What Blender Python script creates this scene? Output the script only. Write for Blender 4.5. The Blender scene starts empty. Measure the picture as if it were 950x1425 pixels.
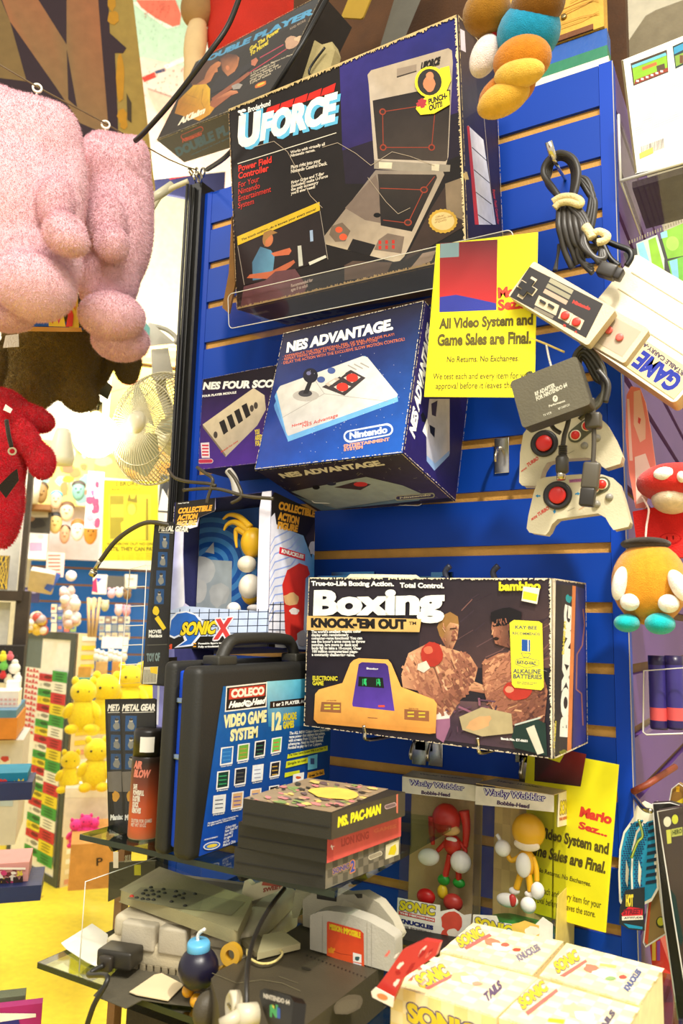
import bpy, bmesh, math, random
import numpy as np
from mathutils import Vector, Matrix, Euler
random.seed(7)
SC = bpy.context.scene
COL = SC.collection
# ---------------------------------------------------------------- camera model
FPX = 1067.0; CX = 475.0; CY = 712.5
_ex = np.array([1870, 110, 1067.0]); _ex /= np.linalg.norm(_ex)
_ez = np.array([185, 7200, -1067.0]); _ez -= _ex * _ez.dot(_ex); _ez /= np.linalg.norm(_ez)
_ey = np.cross(_ez, _ex)
RC = np.stack([_ex, _ey, _ez], 1)
CAM = np.array([0, -1.0116, 1.35])
def ray(px, py): return RC.T @ np.array([(px - CX) / FPX, -(py - CY) / FPX, -1.0])
def onplane(px, py, o, n):
    d = ray(px, py); o = np.array(o); n = np.array(n)
    return Vector(CAM + d * ((o - CAM).dot(n) / d.dot(n)))
def Y(px, py, y): return onplane(px, py, (0, y, 0), (0, 1, 0))
def Zp(px, py, z): return onplane(px, py, (0, 0, z), (0, 0, 1))
def Xp(px, py, x): return onplane(px, py, (x, 0, 0), (1, 0, 0))
def pxm(P):   # pixels per metre at a point
    c = RC @ (np.array(P) - CAM); return FPX / -c[2]
# ---------------------------------------------------------------- colours and materials
def lin(v): v /= 255.0; return v / 12.92 if v <= 0.04045 else ((v + 0.055) / 1.055) ** 2.4
def c(r, g, b): return (lin(r), lin(g), lin(b), 1.0)
WHITE = c(240, 238, 230); BLACK = c(14, 14, 15); CREAM = c(214, 190, 140)
MATS = {}
def mat(name, rough=.5, color=None, metal=0.0, bump=0.0, bscale=200.0, vary=.06, vscale=30.0, sheen=0.0, coat=0.0, spec=.5, emit=None, estr=0.0, trans=0.0):
    if name in MATS: return MATS[name]
    m = bpy.data.materials.new(name); m.use_nodes = True; nt = m.node_tree; N = nt.nodes; L = nt.links
    b = N['Principled BSDF']
    b.inputs['Roughness'].default_value = rough; b.inputs['Metallic'].default_value = metal
    b.inputs['Specular IOR Level'].default_value = spec
    if sheen: b.inputs['Sheen Weight'].default_value = sheen; b.inputs['Sheen Roughness'].default_value = .4
    if coat: b.inputs['Coat Weight'].default_value = coat; b.inputs['Coat Roughness'].default_value = .12
    if trans: b.inputs['Transmission Weight'].default_value = trans
    tc = N.new('ShaderNodeTexCoord')
    nz = N.new('ShaderNodeTexNoise'); nz.inputs['Scale'].default_value = vscale; nz.inputs['Detail'].default_value = 4
    L.new(tc.outputs['Object'], nz.inputs['Vector'])
    mr = N.new('ShaderNodeMapRange'); mr.inputs['From Min'].default_value = .3; mr.inputs['From Max'].default_value = .7
    mr.inputs['To Min'].default_value = 1 - vary; mr.inputs['To Max'].default_value = 1 + vary
    L.new(nz.outputs['Fac'], mr.inputs['Value'])
    vm = N.new('ShaderNodeVectorMath'); vm.operation = 'SCALE'
    if color is None:
        at = N.new('ShaderNodeAttribute'); at.attribute_name = 'Col'; L.new(at.outputs['Color'], vm.inputs[0])
    else:
        rgb = N.new('ShaderNodeRGB'); rgb.outputs[0].default_value = color; L.new(rgb.outputs[0], vm.inputs[0])
    L.new(mr.outputs[0], vm.inputs['Scale']); L.new(vm.outputs[0], b.inputs['Base Color'])
    if bump:
        n2 = N.new('ShaderNodeTexNoise'); n2.inputs['Scale'].default_value = bscale; n2.inputs['Detail'].default_value = 3
        L.new(tc.outputs['Object'], n2.inputs['Vector'])
        bp = N.new('ShaderNodeBump'); bp.inputs['Strength'].default_value = bump; bp.inputs['Distance'].default_value = .004
        L.new(n2.outputs['Fac'], bp.inputs['Height']); L.new(bp.outputs[0], b.inputs['Normal'])
    if emit: b.inputs['Emission Color'].default_value = emit; b.inputs['Emission Strength'].default_value = estr
    MATS[name] = m; return m
def glassmat(name, tint=(1, 1, 1, 1), gloss=.12, rough=.03):
    if name in MATS: return MATS[name]
    m = bpy.data.materials.new(name); m.use_nodes = True; nt = m.node_tree; N = nt.nodes; L = nt.links
    N.remove(N['Principled BSDF']); out = N['Material Output']
    tr = N.new('ShaderNodeBsdfTransparent'); tr.inputs[0].default_value = tint
    gl = N.new('ShaderNodeBsdfGlossy'); gl.inputs['Roughness'].default_value = rough
    lw = N.new('ShaderNodeLayerWeight'); lw.inputs['Blend'].default_value = .25
    nz = N.new('ShaderNodeTexNoise'); nz.inputs['Scale'].default_value = 14
    ma = N.new('ShaderNodeMath'); ma.operation = 'MULTIPLY_ADD'; ma.inputs[1].default_value = .18; ma.inputs[2].default_value = gloss
    m2 = N.new('ShaderNodeMath'); m2.operation = 'MULTIPLY'
    L.new(lw.outputs['Fresnel'], ma.inputs[0]); L.new(ma.outputs[0], m2.inputs[0])
    mr = N.new('ShaderNodeMapRange'); mr.inputs['To Min'].default_value = .7; mr.inputs['To Max'].default_value = 1.2
    L.new(nz.outputs['Fac'], mr.inputs['Value']); L.new(mr.outputs[0], m2.inputs[1])
    mx = N.new('ShaderNodeMixShader'); L.new(m2.outputs[0], mx.inputs[0]); L.new(tr.outputs[0], mx.inputs[1]); L.new(gl.outputs[0], mx.inputs[2])
    L.new(mx.outputs[0], out.inputs['Surface']); MATS[name] = m; return m
PRINT = mat('glossy_printed_card', .42, spec=.3, vary=.1, vscale=60, bump=.05, bscale=60)
PAPER = mat('matte_paper', .75, vary=.05)
CARD = mat('worn_card', .85, vary=.12, bump=.3, bscale=150)
PLAST = mat('moulded_plastic', .35, vary=.04)
PLASTM = mat('matte_plastic', .55, vary=.08, bump=.12, bscale=500)
RUBBER = mat('cable_rubber', .42, vary=.05)
PLUSH = mat('plush_pile', .95, bump=.5, bscale=900, sheen=.35, vary=.1, vscale=160, spec=.1)
CLOTH = mat('woven_cloth', .9, bump=.5, bscale=500, sheen=.2, spec=.15)
METAL = mat('bare_metal', .25, metal=1.0, vary=.05)
PAINT = mat('painted_surface', .5, vary=.08, bump=.15, bscale=80)
LAM = mat('laminate_board', .5, vary=.05, vscale=8, spec=.25)
WOODM = mat('raw_wood', .7, vary=.2, vscale=18, bump=.3)
CLEAR = glassmat('clear_acrylic', (.98, .98, .97, 1), .03)
FILM = glassmat('clear_film', (1, 1, 1, 1), .0, .08)
GLASS = glassmat('shelf_glass', (.72, .82, .74, 1), .2, .02)
EDGE = mat('acrylic_edge', .2, color=c(225, 222, 214), vary=.05)
GEDGE = mat('glass_edge', .2, color=c(38, 48, 34), vary=.1)
# ---------------------------------------------------------------- objects
WL = {}
def wl(o): return WL.get(o.name, Vector((0, 0, 0)))
def tag(o, label=None, cat=None, group=None, kind=None):
    if label: o['label'] = label
    if cat: o['category'] = cat
    if group: o['group'] = group
    if kind: o['kind'] = kind
    return o
def thing(name, label, cat, loc, group=None):
    o = bpy.data.objects.new(name, None); COL.objects.link(o); o.empty_display_size = .03
    o.location = loc; WL[o.name] = Vector(loc); return tag(o, label, cat, group)
class MB:
    def __init__(s, m=None): s.v = []; s.f = []; s.fm = []; s.fc = []; s.fs = []; s.mats = []; s.dm = m or PLAST
    def add(s, vs, fs, col=WHITE, m=None, smooth=False, M=None):
        m = m or s.dm
        if m not in s.mats: s.mats.append(m)
        k = s.mats.index(m); o = len(s.v)
        for p in vs: s.v.append(tuple((M @ Vector(p)) if M is not None else p))
        multi = isinstance(col, list)
        for f in fs:
            s.f.append(tuple(o + i for i in f)); s.fm.append(k); s.fs.append(smooth)
            s.fc.append([col[i] for i in f] if multi else col)
        return s
    def build(s, name, parent=None, label=None, cat=None, group=None, kind=None, mods=None, origin=None):
        me = bpy.data.meshes.new(name)
        A = np.array(s.v, float).reshape(-1, 3)
        if origin is None: og = Vector(((A[:, 0].min() + A[:, 0].max()) / 2, (A[:, 1].min() + A[:, 1].max()) / 2, A[:, 2].min()))
        else: og = Vector(origin)
        me.from_pydata((A - np.array(og)).tolist(), [], s.f)
        for m in s.mats: me.materials.append(m)
        me.polygons.foreach_set('material_index', s.fm); me.polygons.foreach_set('use_smooth', s.fs)
        ca = me.color_attributes.new('Col', 'FLOAT_COLOR', 'CORNER')
        arr = []
        for f, cc in zip(s.f, s.fc):
            if isinstance(cc, list):
                for q in cc: arr.extend(q)
            else: arr.extend(tuple(cc) * len(f))
        ca.data.foreach_set('color', arr); me.update()
        ob = bpy.data.objects.new(name, me); COL.objects.link(ob)
        if parent is not None: ob.parent = parent; ob.location = og - wl(parent)
        else: ob.location = og
        WL[ob.name] = og
        for (t, kw) in (mods or []):
            md = ob.modifiers.new(t.lower(), t)
            for a, b in kw.items(): setattr(md, a, b)
        return tag(ob, label, cat, group, kind)
def struct(mb, name, parent=None): return mb.build(name, parent, kind='structure')
def children(o): return [q for q in bpy.data.objects if q.parent == o]
def dup(root, M, label=None, group=None):   # M moves the whole thing in world space
    r = root.copy(); COL.objects.link(r)
    r.matrix_world = M @ Matrix.Translation(WL[root.name]); WL[r.name] = r.matrix_world.to_translation()
    if label: r['label'] = label
    if group: r['group'] = group
    for ch in children(root):
        d = ch.copy(); COL.objects.link(d); d.parent = r
        for g in children(ch):
            e = g.copy(); COL.objects.link(e); e.parent = d
    return r
# ---------------------------------------------------------------- shapes
def V(*a): return Vector(a if len(a) > 1 else a[0])
BOXF = [(0, 3, 2, 1), (4, 5, 6, 7), (0, 1, 5, 4), (1, 2, 6, 5), (2, 3, 7, 6), (3, 0, 4, 7)]
def hexa(mb, P, col=WHITE, m=None):   # P: 8 points, 4 bottom ccw then 4 top
    mb.add(P, BOXF, col, m)
def bx(mb, lo, hi, col=WHITE, m=None, M=None):
    (a, b, d), (e, f, g) = lo, hi
    mb.add([(a, b, d), (e, b, d), (e, f, d), (a, f, d), (a, b, g), (e, b, g), (e, f, g), (a, f, g)], BOXF, col, m, M=M)
_rb = {}
def rbx(mb, lo, hi, r, col=WHITE, m=None, M=None, seg=3, smooth=True):
    lo = Vector(lo); hi = Vector(hi); bm = bmesh.new(); bmesh.ops.create_cube(bm, size=1)
    ce = (lo + hi) / 2; d = hi - lo
    for v in bm.verts: v.co = Vector((v.co.x * d.x, v.co.y * d.y, v.co.z * d.z)) + ce
    r = min(r, min(d) * .49)
    bmesh.ops.bevel(bm, geom=bm.edges[:], offset=r, segments=seg, profile=.5, affect='EDGES')
    bm.verts.ensure_lookup_table(); bm.verts.index_update()
    mb.add([v.co.copy() for v in bm.verts], [[v.index for v in f.verts] for f in bm.faces], col, m, smooth, M); bm.free()
def ell(mb, ce, rad, col=WHITE, m=None, rot=None, nu=20, nv=12, M=None):
    rad = (rad,) * 3 if isinstance(rad, (int, float)) else rad
    R = (Euler([math.radians(q) for q in rot]).to_matrix() if rot else Matrix.Identity(3)) if not isinstance(rot, Matrix) else rot
    vs = [Vector((0, 0, rad[2]))]; fs = []
    for j in range(1, nv):
        t = math.pi * j / nv
        for i in range(nu):
            p = 2 * math.pi * i / nu; vs.append(Vector((rad[0] * math.sin(t) * math.cos(p), rad[1] * math.sin(t) * math.sin(p), rad[2] * math.cos(t))))
    vs.append(Vector((0, 0, -rad[2]))); last = len(vs) - 1
    for i in range(nu):
        k = (i + 1) % nu; fs.append((0, 1 + i, 1 + k)); fs.append((last, last - nu + k, last - nu + i))
        for j in range(nv - 2): a = 1 + j * nu; b = a + nu; fs.append((a + i, b + i, b + k, a + k))
    ce = Vector(ce); mb.add([R @ q + ce for q in vs], fs, col, m, True, M)
def smoothpts(pts, n=6, closed=False):
    P = [Vector(p) for p in pts]; out = []; L = len(P)
    for i in range(L if closed else L - 1):
        g = (lambda k: P[k % L]) if closed else (lambda k: P[min(max(k, 0), L - 1)])
        a, b, d, e = g(i - 1), g(i), g(i + 1), g(i + 2)
        for q in range(n):
            t = q / n; out.append(.5 * ((2 * b) + (d - a) * t + (2 * a - 5 * b + 4 * d - e) * t * t + (3 * b - a - 3 * d + e) * t ** 3))
    if not closed: out.append(P[-1])
    return out
def tube(mb, pts, r, col=BLACK, m=None, n=8, smooth=6, closed=False, cap=True):
    P = smoothpts(pts, smooth, closed) if smooth > 1 and len(pts) > 2 else [Vector(p) for p in pts]
    L = len(P); vs = []; fs = []; up = None
    rr = r if isinstance(r, (list, tuple)) else None
    for i, p in enumerate(P):
        t = (P[(i + 1) % L] - P[i - 1]) if closed else (P[min(i + 1, L - 1)] - P[max(i - 1, 0)])
        if t.length < 1e-9: t = Vector((0, 0, 1))
        t.normalize()
        if up is None: up = t.orthogonal().normalized()
        up = up - t * up.dot(t)
        if up.length < 1e-6: up = t.orthogonal()
        up.normalize(); sd = t.cross(up)
        q = rr[0] + (rr[-1] - rr[0]) * i / max(1, L - 1) if rr and len(rr) == 2 else (rr[min(len(rr) - 1, int(i * len(rr) / L))] if rr else r)
        for k in range(n): a = 2 * math.pi * k / n; vs.append(p + up * (q * math.cos(a)) + sd * (q * math.sin(a)))
    for i in range(L if closed else L - 1):
        a = i * n; b = ((i + 1) % L) * n
        for k in range(n): fs.append((a + k, a + (k + 1) % n, b + (k + 1) % n, b + k))
    if cap and not closed: fs.append(tuple(range(n))[::-1]); fs.append(tuple(range((L - 1) * n, L * n)))
    mb.add(vs, fs, col, m, n > 5)
def lathe(mb, prof, o, ax, col=WHITE, m=None, n=28, cols=None):
    o = Vector(o); ax = Vector(ax).normalized(); u = ax.orthogonal().normalized(); w = ax.cross(u); vs = []; fs = []
    for (r, h) in prof:
        for k in range(n): a = 2 * math.pi * k / n; vs.append(o + ax * h + u * (r * math.cos(a)) + w * (r * math.sin(a)))
    for i in range(len(prof) - 1):
        for k in range(n): fs.append((i * n + k, i * n + (k + 1) % n, (i + 1) * n + (k + 1) % n, (i + 1) * n + k))
    fs.append(tuple(range(n))[::-1]); fs.append(tuple(range((len(prof) - 1) * n, len(prof) * n)))
    cc = [q for q in cols for _ in range(n)] if cols else col
    mb.add(vs, fs, cc, m, True)
class Face:   # a rectangle in space: origin, unit u, unit v, outward normal
    def __init__(s, o, u, v, W=None, H=None):
        s.o = Vector(o); u = Vector(u); v = Vector(v)
        s.W = u.length if W is None else W; s.H = v.length if H is None else H
        s.u = u.normalized(); s.v = (v - s.u * v.dot(s.u)).normalized(); s.n = s.u.cross(s.v)
    def uv(s, px, py): q = onplane(px, py, s.o, s.n) - s.o; return (q.dot(s.u), q.dot(s.v))
    def P(s, u, v, h=0): return s.o + s.u * u + s.v * v + s.n * h
    def M(s): return Matrix(((s.u.x, s.v.x, s.n.x, s.o.x), (s.u.y, s.v.y, s.n.y, s.o.y), (s.u.z, s.v.z, s.n.z, s.o.z), (0, 0, 0, 1)))
def prism(mb, face, pts, h0, h1, col=WHITE, m=None, side=None, smooth=False):
    n = len(pts); A = sum(pts[i][0] * pts[(i + 1) % n][1] - pts[(i + 1) % n][0] * pts[i][1] for i in range(n))
    if A < 0: pts = pts[::-1]
    vs = [face.P(u, v, h0) for u, v in pts] + [face.P(u, v, h1) for u, v in pts]
    mb.add(vs, [tuple(range(n))[::-1], tuple(range(n, 2 * n))], col, m)
    mb.add(vs, [(i, (i + 1) % n, n + (i + 1) % n, n + i) for i in range(n)], side or col, m, smooth)
def rrect(x0, y0, x1, y1, r, n=5):
    o = []
    for cx, cy, a0 in ((x1 - r, y1 - r, 0), (x0 + r, y1 - r, 90), (x0 + r, y0 + r, 180), (x1 - r, y0 + r, 270)):
        for i in range(n + 1): a = math.radians(a0 + 90 * i / n); o.append((cx + r * math.cos(a), cy + r * math.sin(a)))
    return o
def circ(cx, cy, rx, ry=None, n=28, a0=0, a1=360):
    ry = rx if ry is None else ry
    return [(cx + rx * math.cos(math.radians(a0 + (a1 - a0) * i / n)), cy + ry * math.sin(math.radians(a0 + (a1 - a0) * i / n))) for i in range(n + (a1 - a0 < 360))]
# ---------------------------------------------------------------- lettering
_tc = {}
def text_mesh(s, bold=0.0, res=3, shear=0.0):
    k = (s, bold, res, shear)
    if k in _tc: return _tc[k]
    cu = bpy.data.curves.new('t', 'FONT'); cu.body = s; cu.size = 1; cu.offset = bold; cu.resolution_u = res; cu.shear = shear; cu.space_line = .85
    ob = bpy.data.objects.new('t', cu); COL.objects.link(ob); bpy.context.view_layer.update()
    me = bpy.data.meshes.new_from_object(ob.evaluated_get(bpy.context.evaluated_depsgraph_get()))
    vs = [(v.co.x, v.co.y) for v in me.vertices]; fs = [tuple(p.vertices) for p in me.polygons]
    COL.objects.unlink(ob); bpy.data.objects.remove(ob); bpy.data.meshes.remove(me); bpy.data.curves.remove(cu)
    x0 = min(v[0] for v in vs); x1 = max(v[0] for v in vs); y0 = min(v[1] for v in vs); y1 = max(v[1] for v in vs)
    asp = (x1 - x0, y1 - y0); vs = [((a - x0) / (x1 - x0), (b - y0) / (y1 - y0)) for a, b in vs]
    _tc[k] = (vs, fs, asp); return _tc[k]
class Art:   # flat print on a face; positions are read in a (dx, dy, scale) window of the survey frame, or straight in metres with win=None
    def __init__(s, face, mb, m=PRINT, win=(0, 0, 1), step=.000008, h0=.0002, clip=True):
        s.f = face; s.mb = mb; s.m = m; s.win = win; s.h = h0; s.step = step; s.clip = clip
    def loc(s, p):
        if s.win is None: q = p
        else: q = s.f.uv(s.win[0] + p[0] / s.win[2], s.win[1] + p[1] / s.win[2])
        return (min(max(q[0], 0), s.f.W), min(max(q[1], 0), s.f.H)) if s.clip else q
    def raw(s, pts, fs, col):
        s.h += s.step; s.mb.add([s.f.P(u, v, s.h) for u, v in pts], fs, col, s.m)
    def poly(s, pts, col):
        q = [s.loc(p) for p in pts]; n = len(q)
        A = sum(q[i][0] * q[(i + 1) % n][1] - q[(i + 1) % n][0] * q[i][1] for i in range(n))
        idx = tuple(range(n)) if A > 0 else tuple(range(n))[::-1]
        s.raw(q, [idx], col)
    def rect(s, x0, y0, x1, y1, col): s.poly([(x0, y0), (x1, y0), (x1, y1), (x0, y1)], col)
    def full(s, col): s.raw([(0, 0), (s.f.W, 0), (s.f.W, s.f.H), (0, s.f.H)], [(0, 1, 2, 3)], col)
    def ell(s, cx, cy, rx, ry=None, col=WHITE, ang=0, n=20):
        ry = rx if ry is None else ry; a = math.radians(ang); o = []
        for i in range(n):
            t = 2 * math.pi * i / n; x = rx * math.cos(t); y = ry * math.sin(t)
            o.append((cx + x * math.cos(a) - y * math.sin(a), cy + x * math.sin(a) + y * math.cos(a)))
        s.poly(o, col)
    def line(s, pts, w, col, closed=False):
        pts = list(pts) + ([pts[0]] if closed else [])
        for (a, b), (d, e) in zip(pts, pts[1:]):
            L = math.hypot(d - a, e - b) or 1; nx = -(e - b) / L * w / 2; ny = (d - a) / L * w / 2
            s.h -= s.step * .8; s.poly([(a + nx, b + ny), (d + nx, e + ny), (d - nx, e - ny), (a - nx, b - ny)], col)
        s.h += s.step
    def blob(s, cx, cy, rx, ry, col, ang=0, rag=.15, n=14):
        a = math.radians(ang); o = []
        for i in range(n):
            t = 2 * math.pi * i / n; k = 1 + random.uniform(-rag, rag); x = rx * k * math.cos(t); y = ry * k * math.sin(t)
            o.append((cx + x * math.cos(a) - y * math.sin(a), cy + x * math.sin(a) + y * math.cos(a)))
        s.poly(o, col)
    def text(s, t, p0, p1, p2, col, bold=.0, res=3, shear=0, lift=0):   # bbox bottom-left, bottom-right, top-left
        vs, fs, asp = text_mesh(t, min(bold, .045), res, shear)
        a, b, d = Vector(s.loc(p0)), Vector(s.loc(p1)), Vector(s.loc(p2))
        e = max(0, bold - .045) * .45; offs = [(0, 0)] if e <= 0 else [(-e, -e * .6), (e, -e * .6), (e, e * .6), (-e, e * .6), (0, 0)]
        if e > .05: offs += [(0, e), (0, -e), (e, 0), (-e, 0)]
        s.h += lift
        for ox, oy in offs:
            ox /= asp[0]; oy /= asp[1]
            q = [a + (b - a) * (x + ox) + (d - a) * (y + oy) for x, y in vs]
            if s.clip: q = [(min(max(p[0], 0), s.f.W), min(max(p[1], 0), s.f.H)) for p in q]
            s.raw([(p[0], p[1]) for p in q], fs, col); s.h -= s.step * .7
        s.h += s.step; s.h -= lift
    def otext(s, t, p0, p1, p2, col, ocol, bold=.01, ob=.06, **k):
        s.text(t, p0, p1, p2, ocol, .045 + .062 / .45, **k); s.h += s.step; s.text(t, p0, p1, p2, col, bold, **k)
def wear(art, p, q, w, col=CREAM, n=26, side=1, keep=1.0):   # ragged scuffed strip from p to q in face metres
    a = Vector(p); b = Vector(q); d = (b - a).normalized(); nn = Vector((-d.y, d.x)) * side; L = (b - a).length; s0 = art.h; n = int(n * 2.6)
    art.h += .0013
    for i in range(n):
        if random.random() > keep: continue
        w0 = w * random.uniform(.2, 1.1); w1 = w * random.uniform(.2, 1.1); x0 = L * i / n; x1 = L * (i + 1.02) / n
        art.raw([tuple(a + d * x0), tuple(a + d * x1), tuple(a + d * x1 + nn * w1), tuple(a + d * x0 + nn * w0)], [(0, 1, 2, 3) if side > 0 else (3, 2, 1, 0)], col); art.h -= art.step
    art.h = s0
class Box:
    def __init__(s, pos, rot, dims):
        s.R = Euler([math.radians(a) for a in rot], 'XYZ').to_matrix(); s.p = Vector(pos); s.d = dims
    def P(s, i, j, k): return s.p + s.R @ Vector((i * s.d[0], j * s.d[1], k * s.d[2]))
    def front(s): return Face(s.P(0, 0, 0), s.P(1, 0, 0) - s.P(0, 0, 0), s.P(0, 0, 1) - s.P(0, 0, 0))
    def right(s): return Face(s.P(1, 0, 0), s.P(1, 1, 0) - s.P(1, 0, 0), s.P(1, 0, 1) - s.P(1, 0, 0))
    def left(s): return Face(s.P(0, 1, 0), s.P(0, 0, 0) - s.P(0, 1, 0), s.P(0, 1, 1) - s.P(0, 1, 0))
    def top(s): return Face(s.P(0, 0, 1), s.P(1, 0, 1) - s.P(0, 0, 1), s.P(0, 1, 1) - s.P(0, 0, 1))
    def bottom(s): return Face(s.P(0, 1, 0), s.P(1, 1, 0) - s.P(0, 1, 0), s.P(0, 0, 0) - s.P(0, 1, 0))
    def mesh(s, mb, col, m=None): hexa(mb, [s.P(0, 0, 0), s.P(1, 0, 0), s.P(1, 1, 0), s.P(0, 1, 0), s.P(0, 0, 1), s.P(1, 0, 1), s.P(1, 1, 1), s.P(0, 1, 1)], col, m)
    def rmesh(s, mb, r, col, m=None):
        M = Matrix.Translation(s.p) @ s.R.to_4x4(); rbx(mb, (0, 0, 0), s.d, r, col, m, M, 2, False)
def base(b): return (b.P(.5, .5, 0))

def furry(ob, n, length, width, down=.5):
    """rebuilds the soft body with its short pile as real fibres"""
    dg = bpy.context.evaluated_depsgraph_get(); bpy.context.view_layer.update(); ev = ob.evaluated_get(dg); me = ev.to_mesh()
    me.calc_loop_triangles(); nv = len(me.vertices); co = np.empty(nv * 3); me.vertices.foreach_get('co', co); co = co.reshape(-1, 3)
    no = np.empty(nv * 3); me.vertices.foreach_get('normal', no); no = no.reshape(-1, 3)
    nt = len(me.loop_triangles); tr = np.empty(nt * 3, dtype=np.int32); me.loop_triangles.foreach_get('vertices', tr); tr = tr.reshape(-1, 3); polys = [tuple(p.vertices) for p in me.polygons]
    rg = np.random.default_rng(3); A = np.linalg.norm(np.cross(co[tr[:, 1]] - co[tr[:, 0]], co[tr[:, 2]] - co[tr[:, 0]]), axis=1); k = rg.choice(nt, n, p=A / A.sum())
    r1 = np.sqrt(rg.random(n))[:, None]; r2 = rg.random(n)[:, None]; a, b, c_ = tr[k, 0], tr[k, 1], tr[k, 2]
    P = co[a] * (1 - r1) + co[b] * r1 * (1 - r2) + co[c_] * r1 * r2; N = no[a]; d = N + rg.normal(0, .45, (n, 3)); d[:, 2] -= down; d /= np.linalg.norm(d, axis=1)[:, None]
    s_ = np.cross(d, rg.normal(0, 1, (n, 3))); s_ /= np.linalg.norm(s_, axis=1)[:, None] + 1e-9; L = length * rg.uniform(.5, 1.2, (n, 1))
    V_ = np.concatenate([P - s_ * width, P + s_ * width, P + d * L], 1).reshape(-1, 3)
    new = bpy.data.meshes.new(ob.name); F = polys + [(nv + 3 * i, nv + 3 * i + 1, nv + 3 * i + 2) for i in range(n)]
    new.from_pydata(np.concatenate([co, V_]).tolist(), [], F); new.polygons.foreach_set('use_smooth', [True] * len(polys) + [False] * n)
    for m in ob.data.materials: new.materials.append(m)
    new.update(); ev.to_mesh_clear(); ob.modifiers.clear(); ob.data = new; return ob
# ================================================================ camera
cam = bpy.data.objects.new('camera', bpy.data.cameras.new('camera')); COL.objects.link(cam)
cam.data.sensor_fit = 'VERTICAL'; cam.data.sensor_height = 24; cam.data.lens = FPX / 1425 * 24
cam.data.clip_start = .02; cam.data.clip_end = 60
cam.matrix_world = Matrix.Translation(Vector(CAM)) @ Matrix(RC.T.tolist()).to_4x4()
cam.data.dof.use_dof = True; cam.data.dof.focus_distance = 1.05; cam.data.dof.aperture_fstop = 5.0
SC.camera = cam
SC.view_settings.view_transform = 'Standard'; SC.view_settings.look = 'None'; SC.view_settings.gamma = 1; SC.view_settings.use_curve_mapping = False
SC.view_settings.exposure = .75
# ================================================================ light
w = bpy.data.worlds.new('shop_ambience'); SC.world = w; w.use_nodes = True
w.node_tree.nodes['Background'].inputs[0].default_value = (1, .93, .80, 1); w.node_tree.nodes['Background'].inputs[1].default_value = .52
def area(name, loc, target, size, power, col=(1, .95, .85), sy=None):
    l = bpy.data.lights.new(name, 'AREA'); l.energy = power; l.color = col; l.size = size
    if sy: l.shape = 'RECTANGLE'; l.size_y = sy
    o = bpy.data.objects.new(name, l); COL.objects.link(o); o.location = loc
    o.rotation_euler = (Vector(target) - Vector(loc)).to_track_quat('-Z', 'Y').to_euler(); return o
area('unseen_overhead_light', (.2, -1.3, 2.75), (-.5, 0, 1.5), 1.2, 20, sy=.3)
area('unseen_overhead_light', (-2.7, 1.5, 2.75), (-3.2, 2.4, .8), 1.4, 33, sy=.4)  # added behind the letter sign to brighten the far background
area('unseen_overhead_light', (-1.8, .9, 2.3), (-2.4, 1.6, 0), .8, 7, sy=.6)  # second added light, hung in mid-air to lift the left background
def spot(name, loc, target, power, angle, col=(1, .93, .8), r=.04, blend=.5):
    l = bpy.data.lights.new(name, 'SPOT'); l.energy = power; l.color = col; l.spot_size = math.radians(angle); l.spot_blend = blend; l.shadow_soft_size = r
    o = bpy.data.objects.new(name, l); COL.objects.link(o); o.location = loc
    o.rotation_euler = (Vector(target) - Vector(loc)).to_track_quat('-Z', 'Y').to_euler(); return o
spot('ceiling_spot_light', (.35, -.75, 2.55), (-.15, -.25, 1.1), 60, 50)
spot('ceiling_spot_light', (-1.5, -1.1, 2.6), (-1.3, -.1, 1.9), 22, 60)
# ================================================================ far field helper
_f = ray(130, 866); FW = Vector((_f[0], _f[1], 0)).normalized(); RT = Vector((-FW.y, FW.x, 0)) * -1
if RT.dot(Vector((1, 0, 0))) < 0: RT = -RT
def D(px, py, d): return onplane(px, py, Vector(CAM) + FW * d, FW)
def bgface(x0, y0, x1, y1, d):
    a, b, t = D(x0, y1, d), D(x1, y1, d), D(x0, y0, d); m = D((x0 + x1) / 2, (y0 + y1) / 2, d)
    return Face(a, RT * (b - a).length, Vector((0, 0, (t - a).length)))
def slab(mb, f, t, col, m=None, r=0, side=None):
    prism(mb, f, [(0, 0), (f.W, 0), (f.W, f.H), (0, f.H)] if not r else rrect(0, 0, f.W, f.H, r), -t, 0, col, m, side)
def card(name, label, cat, rect, d, t, col, draw=None, m=PAPER, group=None, r=0, win=None):
    f = bgface(*rect, d); mb = MB(m); slab(mb, f, t, col, m, r)
    if draw: a = Art(f, mb, m, win if win else (rect[0], rect[1], 1), step=.00008, h0=.001); draw(a)
    return mb.build(name, None, label, cat, group)
_p = D(110, 350, 3.4); spot('hidden_wall_fill', _p, D(260, 330, 5.2), 150, 110)  # added spot, hidden behind the pink plush, whitens the upper back wall
# ================================================================ room shell
mb = MB(PAINT); bx(mb, (-9, -3, -.1), (3, 8, 0), c(252, 228, 64), PAINT)
for i in range(26):
    f = Face((random.uniform(-4.5, -1.2), random.uniform(.2, 2.5), 0), (1, 0, 0), (0, 1, 0)); a = Art(f, mb, PAINT, None, clip=False)
    a.blob(0, 0, random.uniform(.01, .06), random.uniform(.01, .03), c(206, 172, 44), random.uniform(0, 180), .4)
struct(mb, 'floor')
DW = 5.2
f = bgface(-400, 480, 700, 1500, DW); f = Face(Vector((f.o.x, f.o.y, 0)), f.u * f.W, Vector((0, 0, 6.0)))
mb = MB(PAINT); slab(mb, f, .1, c(240, 232, 205), PAINT); struct(mb, 'wall_back')
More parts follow.
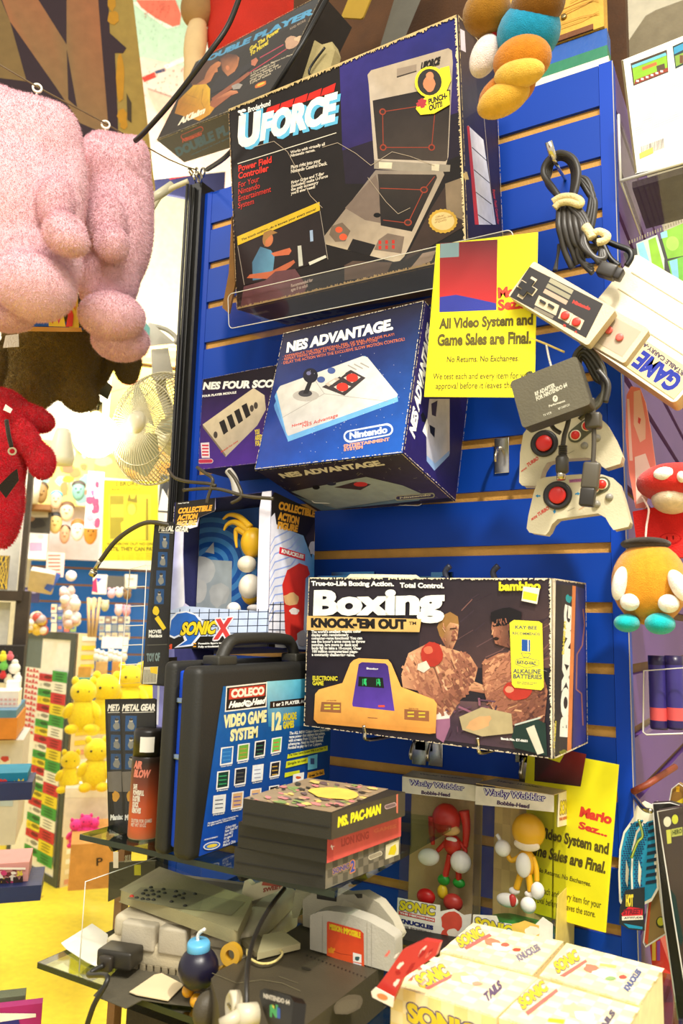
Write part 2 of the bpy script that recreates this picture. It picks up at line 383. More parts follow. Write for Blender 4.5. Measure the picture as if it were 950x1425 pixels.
# painted mural board high on the back wall
f = bgface(150, -60, 520, 250, 4.4); mb = MB(PAINT); slab(mb, f, .03, c(196, 226, 196), PAINT)
a = Art(f, mb, PAINT, (180, 0, 5.48), step=.00008, h0=.001)
a.poly([(-60, 440), (100, 440), (460, 520), (900, 700), (900, 1500), (-60, 1500)], c(244, 214, 196))
a.poly([(20, 20), (120, 0), (320, 0), (400, 90), (380, 200), (290, 220), (160, 130)], c(240, 240, 222))
a.poly([(50, 0), (90, 60), (200, 140), (330, 205), (385, 190), (395, 110), (350, 0)], c(232, 118, 92))
a.poly([(260, 500), (600, 350), (600, 385), (280, 530)], c(246, 246, 232))
a.poly([(95, 590), (190, 550), (205, 590), (110, 630)], c(214, 66, 52)); a.poly([(190, 545), (270, 520), (275, 545), (205, 565)], c(70, 80, 110))
for i in range(70): a.blob(random.uniform(90, 520), random.uniform(470, 760), random.uniform(3, 7), random.uniform(2, 6), c(216, 150, 128))
for i in range(60): a.blob(random.uniform(50, 540), random.uniform(150, 440), random.uniform(2, 6), random.uniform(2, 5), c(150, 192, 158))
for i in range(26): a.blob(random.uniform(120, 370), random.uniform(20, 150), random.uniform(4, 9), random.uniform(2, 5), c(206, 84, 66))
a.poly([(130, 690), (330, 760), (420, 900), (330, 1000), (200, 850)], c(240, 190, 166)); a.poly([(200, 1100), (500, 1000), (520, 1160), (200, 1200)], c(250, 240, 225))
mb.build('painted_mural', None, 'mint green and coral painted mural board high on the back wall', 'mural')
# tapering letter sign hung at upper left
P4 = [D(-90, -60, 2.6), D(178, -60, 2.6), D(216, 262, 2.6), D(-90, 262, 2.6)]
f = Face(P4[3], RT * 1.2, Vector((0, 0, 1.2))); mb = MB(PAINT)
L2 = [((q - f.o).dot(f.u), (q - f.o).dot(f.v)) for q in (P4[3], P4[2], P4[1], P4[0])]
prism(mb, f, L2, -.02, 0, c(176, 150, 70), PAINT)
a = Art(f, mb, PAINT, (0, 0, 4.318), step=.00008, h0=.001, clip=False)
a.poly([(-380, -250), (640, -250), (660, 200), (760, 290), (740, 320), (690, 320), (705, 640), (720, 1130), (-380, 1130)], c(52, 30, 40))
T = c(150, 118, 74); T2 = c(172, 112, 70)
a.poly([(-380, -250), (-100, -250), (60, 130), (160, 490), (0, 470), (-380, 400)], c(140, 112, 62))
a.poly([(-80, -250), (120, -250), (230, 0), (400, 270), (410, 600), (650, 810), (480, 740), (340, 530), (60, 130)], [T2, T2, T2, T, T, T, T, T, T2])
a.poly([(400, -250), (570, -250), (605, 200), (655, 815), (480, 740), (400, 290)], [T2, T2, T2, T, T, T])
Yc = c(206, 150, 20)
a.blob(670, 10, 26, 60, Yc); a.blob(680, 110, 36, 40, Yc); a.blob(722, 470, 26, 150, Yc, 0, .1); a.blob(735, 700, 30, 44, Yc); a.blob(745, 750, 24, 30, Yc)
a.poly([(760, 560), (790, 620), (790, 740), (765, 720)], c(70, 56, 30))
mb.build('letter_sign', None, 'tan board sign with a giant brown letter outlined in dark purple and gold, upper left', 'sign')
# wooden moulding and yellow things under the white wall
card('wooden_moulding', 'brown wooden ledge moulding behind the fan bracket', 'moulding', (190, 474, 300, 504), 3.9, .08, c(150, 116, 54), lambda a: (a.rect(0, 8, 110, 13, c(206, 176, 96)), a.rect(0, 24, 110, 29, c(96, 70, 34))), WOODM)
card('navy_banner', 'dark navy banner strip with a red patch under the mural', 'banner', (190, 214, 310, 262), 3.6, .02, c(38, 40, 74), lambda a: (a.poly([(45, 4), (75, 0), (78, 30), (46, 36)], c(176, 30, 40)), a.poly([(-2, 38), (130, -2), (130, -20), (-2, -20)], c(236, 226, 200))), CLOTH)
card('yellow_print', 'yellow print with dark streaks pinned below the wooden ledge', 'print', (150, 505, 300, 600), 3.9, .01, c(190, 168, 62), lambda a: (a.poly([(70, 10), (120, 8), (140, 30), (90, 36)], c(120, 96, 40)), a.poly([(0, 30), (50, 20), (50, 28), (0, 40)], c(190, 110, 60)), a.blob(128, 20, 10, 14, c(130, 190, 190))))
# ---- slat panels far back
BLUE = c(16, 62, 196)
f = bgface(26, 765, 260, 985, 5.12); mb = MB(LAM); slab(mb, f, .03, c(176, 120, 60), PAINT)
n = 9
for i in range(n):
    h = f.H / n; g = Face(f.P(0, i * h + .012, .006), f.u * f.W, f.v * (h - .012)); slab(mb, g, .01, c(40, 110, 206), LAM)
mb.build('slat_panel', None, 'bright blue slatted display panel far back under the masks', 'display panel')
card('mask_panel', 'pale lilac pegboard panel carrying the masks', 'display panel', (26, 640, 240, 775), 4.85, .04, c(236, 222, 226))
card('yellow_collage', 'faded yellow and orange collage of cartoons above the masks', 'collage', (40, 610, 130, 700), 4.75, .01, c(244, 222, 130), lambda a: [a.blob(random.uniform(5, 85), random.uniform(5, 85), random.uniform(4, 10), random.uniform(4, 10), random.choice([c(240, 180, 60), c(226, 130, 90), c(250, 240, 200), c(150, 190, 190), c(190, 150, 90)])) for _ in range(34)])
card('orange_collage', 'orange and cream picture behind the fan', 'collage', (130, 610, 250, 668), 4.7, .01, c(206, 170, 104), lambda a: [a.blob(random.uniform(5, 115), random.uniform(5, 50), random.uniform(5, 14), random.uniform(4, 10), random.choice([c(236, 160, 70), c(250, 226, 150), c(230, 190, 90)])) for _ in range(16)])
card('magenta_print', 'narrow white poster with washed magenta drawings', 'poster', (117, 655, 140, 735), 4.4, .01, c(246, 238, 240), lambda a: [a.blob(random.uniform(3, 20), random.uniform(8, 76), random.uniform(2, 6), random.uniform(3, 8), random.choice([c(222, 110, 160), c(236, 170, 190), c(190, 80, 120)])) for _ in range(18)])
def draw_poster(a):
    K = c(120, 110, 30); Yy = c(250, 232, 40)
    a.rect(5.5, 4, 84, 116, Yy)
    a.text('I BROKE', (26, 13), (57, 12), (26, 6), K, .03); a.text('AND I DONT', (18, 19), (60, 19), (18, 15.5), K, .02)
    a.rect(15, 24, 74, 89, c(232, 214, 60)); a.rect(17, 26, 36, 86, c(176, 160, 50)); a.rect(18, 38, 36, 56, c(226, 208, 70))
    a.ell(47, 42, 8, 12, c(206, 186, 50)); a.poly([(41, 33), (44, 22), (46, 30), (51, 30), (54, 22), (55, 36)], c(150, 134, 44)); a.ell(47, 45, 5.5, 8, c(244, 228, 90))
    a.poly([(34, 86), (32, 64), (42, 56), (54, 56), (64, 62), (66, 86)], c(250, 236, 60)); a.rect(67, 30, 70, 88, c(160, 144, 40))
    a.text('WE THROW OUT NO ONE', (12, 95), (79, 95), (12, 91), K, .02); a.text('UNTIL THEY CAN PAY', (10, 103), (80, 103), (10, 97), K, .03)
    for i in range(4): a.text('please ask the counter clerk for details', (16, 107 + i * 2.6), (76, 107 + i * 2.6), (16, 105.3 + i * 2.6), K, res=1)
card('yellow_poster', 'bright yellow photocopied poster with white border hanging beneath the fan', 'poster', (136, 664, 224, 790), 3.3, .003, c(250, 248, 232), draw_poster, win=(136, 664, 1))
card('black_disc_plaque', 'dark grey square plaque carrying a black round dish behind the collectible box', 'plaque', (220, 660, 262, 712), 3.1, .02, c(70, 70, 66), lambda a: (a.ell(24, 26, 20, 24, c(36, 36, 36)), a.ell(25, 27, 12, 15, c(150, 140, 126)), a.poly([(-2, 50), (30, 52), (20, 44), (6, 20)], c(238, 236, 226))), PLASTM)
# masks / novelty heads
mk = [((77, 728), (9, 15), c(230, 196, 120), c(30, 28, 26), 'yellow face mask with black hood and moustache'), ((93, 712), (9, 14), c(240, 214, 178), c(120, 84, 50), 'pale face mask with brown brimmed hat'),
      ((90, 744), (7, 13), c(214, 160, 120), c(60, 44, 34), 'small tan face mask with dark curly hair, lowest of the masks'), ((78, 696), (8, 13), c(236, 196, 160), c(100, 180, 190), 'pink face mask with teal hair'),
      ((58, 686), (8, 15), c(150, 116, 60), c(80, 60, 36), 'brown wooden mask beside the white cup'), ((108, 738), (9, 15), c(250, 240, 226), c(222, 120, 50), 'white flame-shaped mask with orange rim'),
      ((109, 683), (9, 14), c(140, 196, 180), c(90, 80, 70), 'green face mask with grey cap'), ((126, 742), (9, 16), c(232, 160, 60), c(36, 34, 34), 'orange striped mask with black cap')]
for (p, r, fc, hc, lb) in mk:
    o = D(p[0], p[1], 4.55); s = pxm(o); t = thing('novelty_mask', lb + ' on the lilac panel', 'mask', o, 'masks on the lilac panel')
    rx, rz = r[0] / s, r[1] / s; Rm = Matrix((RT, -FW, (0, 0, 1))).transposed()
    m1 = MB(PLASTM); ell(m1, o, (rx, rx * .6, rz), fc, rot=Rm); ell(m1, o - FW * (rx * .6) - Vector((0, 0, rz * .1)), (rx * .22, rx * .3, rz * .16), fc)
    for k in (-1, 1): ell(m1, o - FW * (rx * .52) + RT * (k * rx * .35) + Vector((0, 0, rz * .15)), (rx * .14, rx * .1, rz * .08), BLACK)
    m1.build('face', t); m2 = MB(PLASTM); ell(m2, o + FW * .01 + Vector((0, 0, rz * .55)), (rx * 1.08, rx * .75, rz * .55), hc, rot=Rm); m2.build('hat', t)
def bgbox(name, label, cat, rect, d, t, col, draw=None, m=PAPER, group=None): return card(name, label, cat, rect, d, t, col, draw, m, group)
bgbox('framed_picture', 'dark framed photo picture leaning below a small shelf at far left', 'picture', (32, 706, 69, 740), 4.5, .03, c(70, 66, 58), lambda a: (a.rect(2, 2, 35, 14, c(196, 184, 160)), a.blob(18, 22, 14, 7, c(50, 46, 44)), a.blob(10, 16, 6, 4, c(150, 110, 80))))
bgbox('white_card_box', 'white box with small violet print under the framed picture', 'box', (29, 741, 64, 777), 4.5, .12, c(250, 246, 242), lambda a: (a.rect(12, 14, 30, 26, c(214, 170, 206)), a.ell(16, 5, 4, 3, c(255, 255, 250)), a.ell(28, 6, 4, 3, c(230, 226, 215))))
bgbox('red_price_card', 'cream price card with coral red printed lines on the blue panel', 'card', (63, 768, 88, 802), 4.5, .01, c(244, 214, 200), lambda a: [a.rect(4, 4 + i * 5, 21, 6 + i * 5, c(226, 110, 96)) for i in range(6)])
bgbox('display_shelf', 'brown wooden ledge holding a white cup at far left', 'shelf', (28, 700, 70, 707), 4.4, .2, c(140, 96, 50), None, WOODM)
m1 = MB(PLAST); o = D(40, 700, 4.35); lathe(m1, [(.045, 0), (.055, .14), (.05, .14), (.04, .02)], o, (0, 0, 1), c(232, 226, 206)); m1.build('cup', None, 'off-white cup standing on the small brown ledge', 'cup')
# open grey tray and dark box on the blue panel
o = D(60, 822, 4.2); t = thing('game_tray', 'tilted grey tray with a blue rim on the far blue panel', 'tray', o)
m1 = MB(PLASTM); f = Face(D(38, 822, 4.2), D(72, 828, 4.2) - D(38, 822, 4.2), Vector((0, 0, .1)) - FW * .1); prism(m1, f, rrect(0, 0, f.W, f.H, .01), -.03, 0, c(206, 188, 166)); m1.build('tray_body', t)
m1 = MB(PLASTM); f2 = Face(D(70, 824, 4.15), D(85, 800, 4.15) - D(70, 824, 4.15), Vector((0, 0, .06))); prism(m1, f2, [(0, 0), (f2.W, 0), (f2.W, .035), (0, .035)], -.02, 0, c(50, 84, 160)); m1.build('rim', t)
bgbox('boxed_game', 'small dark navy boxed game below the grey tray', 'box', (29, 817, 53, 838), 4.3, .08, c(60, 56, 96), lambda a: (a.rect(3, 4, 21, 9, c(150, 140, 170)), a.rect(3, 12, 14, 14, c(190, 190, 200))))
# clear bags
def bag(name, label, outline, d, fill, n, cols):
    P = [D(x, y, d) for x, y in outline]; f = Face(P[0], RT, Vector((0, 0, 1))); q = [((p - f.o).dot(f.u), (p - f.o).dot(f.v)) for p in P]
    t = thing(name, label, 'bag', P[0]); mb = MB(FILM); prism(mb, f, q, -.05, .05, WHITE, FILM); mb.build('film', t)
    cx = sum(p[0] for p in q) / len(q); m2 = MB(PLAST)
    for i in range(n):
        k = random.random(); a, b = random.choice(q), random.choice(q); u = cx * .5 + (a[0] * (1 - k) + b[0] * k) * .5; v = (a[1] * (1 - k) + b[1] * k) * fill
        ell(m2, f.P(u, v, random.uniform(-.03, .03)), random.uniform(.012, .028), random.choice(cols), nu=8, nv=6)
    m2.build('contents', t)
bag('sweet_bag', 'clear plastic bag of small coloured toys sitting on the ticket board top', [(33, 877), (70, 877), (68, 852), (56, 838), (48, 840), (36, 858)], 4.1, .5, 60, [c(236, 216, 200), c(220, 90, 80), c(246, 236, 226), c(236, 200, 90), c(190, 170, 170)])
bag('tall_bag', 'tall pink-white plastic bag with pointed top hanging before the far shelves', [(96, 868), (114, 864), (112, 836), (99, 792), (78, 816), (88, 850)], 4.0, .9, 60, [c(244, 222, 212), c(250, 240, 234), c(230, 190, 180)])
# small merchandise on the far shelves
def gridbox(rect, nx, ny, d, name, label, group, cols, cat='box'):
    x0, y0, x1, y1 = rect
    for j in range(ny):
        for i in range(nx):
            w_ = (x1 - x0) / nx; h_ = (y1 - y0) / ny; cc = cols[(i * 3 + j * 5) % len(cols)]; k = cols[(i + j * 2 + 1) % len(cols)]
            card(name, label, cat, (x0 + i * w_ + .6, y0 + j * h_ + .6, x0 + (i + 1) * w_ - .6, y0 + (j + 1) * h_ - .8), d, .06, cc, lambda a, k=k, w_=w_, h_=h_: (a.rect(1, h_ * .3, w_ - 3, h_ * .6, k),), PAPER, group)
gridbox((137, 857, 181, 891), 5, 3, 4.4, 'carded_toy', 'small pale carded toy in the grid of cards on the far blue panel', 'pale carded toys on the far panel', [c(246, 240, 224), c(210, 196, 180), c(226, 226, 214), c(176, 150, 140), c(240, 226, 190), c(160, 170, 180)], 'toy')
gridbox((70, 840, 106, 880), 4, 3, 4.5, 'trinket_box', 'tiny cream and red trinket box stacked behind the tall bag', 'trinket boxes behind the tall bag', [c(240, 226, 196), c(214, 120, 96), c(232, 214, 180), c(110, 120, 170), c(150, 180, 110)])
bgbox('grey_carton', 'dark grey rectangular box between white boxes on the far shelf', 'box', (149, 801, 172, 819), 4.4, .1, c(96, 92, 84))
bgbox('white_carton', 'white box left of the dark grey box on the far shelf', 'box', (128, 799, 148, 826), 4.42, .1, c(250, 244, 232), lambda a: (a.poly([(0, 10), (6, 4), (8, 26), (0, 24)], c(190, 50, 100)), a.poly([(6, 5), (14, 6), (8, 12)], c(60, 80, 190))))
bgbox('cream_carton', 'cream box right of the dark grey box on the far shelf', 'box', (173, 799, 190, 818), 4.42, .1, c(246, 238, 222), lambda a: a.rect(4, 5, 13, 8, c(200, 190, 180)))
bgbox('blank_card', 'blank white card stuck at the foot of the far shelf', 'card', (141, 886, 178, 902), 4.3, .02, c(255, 253, 246))
for i, (x, y, cc, lb) in enumerate([(155, 826, c(240, 190, 206), 'pink'), (166, 825, c(246, 236, 226), 'white'), (177, 828, c(140, 110, 76), 'brown'), (165, 849, c(246, 206, 214), 'long rose'), (176, 850, c(236, 170, 186), 'dark rose'), (129, 841, c(226, 216, 180), 'beige'), (146, 843, c(210, 206, 170), 'khaki')]):
    o = D(x, y, 4.3); t = thing('slipper', 'small %s plush keychain in the row over the far carded toys' % lb, 'keychain', o, 'plush keychains'); s = pxm(o)
    m1 = MB(PLUSH); ell(m1, o, (6 / s, 5 / s, (8 if y > 835 else 6.5) / s), cc); m1.build('body', t)
    for k in (-1, 1): m1 = MB(PLUSH); ell(m1, o + RT * (k * 3.2 / s) + Vector((0, 0, 6 / s)), 2.4 / s, cc, nu=10, nv=8); m1.build('ear', t)
for i, x in enumerate((124, 128, 132)):
    m1 = MB(WOODM); tube(m1, [D(x, 886, 4.0), D(x + (i - 1) * 4 + 3, 832, 4.05)], .008, c(206, 170, 120), smooth=1); m1.build('wooden_stick', None, 'thin bare wooden stick leaning before the far carded toys', 'stick', 'wooden sticks')
for i, (r, cc, lb) in enumerate([((108, 928, 126, 944), c(224, 160, 70), 'orange-brown cardboard flap above the teal box'), ((131, 921, 148, 952), c(214, 172, 110), 'upright brown cardboard sheet behind the yellow plush toys'), ((154, 921, 172, 955), c(206, 152, 84), 'leaning cardboard sheet, rightmost behind the yellow plush toys')]):
    bgbox('cardboard_sheet', lb, 'cardboard', r, 4.0 + i * .02, .02, cc, None, CARD)
bgbox('teal_box', 'teal box with yellow lettering marks above the yellow plush toys', 'box', (104, 944, 128, 966), 3.95, .2, c(70, 150, 140), lambda a: (a.blob(8, 6, 4, 2, c(230, 220, 90)), a.blob(17, 7, 3, 2, c(230, 220, 90))))
for i in range(7):
    o = D(134 + i * 6.5, 914 + (i % 3) * 2, 4.15); s = pxm(o); m1 = MB(PLUSH); ell(m1, o, (4 / s, 4 / s, 6 / s), c(250, 246, 234)); ell(m1, o + Vector((0, 0, 7 / s)), 3.4 / s, c(250, 246, 234), nu=10, nv=8)
    for k in (-1, 1): ell(m1, o + Vector((0, 0, 10 / s)) + RT * (k * 2.4 / s), 1.4 / s, c(250, 246, 234), nu=8, nv=6)
    m1.build('white_soft_toy', None, 'tiny white soft toy in the row above the cardboard sheets', 'soft toy', 'white soft toys on the far shelf')
# yellow plush toys
def plush_toy(name, label, o, R, col, group=None, cat='soft toy'):
    t = thing(name, label, cat, o, group); m1 = MB(PLUSH); ell(m1, o + Vector((0, 0, R)), (R * .85, R * .75, R), col); m1.build('body', t)
    m1 = MB(PLUSH); ell(m1, o + Vector((0, 0, R * 2.35)), (R * .8, R * .7, R * .7), col); m1.build('head', t)
    for k in (-1, 1):
        m1 = MB(PLUSH); ell(m1, o + Vector((0, 0, R * 2.95)) + RT * (k * R * .5), (R * .26, R * .16, R * .26), col, nu=12, nv=8); m1.build('ear', t)
        m1 = MB(PLUSH); ell(m1, o + Vector((0, 0, R * 1.3)) + RT * (k * R * .75) - FW * (R * .4), (R * .25, R * .3, R * .5), col, rot=(0, k * -30, 0)); m1.build('arm', t)
        m1 = MB(PLUSH); ell(m1, o + Vector((0, 0, R * .3)) + RT * (k * R * .5) - FW * (R * .6), (R * .3, R * .45, R * .28), col); m1.build('foot', t)
        m1 = MB(PLAST); ell(m1, o + Vector((0, 0, R * 2.4)) + RT * (k * R * .3) - FW * (R * .66), R * .07, BLACK, nu=8, nv=6); m1.build('eye', t)
    return t
YEL = c(255, 230, 56)
for (x, y, d, r, lb) in [(112, 1020, 3.45, 24, 'leftmost in the upper row'), (143, 1022, 3.75, 27, 'with its side to the ticket board in the upper row'), (178, 1000, 3.95, 24, 'behind the hanging blister strips'), (206, 992, 4.15, 22, 'under the rightmost blister strip'), (130, 1100, 3.3, 23, 'seated in front on the white bin, nearest'), (95, 1102, 3.5, 18, 'partly behind the ticket board, lower left')]:
    o = D(x, y, d); plush_toy('yellow_plush_toy', 'bright yellow plush bear-like toy ' + lb, o, r / pxm(o), YEL, 'yellow plush toys')
bgbox('white_bin', 'white plastic bin carrying the yellow plush toys', 'bin', (86, 1098, 165, 1165), 3.4, .5, c(246, 240, 232), lambda a: (a.rect(0, 0, 79, 12, c(255, 252, 240)),), PLASTM)
for (x, y, r, lb) in [(104, 1178, 12, 'left'), (118, 1172, 12, 'middle'), (129, 1170, 10, 'right')]:
    o = D(x, y, 3.2); plush_toy('pink_pig_toy', 'hot pink toy pig on the cardboard box, %s of the trio' % lb, o, r / pxm(o), c(246, 70, 150), 'hot pink toy pigs')
bgbox('cardboard_box', 'plain brown cardboard box with a hand-marked letter on the yellow floor', 'box', (94, 1176, 155, 1240), 3.0, .35, c(206, 146, 74), lambda a: a.text('P', (40, 29), (49, 28), (40, 18), c(60, 44, 30), .02), CARD)
# ---- ticket display board standing on the floor
p0, p1 = Zp(9.3, 1194, 0), Zp(80, 1236, 0); u = (p1 - p0); zt = onplane(100, 881, p0, u.cross(Vector((0, 0, 1))).normalized()).z
f = Face(p0, u, Vector((0, 0, zt))); t = thing('ticket_board', 'tall narrow dark-framed board of red, green, yellow and white tickets', 'display board', p0)
mb = MB(PAINT); slab(mb, Face(f.o, f.u * f.W, f.v * f.H), .06, c(226, 190, 150), PAINT); mb.build('backing', t)
mb = MB(PAPER); g = Face(f.P(f.W * .07, f.H * .03, .001), f.u * f.W * .86, f.v * f.H * .94); a = Art(g, mb, PAPER, None, step=.00008, h0=.001); a.full(c(250, 246, 240))
W_, H_ = g.W, g.H; a.rect(0, H_ * .86, W_ * .36, H_, c(110, 122, 124))
G_, R_, Y_, W4 = c(70, 160, 70), c(206, 52, 60), c(236, 214, 50), c(246, 242, 230)
for i in range(19):
    y1 = H_ * (.86 - i * .0255 * 1.0); 
    if i < 12:
        for k in range(4): a.rect(W_ * (.04 + k * .075), y1 - H_ * .021, W_ * (.09 + k * .075), y1 - H_ * (.004 + .006 * (k % 2)), c(214, 70, 76))
        a.rect(W_ * .03, y1 - H_ * .0215, W_ * .33, y1 - H_ * .017, c(214, 90, 90))
for i in range(23):
    y1 = H_ * (.84 - i * .0345); cc = (R_, W4, G_, Y_)[i % 4]
    if y1 < H_ * .04: break
    a.rect(W_ * .36, y1 - H_ * .033, W_ * .68, y1, cc); a.blob(W_ * .56, y1 - H_ * .014, W_ * .09, H_ * .009, tuple(q * .3 for q in cc[:3]) + (1,)); a.rect(W_ * .40, y1 - H_ * .024, W_ * .45, y1 - H_ * .01, tuple(q * .7 for q in cc[:3]) + (1,))
for i in range(17):
    y1 = H_ * (.86 - i * .0485); cc = (G_, W4, R_, Y_)[i % 4]
    if y1 < H_ * .05: break
    a.rect(W_ * .68, y1 - H_ * .047, W_, y1, cc)
    for k in range(3): a.blob(W_ * .84, y1 - H_ * (.012 + k * .012), W_ * .1, H_ * .004, tuple(q * .4 for q in cc[:3]) + (1,))
mb.build('ticket_sheet', t)
mb = MB(PAINT)
for (x0, x1, y0, y1) in ((0, .07, 0, 1), (.93, 1, 0, 1), (.07, .93, 0, .03), (.07, .93, .97, 1)): hexa(mb, [f.P(x * f.W, y * f.H, h) for y in (y0, y1) for (x, h) in ((x0, .008), (x1, .008), (x1, -.01), (x0, -.01))], c(64, 72, 70))
mb.build('frame', t)
f3 = Face(f.P(f.W + .002, 0, -.011), -f.n * .1, f.v * f.H); mb = MB(PAPER); slab(mb, f3, .01, c(236, 214, 170), PAPER); a = Art(f3, mb, PAPER, None, step=.00008, h0=.001)
for i in range(26): a.rect(.02, f3.H * i / 26 + .01, .1, f3.H * (i + .7) / 26, random.choice([c(246, 230, 210), c(240, 206, 60), c(230, 160, 130), c(250, 244, 236)]))
mb.build('side_panel', t)
# ---- dark posts, lattice and counter at far left
mb = MB(WOODM)
f = bgface(7, 822, 26, 1010, 3.6); slab(mb, f, .1, c(58, 46, 34), WOODM); f = bgface(24, 480, 32, 826, 3.65); slab(mb, f, .08, c(64, 54, 42), WOODM); f = bgface(-40, 820, 30, 834, 3.58); slab(mb, f, .12, c(62, 48, 34), WOODM)
mb.build('window_post', None, 'dark brown wooden post with a ledge beside the blue panel at far left', 'post')
mb = MB(PAINT); f = bgface(-30, 480, 23, 822, 3.75); slab(mb, f, .02, c(248, 244, 232), PAINT); mb.build('white_shutter', None, 'white shutter board behind the dark post', 'shutter')
f = bgface(-20, 772, 10, 820, 3.6); mb = MB(PAINT); slab(mb, f, .004, c(60, 56, 60), PAINT); a = Art(f, mb, PAINT, (0, 772, 1), step=.00008, h0=.002)
for i in range(-4, 5):
    a.line([(i * 7 - 20, 48), (i * 7 + 12, 0)], 1.8, c(236, 196, 60)); a.line([(i * 7 - 20, 0), (i * 7 + 12, 48)], 1.8, c(236, 196, 60))
mb.build('yellow_lattice', None, 'yellow diamond lattice panel at the left edge above the dark ledge', 'lattice')
f = bgface(-60, 836, 9, 905, 3.7); mb = MB(PAINT); slab(mb, f, .02, c(244, 240, 226), PAINT); mb.build('wall_board', None, 'plain white panel below the dark ledge at the left edge', 'panel')
for i, (x, y, r, cc, lb) in enumerate([(4, 915, 6, c(230, 220, 60), 'yellow ball'), (5, 927, 6, c(120, 200, 90), 'green ball'), (14, 914, 5, c(226, 110, 120), 'pink ball'), (4, 940, 5, c(216, 60, 60), 'red ball'), (20, 930, 8, c(246, 240, 228), 'white plush'), (12, 947, 6, c(240, 226, 190), 'cream plush'), (24, 944, 6, c(250, 246, 236), 'small white plush')]):
    o = D(x, y, 3.4); s = pxm(o); t = thing('charm_toy', lb + ' charm hanging in the cluster at the left edge', 'charm', o, 'charms at the left edge'); m1 = MB(PLUSH); ell(m1, o, r / s, cc, nu=12, nv=8); ell(m1, o + Vector((0, 0, r / s)), r * .6 / s, cc, nu=10, nv=6); m1.build('ball', t); m1 = MB(RUBBER); tube(m1, [o + Vector((0, 0, r / s)), o + Vector((.01, 0, r * 2.2 / s))], .002, smooth=1); m1.build('cord', t)
bgbox('dark_stand', 'dark charm stand at the left edge', 'stand', (-30, 898, 30, 950), 3.5, .1, c(40, 34, 30))
bgbox('lace_box', 'low cream box with pink trellis print on the blue counter', 'box', (-20, 962, 24, 988), 3.2, .15, c(246, 232, 214), lambda a: [a.rect(2 + i * 6, 10 + j * 6, 6 + i * 6, 13 + j * 6, c(232, 176, 160)) for i in range(8) for j in range(3)])
bgbox('white_cup_box', 'plain white carton on the counter beside the charms', 'box', (8, 948, 26, 962), 3.32, .1, c(252, 248, 240))
f = bgface(-60, 989, 22, 1000, 3.1); mb = MB(PAINT); slab(mb, f, .4, c(84, 130, 160), PAINT); f = bgface(-60, 1000, 22, 1030, 3.1); slab(mb, f, .38, c(212, 130, 40), PAINT); mb.build('counter', None, 'blue topped counter with an orange front edge at the left edge', 'counter')
bgbox('grey_cabinet', 'grey printed cabinet base under the orange-edged counter', 'cabinet', (-60, 1032, 20, 1180), 3.15, .35, c(206, 200, 190), lambda a: (a.blob(67, 28, 8, 9, c(236, 226, 206)), a.blob(67, 24, 6, 4, c(200, 70, 60)), a.rect(60, 60, 78, 90, c(176, 190, 200))))
# ================================================================ gondola with slatted faces
SB = c(0, 62, 170); TAN = c(206, 152, 70); XL, XR, ZT = -.905, -.169, 2.135
grz = [1.5335 + k * .0762 for k in range(-12, 8)]
mb = MB(LAM)
zs = [.62] + grz + [ZT]
for a, b in zip(zs, zs[1:]):
    lo = a + (0.0068 if a in grz else 0); hi = b - (0.0068 if b in grz else 0)
    if hi - lo < .004: continue
    bx(mb, (XL + .0285, 0, lo), (XR - .019, .012, hi), SB, LAM)
bx(mb, (XL + .012, .0055, .62), (XR - .019, .02, ZT), TAN, WOODM)
struct(mb, 'wall_front')
mb = MB(LAM); bx(mb, (XR - .0185, -.0006, .6), (XR, .019, ZT + .001), c(2, 66, 186), LAM); bx(mb, (XR - .0006, -.001, .6), (XR + .0004, .0, ZT), c(200, 190, 176), PAPER); struct(mb, 'trim_1'); mb = MB(LAM); bx(mb, (XL + .0116, -.0006, .6), (XL + .028, .019, ZT + .001), c(4, 62, 176), LAM); struct(mb, 'trim_3')
mb = MB(PAINT); bx(mb, (XL - .012, -.012, .6), (XL + .0115, .03, ZT + .02), c(24, 24, 22), PAINT); struct(mb, 'trim_2')
mb = MB(LAM)
for a, b in zip(zs, zs[1:]):
    lo = a + (0.0068 if a in grz else 0); hi = b - (0.0068 if b in grz else 0)
    if hi - lo < .004: continue
    bx(mb, (XR - .012, .0195, lo), (XR, .9, hi), c(104, 70, 150), LAM)
bx(mb, (XR - .02, .0195, .62), (XR - .0085, .9, ZT), c(120, 82, 44), WOODM); struct(mb, 'wall_end')
mb = MB(PAINT); bx(mb, (XL, .02, .6), (XL + .02, .9, ZT), c(60, 54, 44)); bx(mb, (XL, .02, .6), (XR - .03, .88, .62), c(60, 54, 44)); struct(mb, 'wall_side')
# header boards on top of the gondola
mb = MB(PAINT); bx(mb, (-.40, .03, ZT + .002), (XR - .01, .06, ZT + .034), c(238, 230, 206)); mb.build('ledge_board', None, 'cream painted ledge board lying on the blue slatted panel', 'board')
mb = MB(PAINT); bx(mb, (-.40, .034, ZT + .035), (XR - .012, .06, ZT + .055), c(30, 120, 84)); bx(mb, (-.40, .034, ZT + .055), (XR - .012, .06, ZT + .082), c(22, 84, 170)); mb.build('striped_board', None, 'green and blue striped board under the plywood header', 'board')
mb = MB(WOODM); bx(mb, (-.37, .03, ZT + .0835), (XR - .015, .06, ZT + .45), c(206, 158, 58), WOODM); bx(mb, (-.37, .028, ZT + .0835), (XR - .03, .031, ZT + .092), c(110, 62, 24))
f = Face((-.37, .03, ZT + .1), (.18, 0, 0), (0, 0, .34)); a = Art(f, mb, WOODM, None, step=.00005)
for i in range(26):
    y0 = random.uniform(0, .3); x0 = random.uniform(-.05, .14); a.line([(x0 + k * .03, y0 + .006 * math.sin(k + i)) for k in range(6)], .0012, c(176, 122, 36))
mb.build('plywood_header', None, 'yellow plywood header board above the blue slatted panel', 'board')
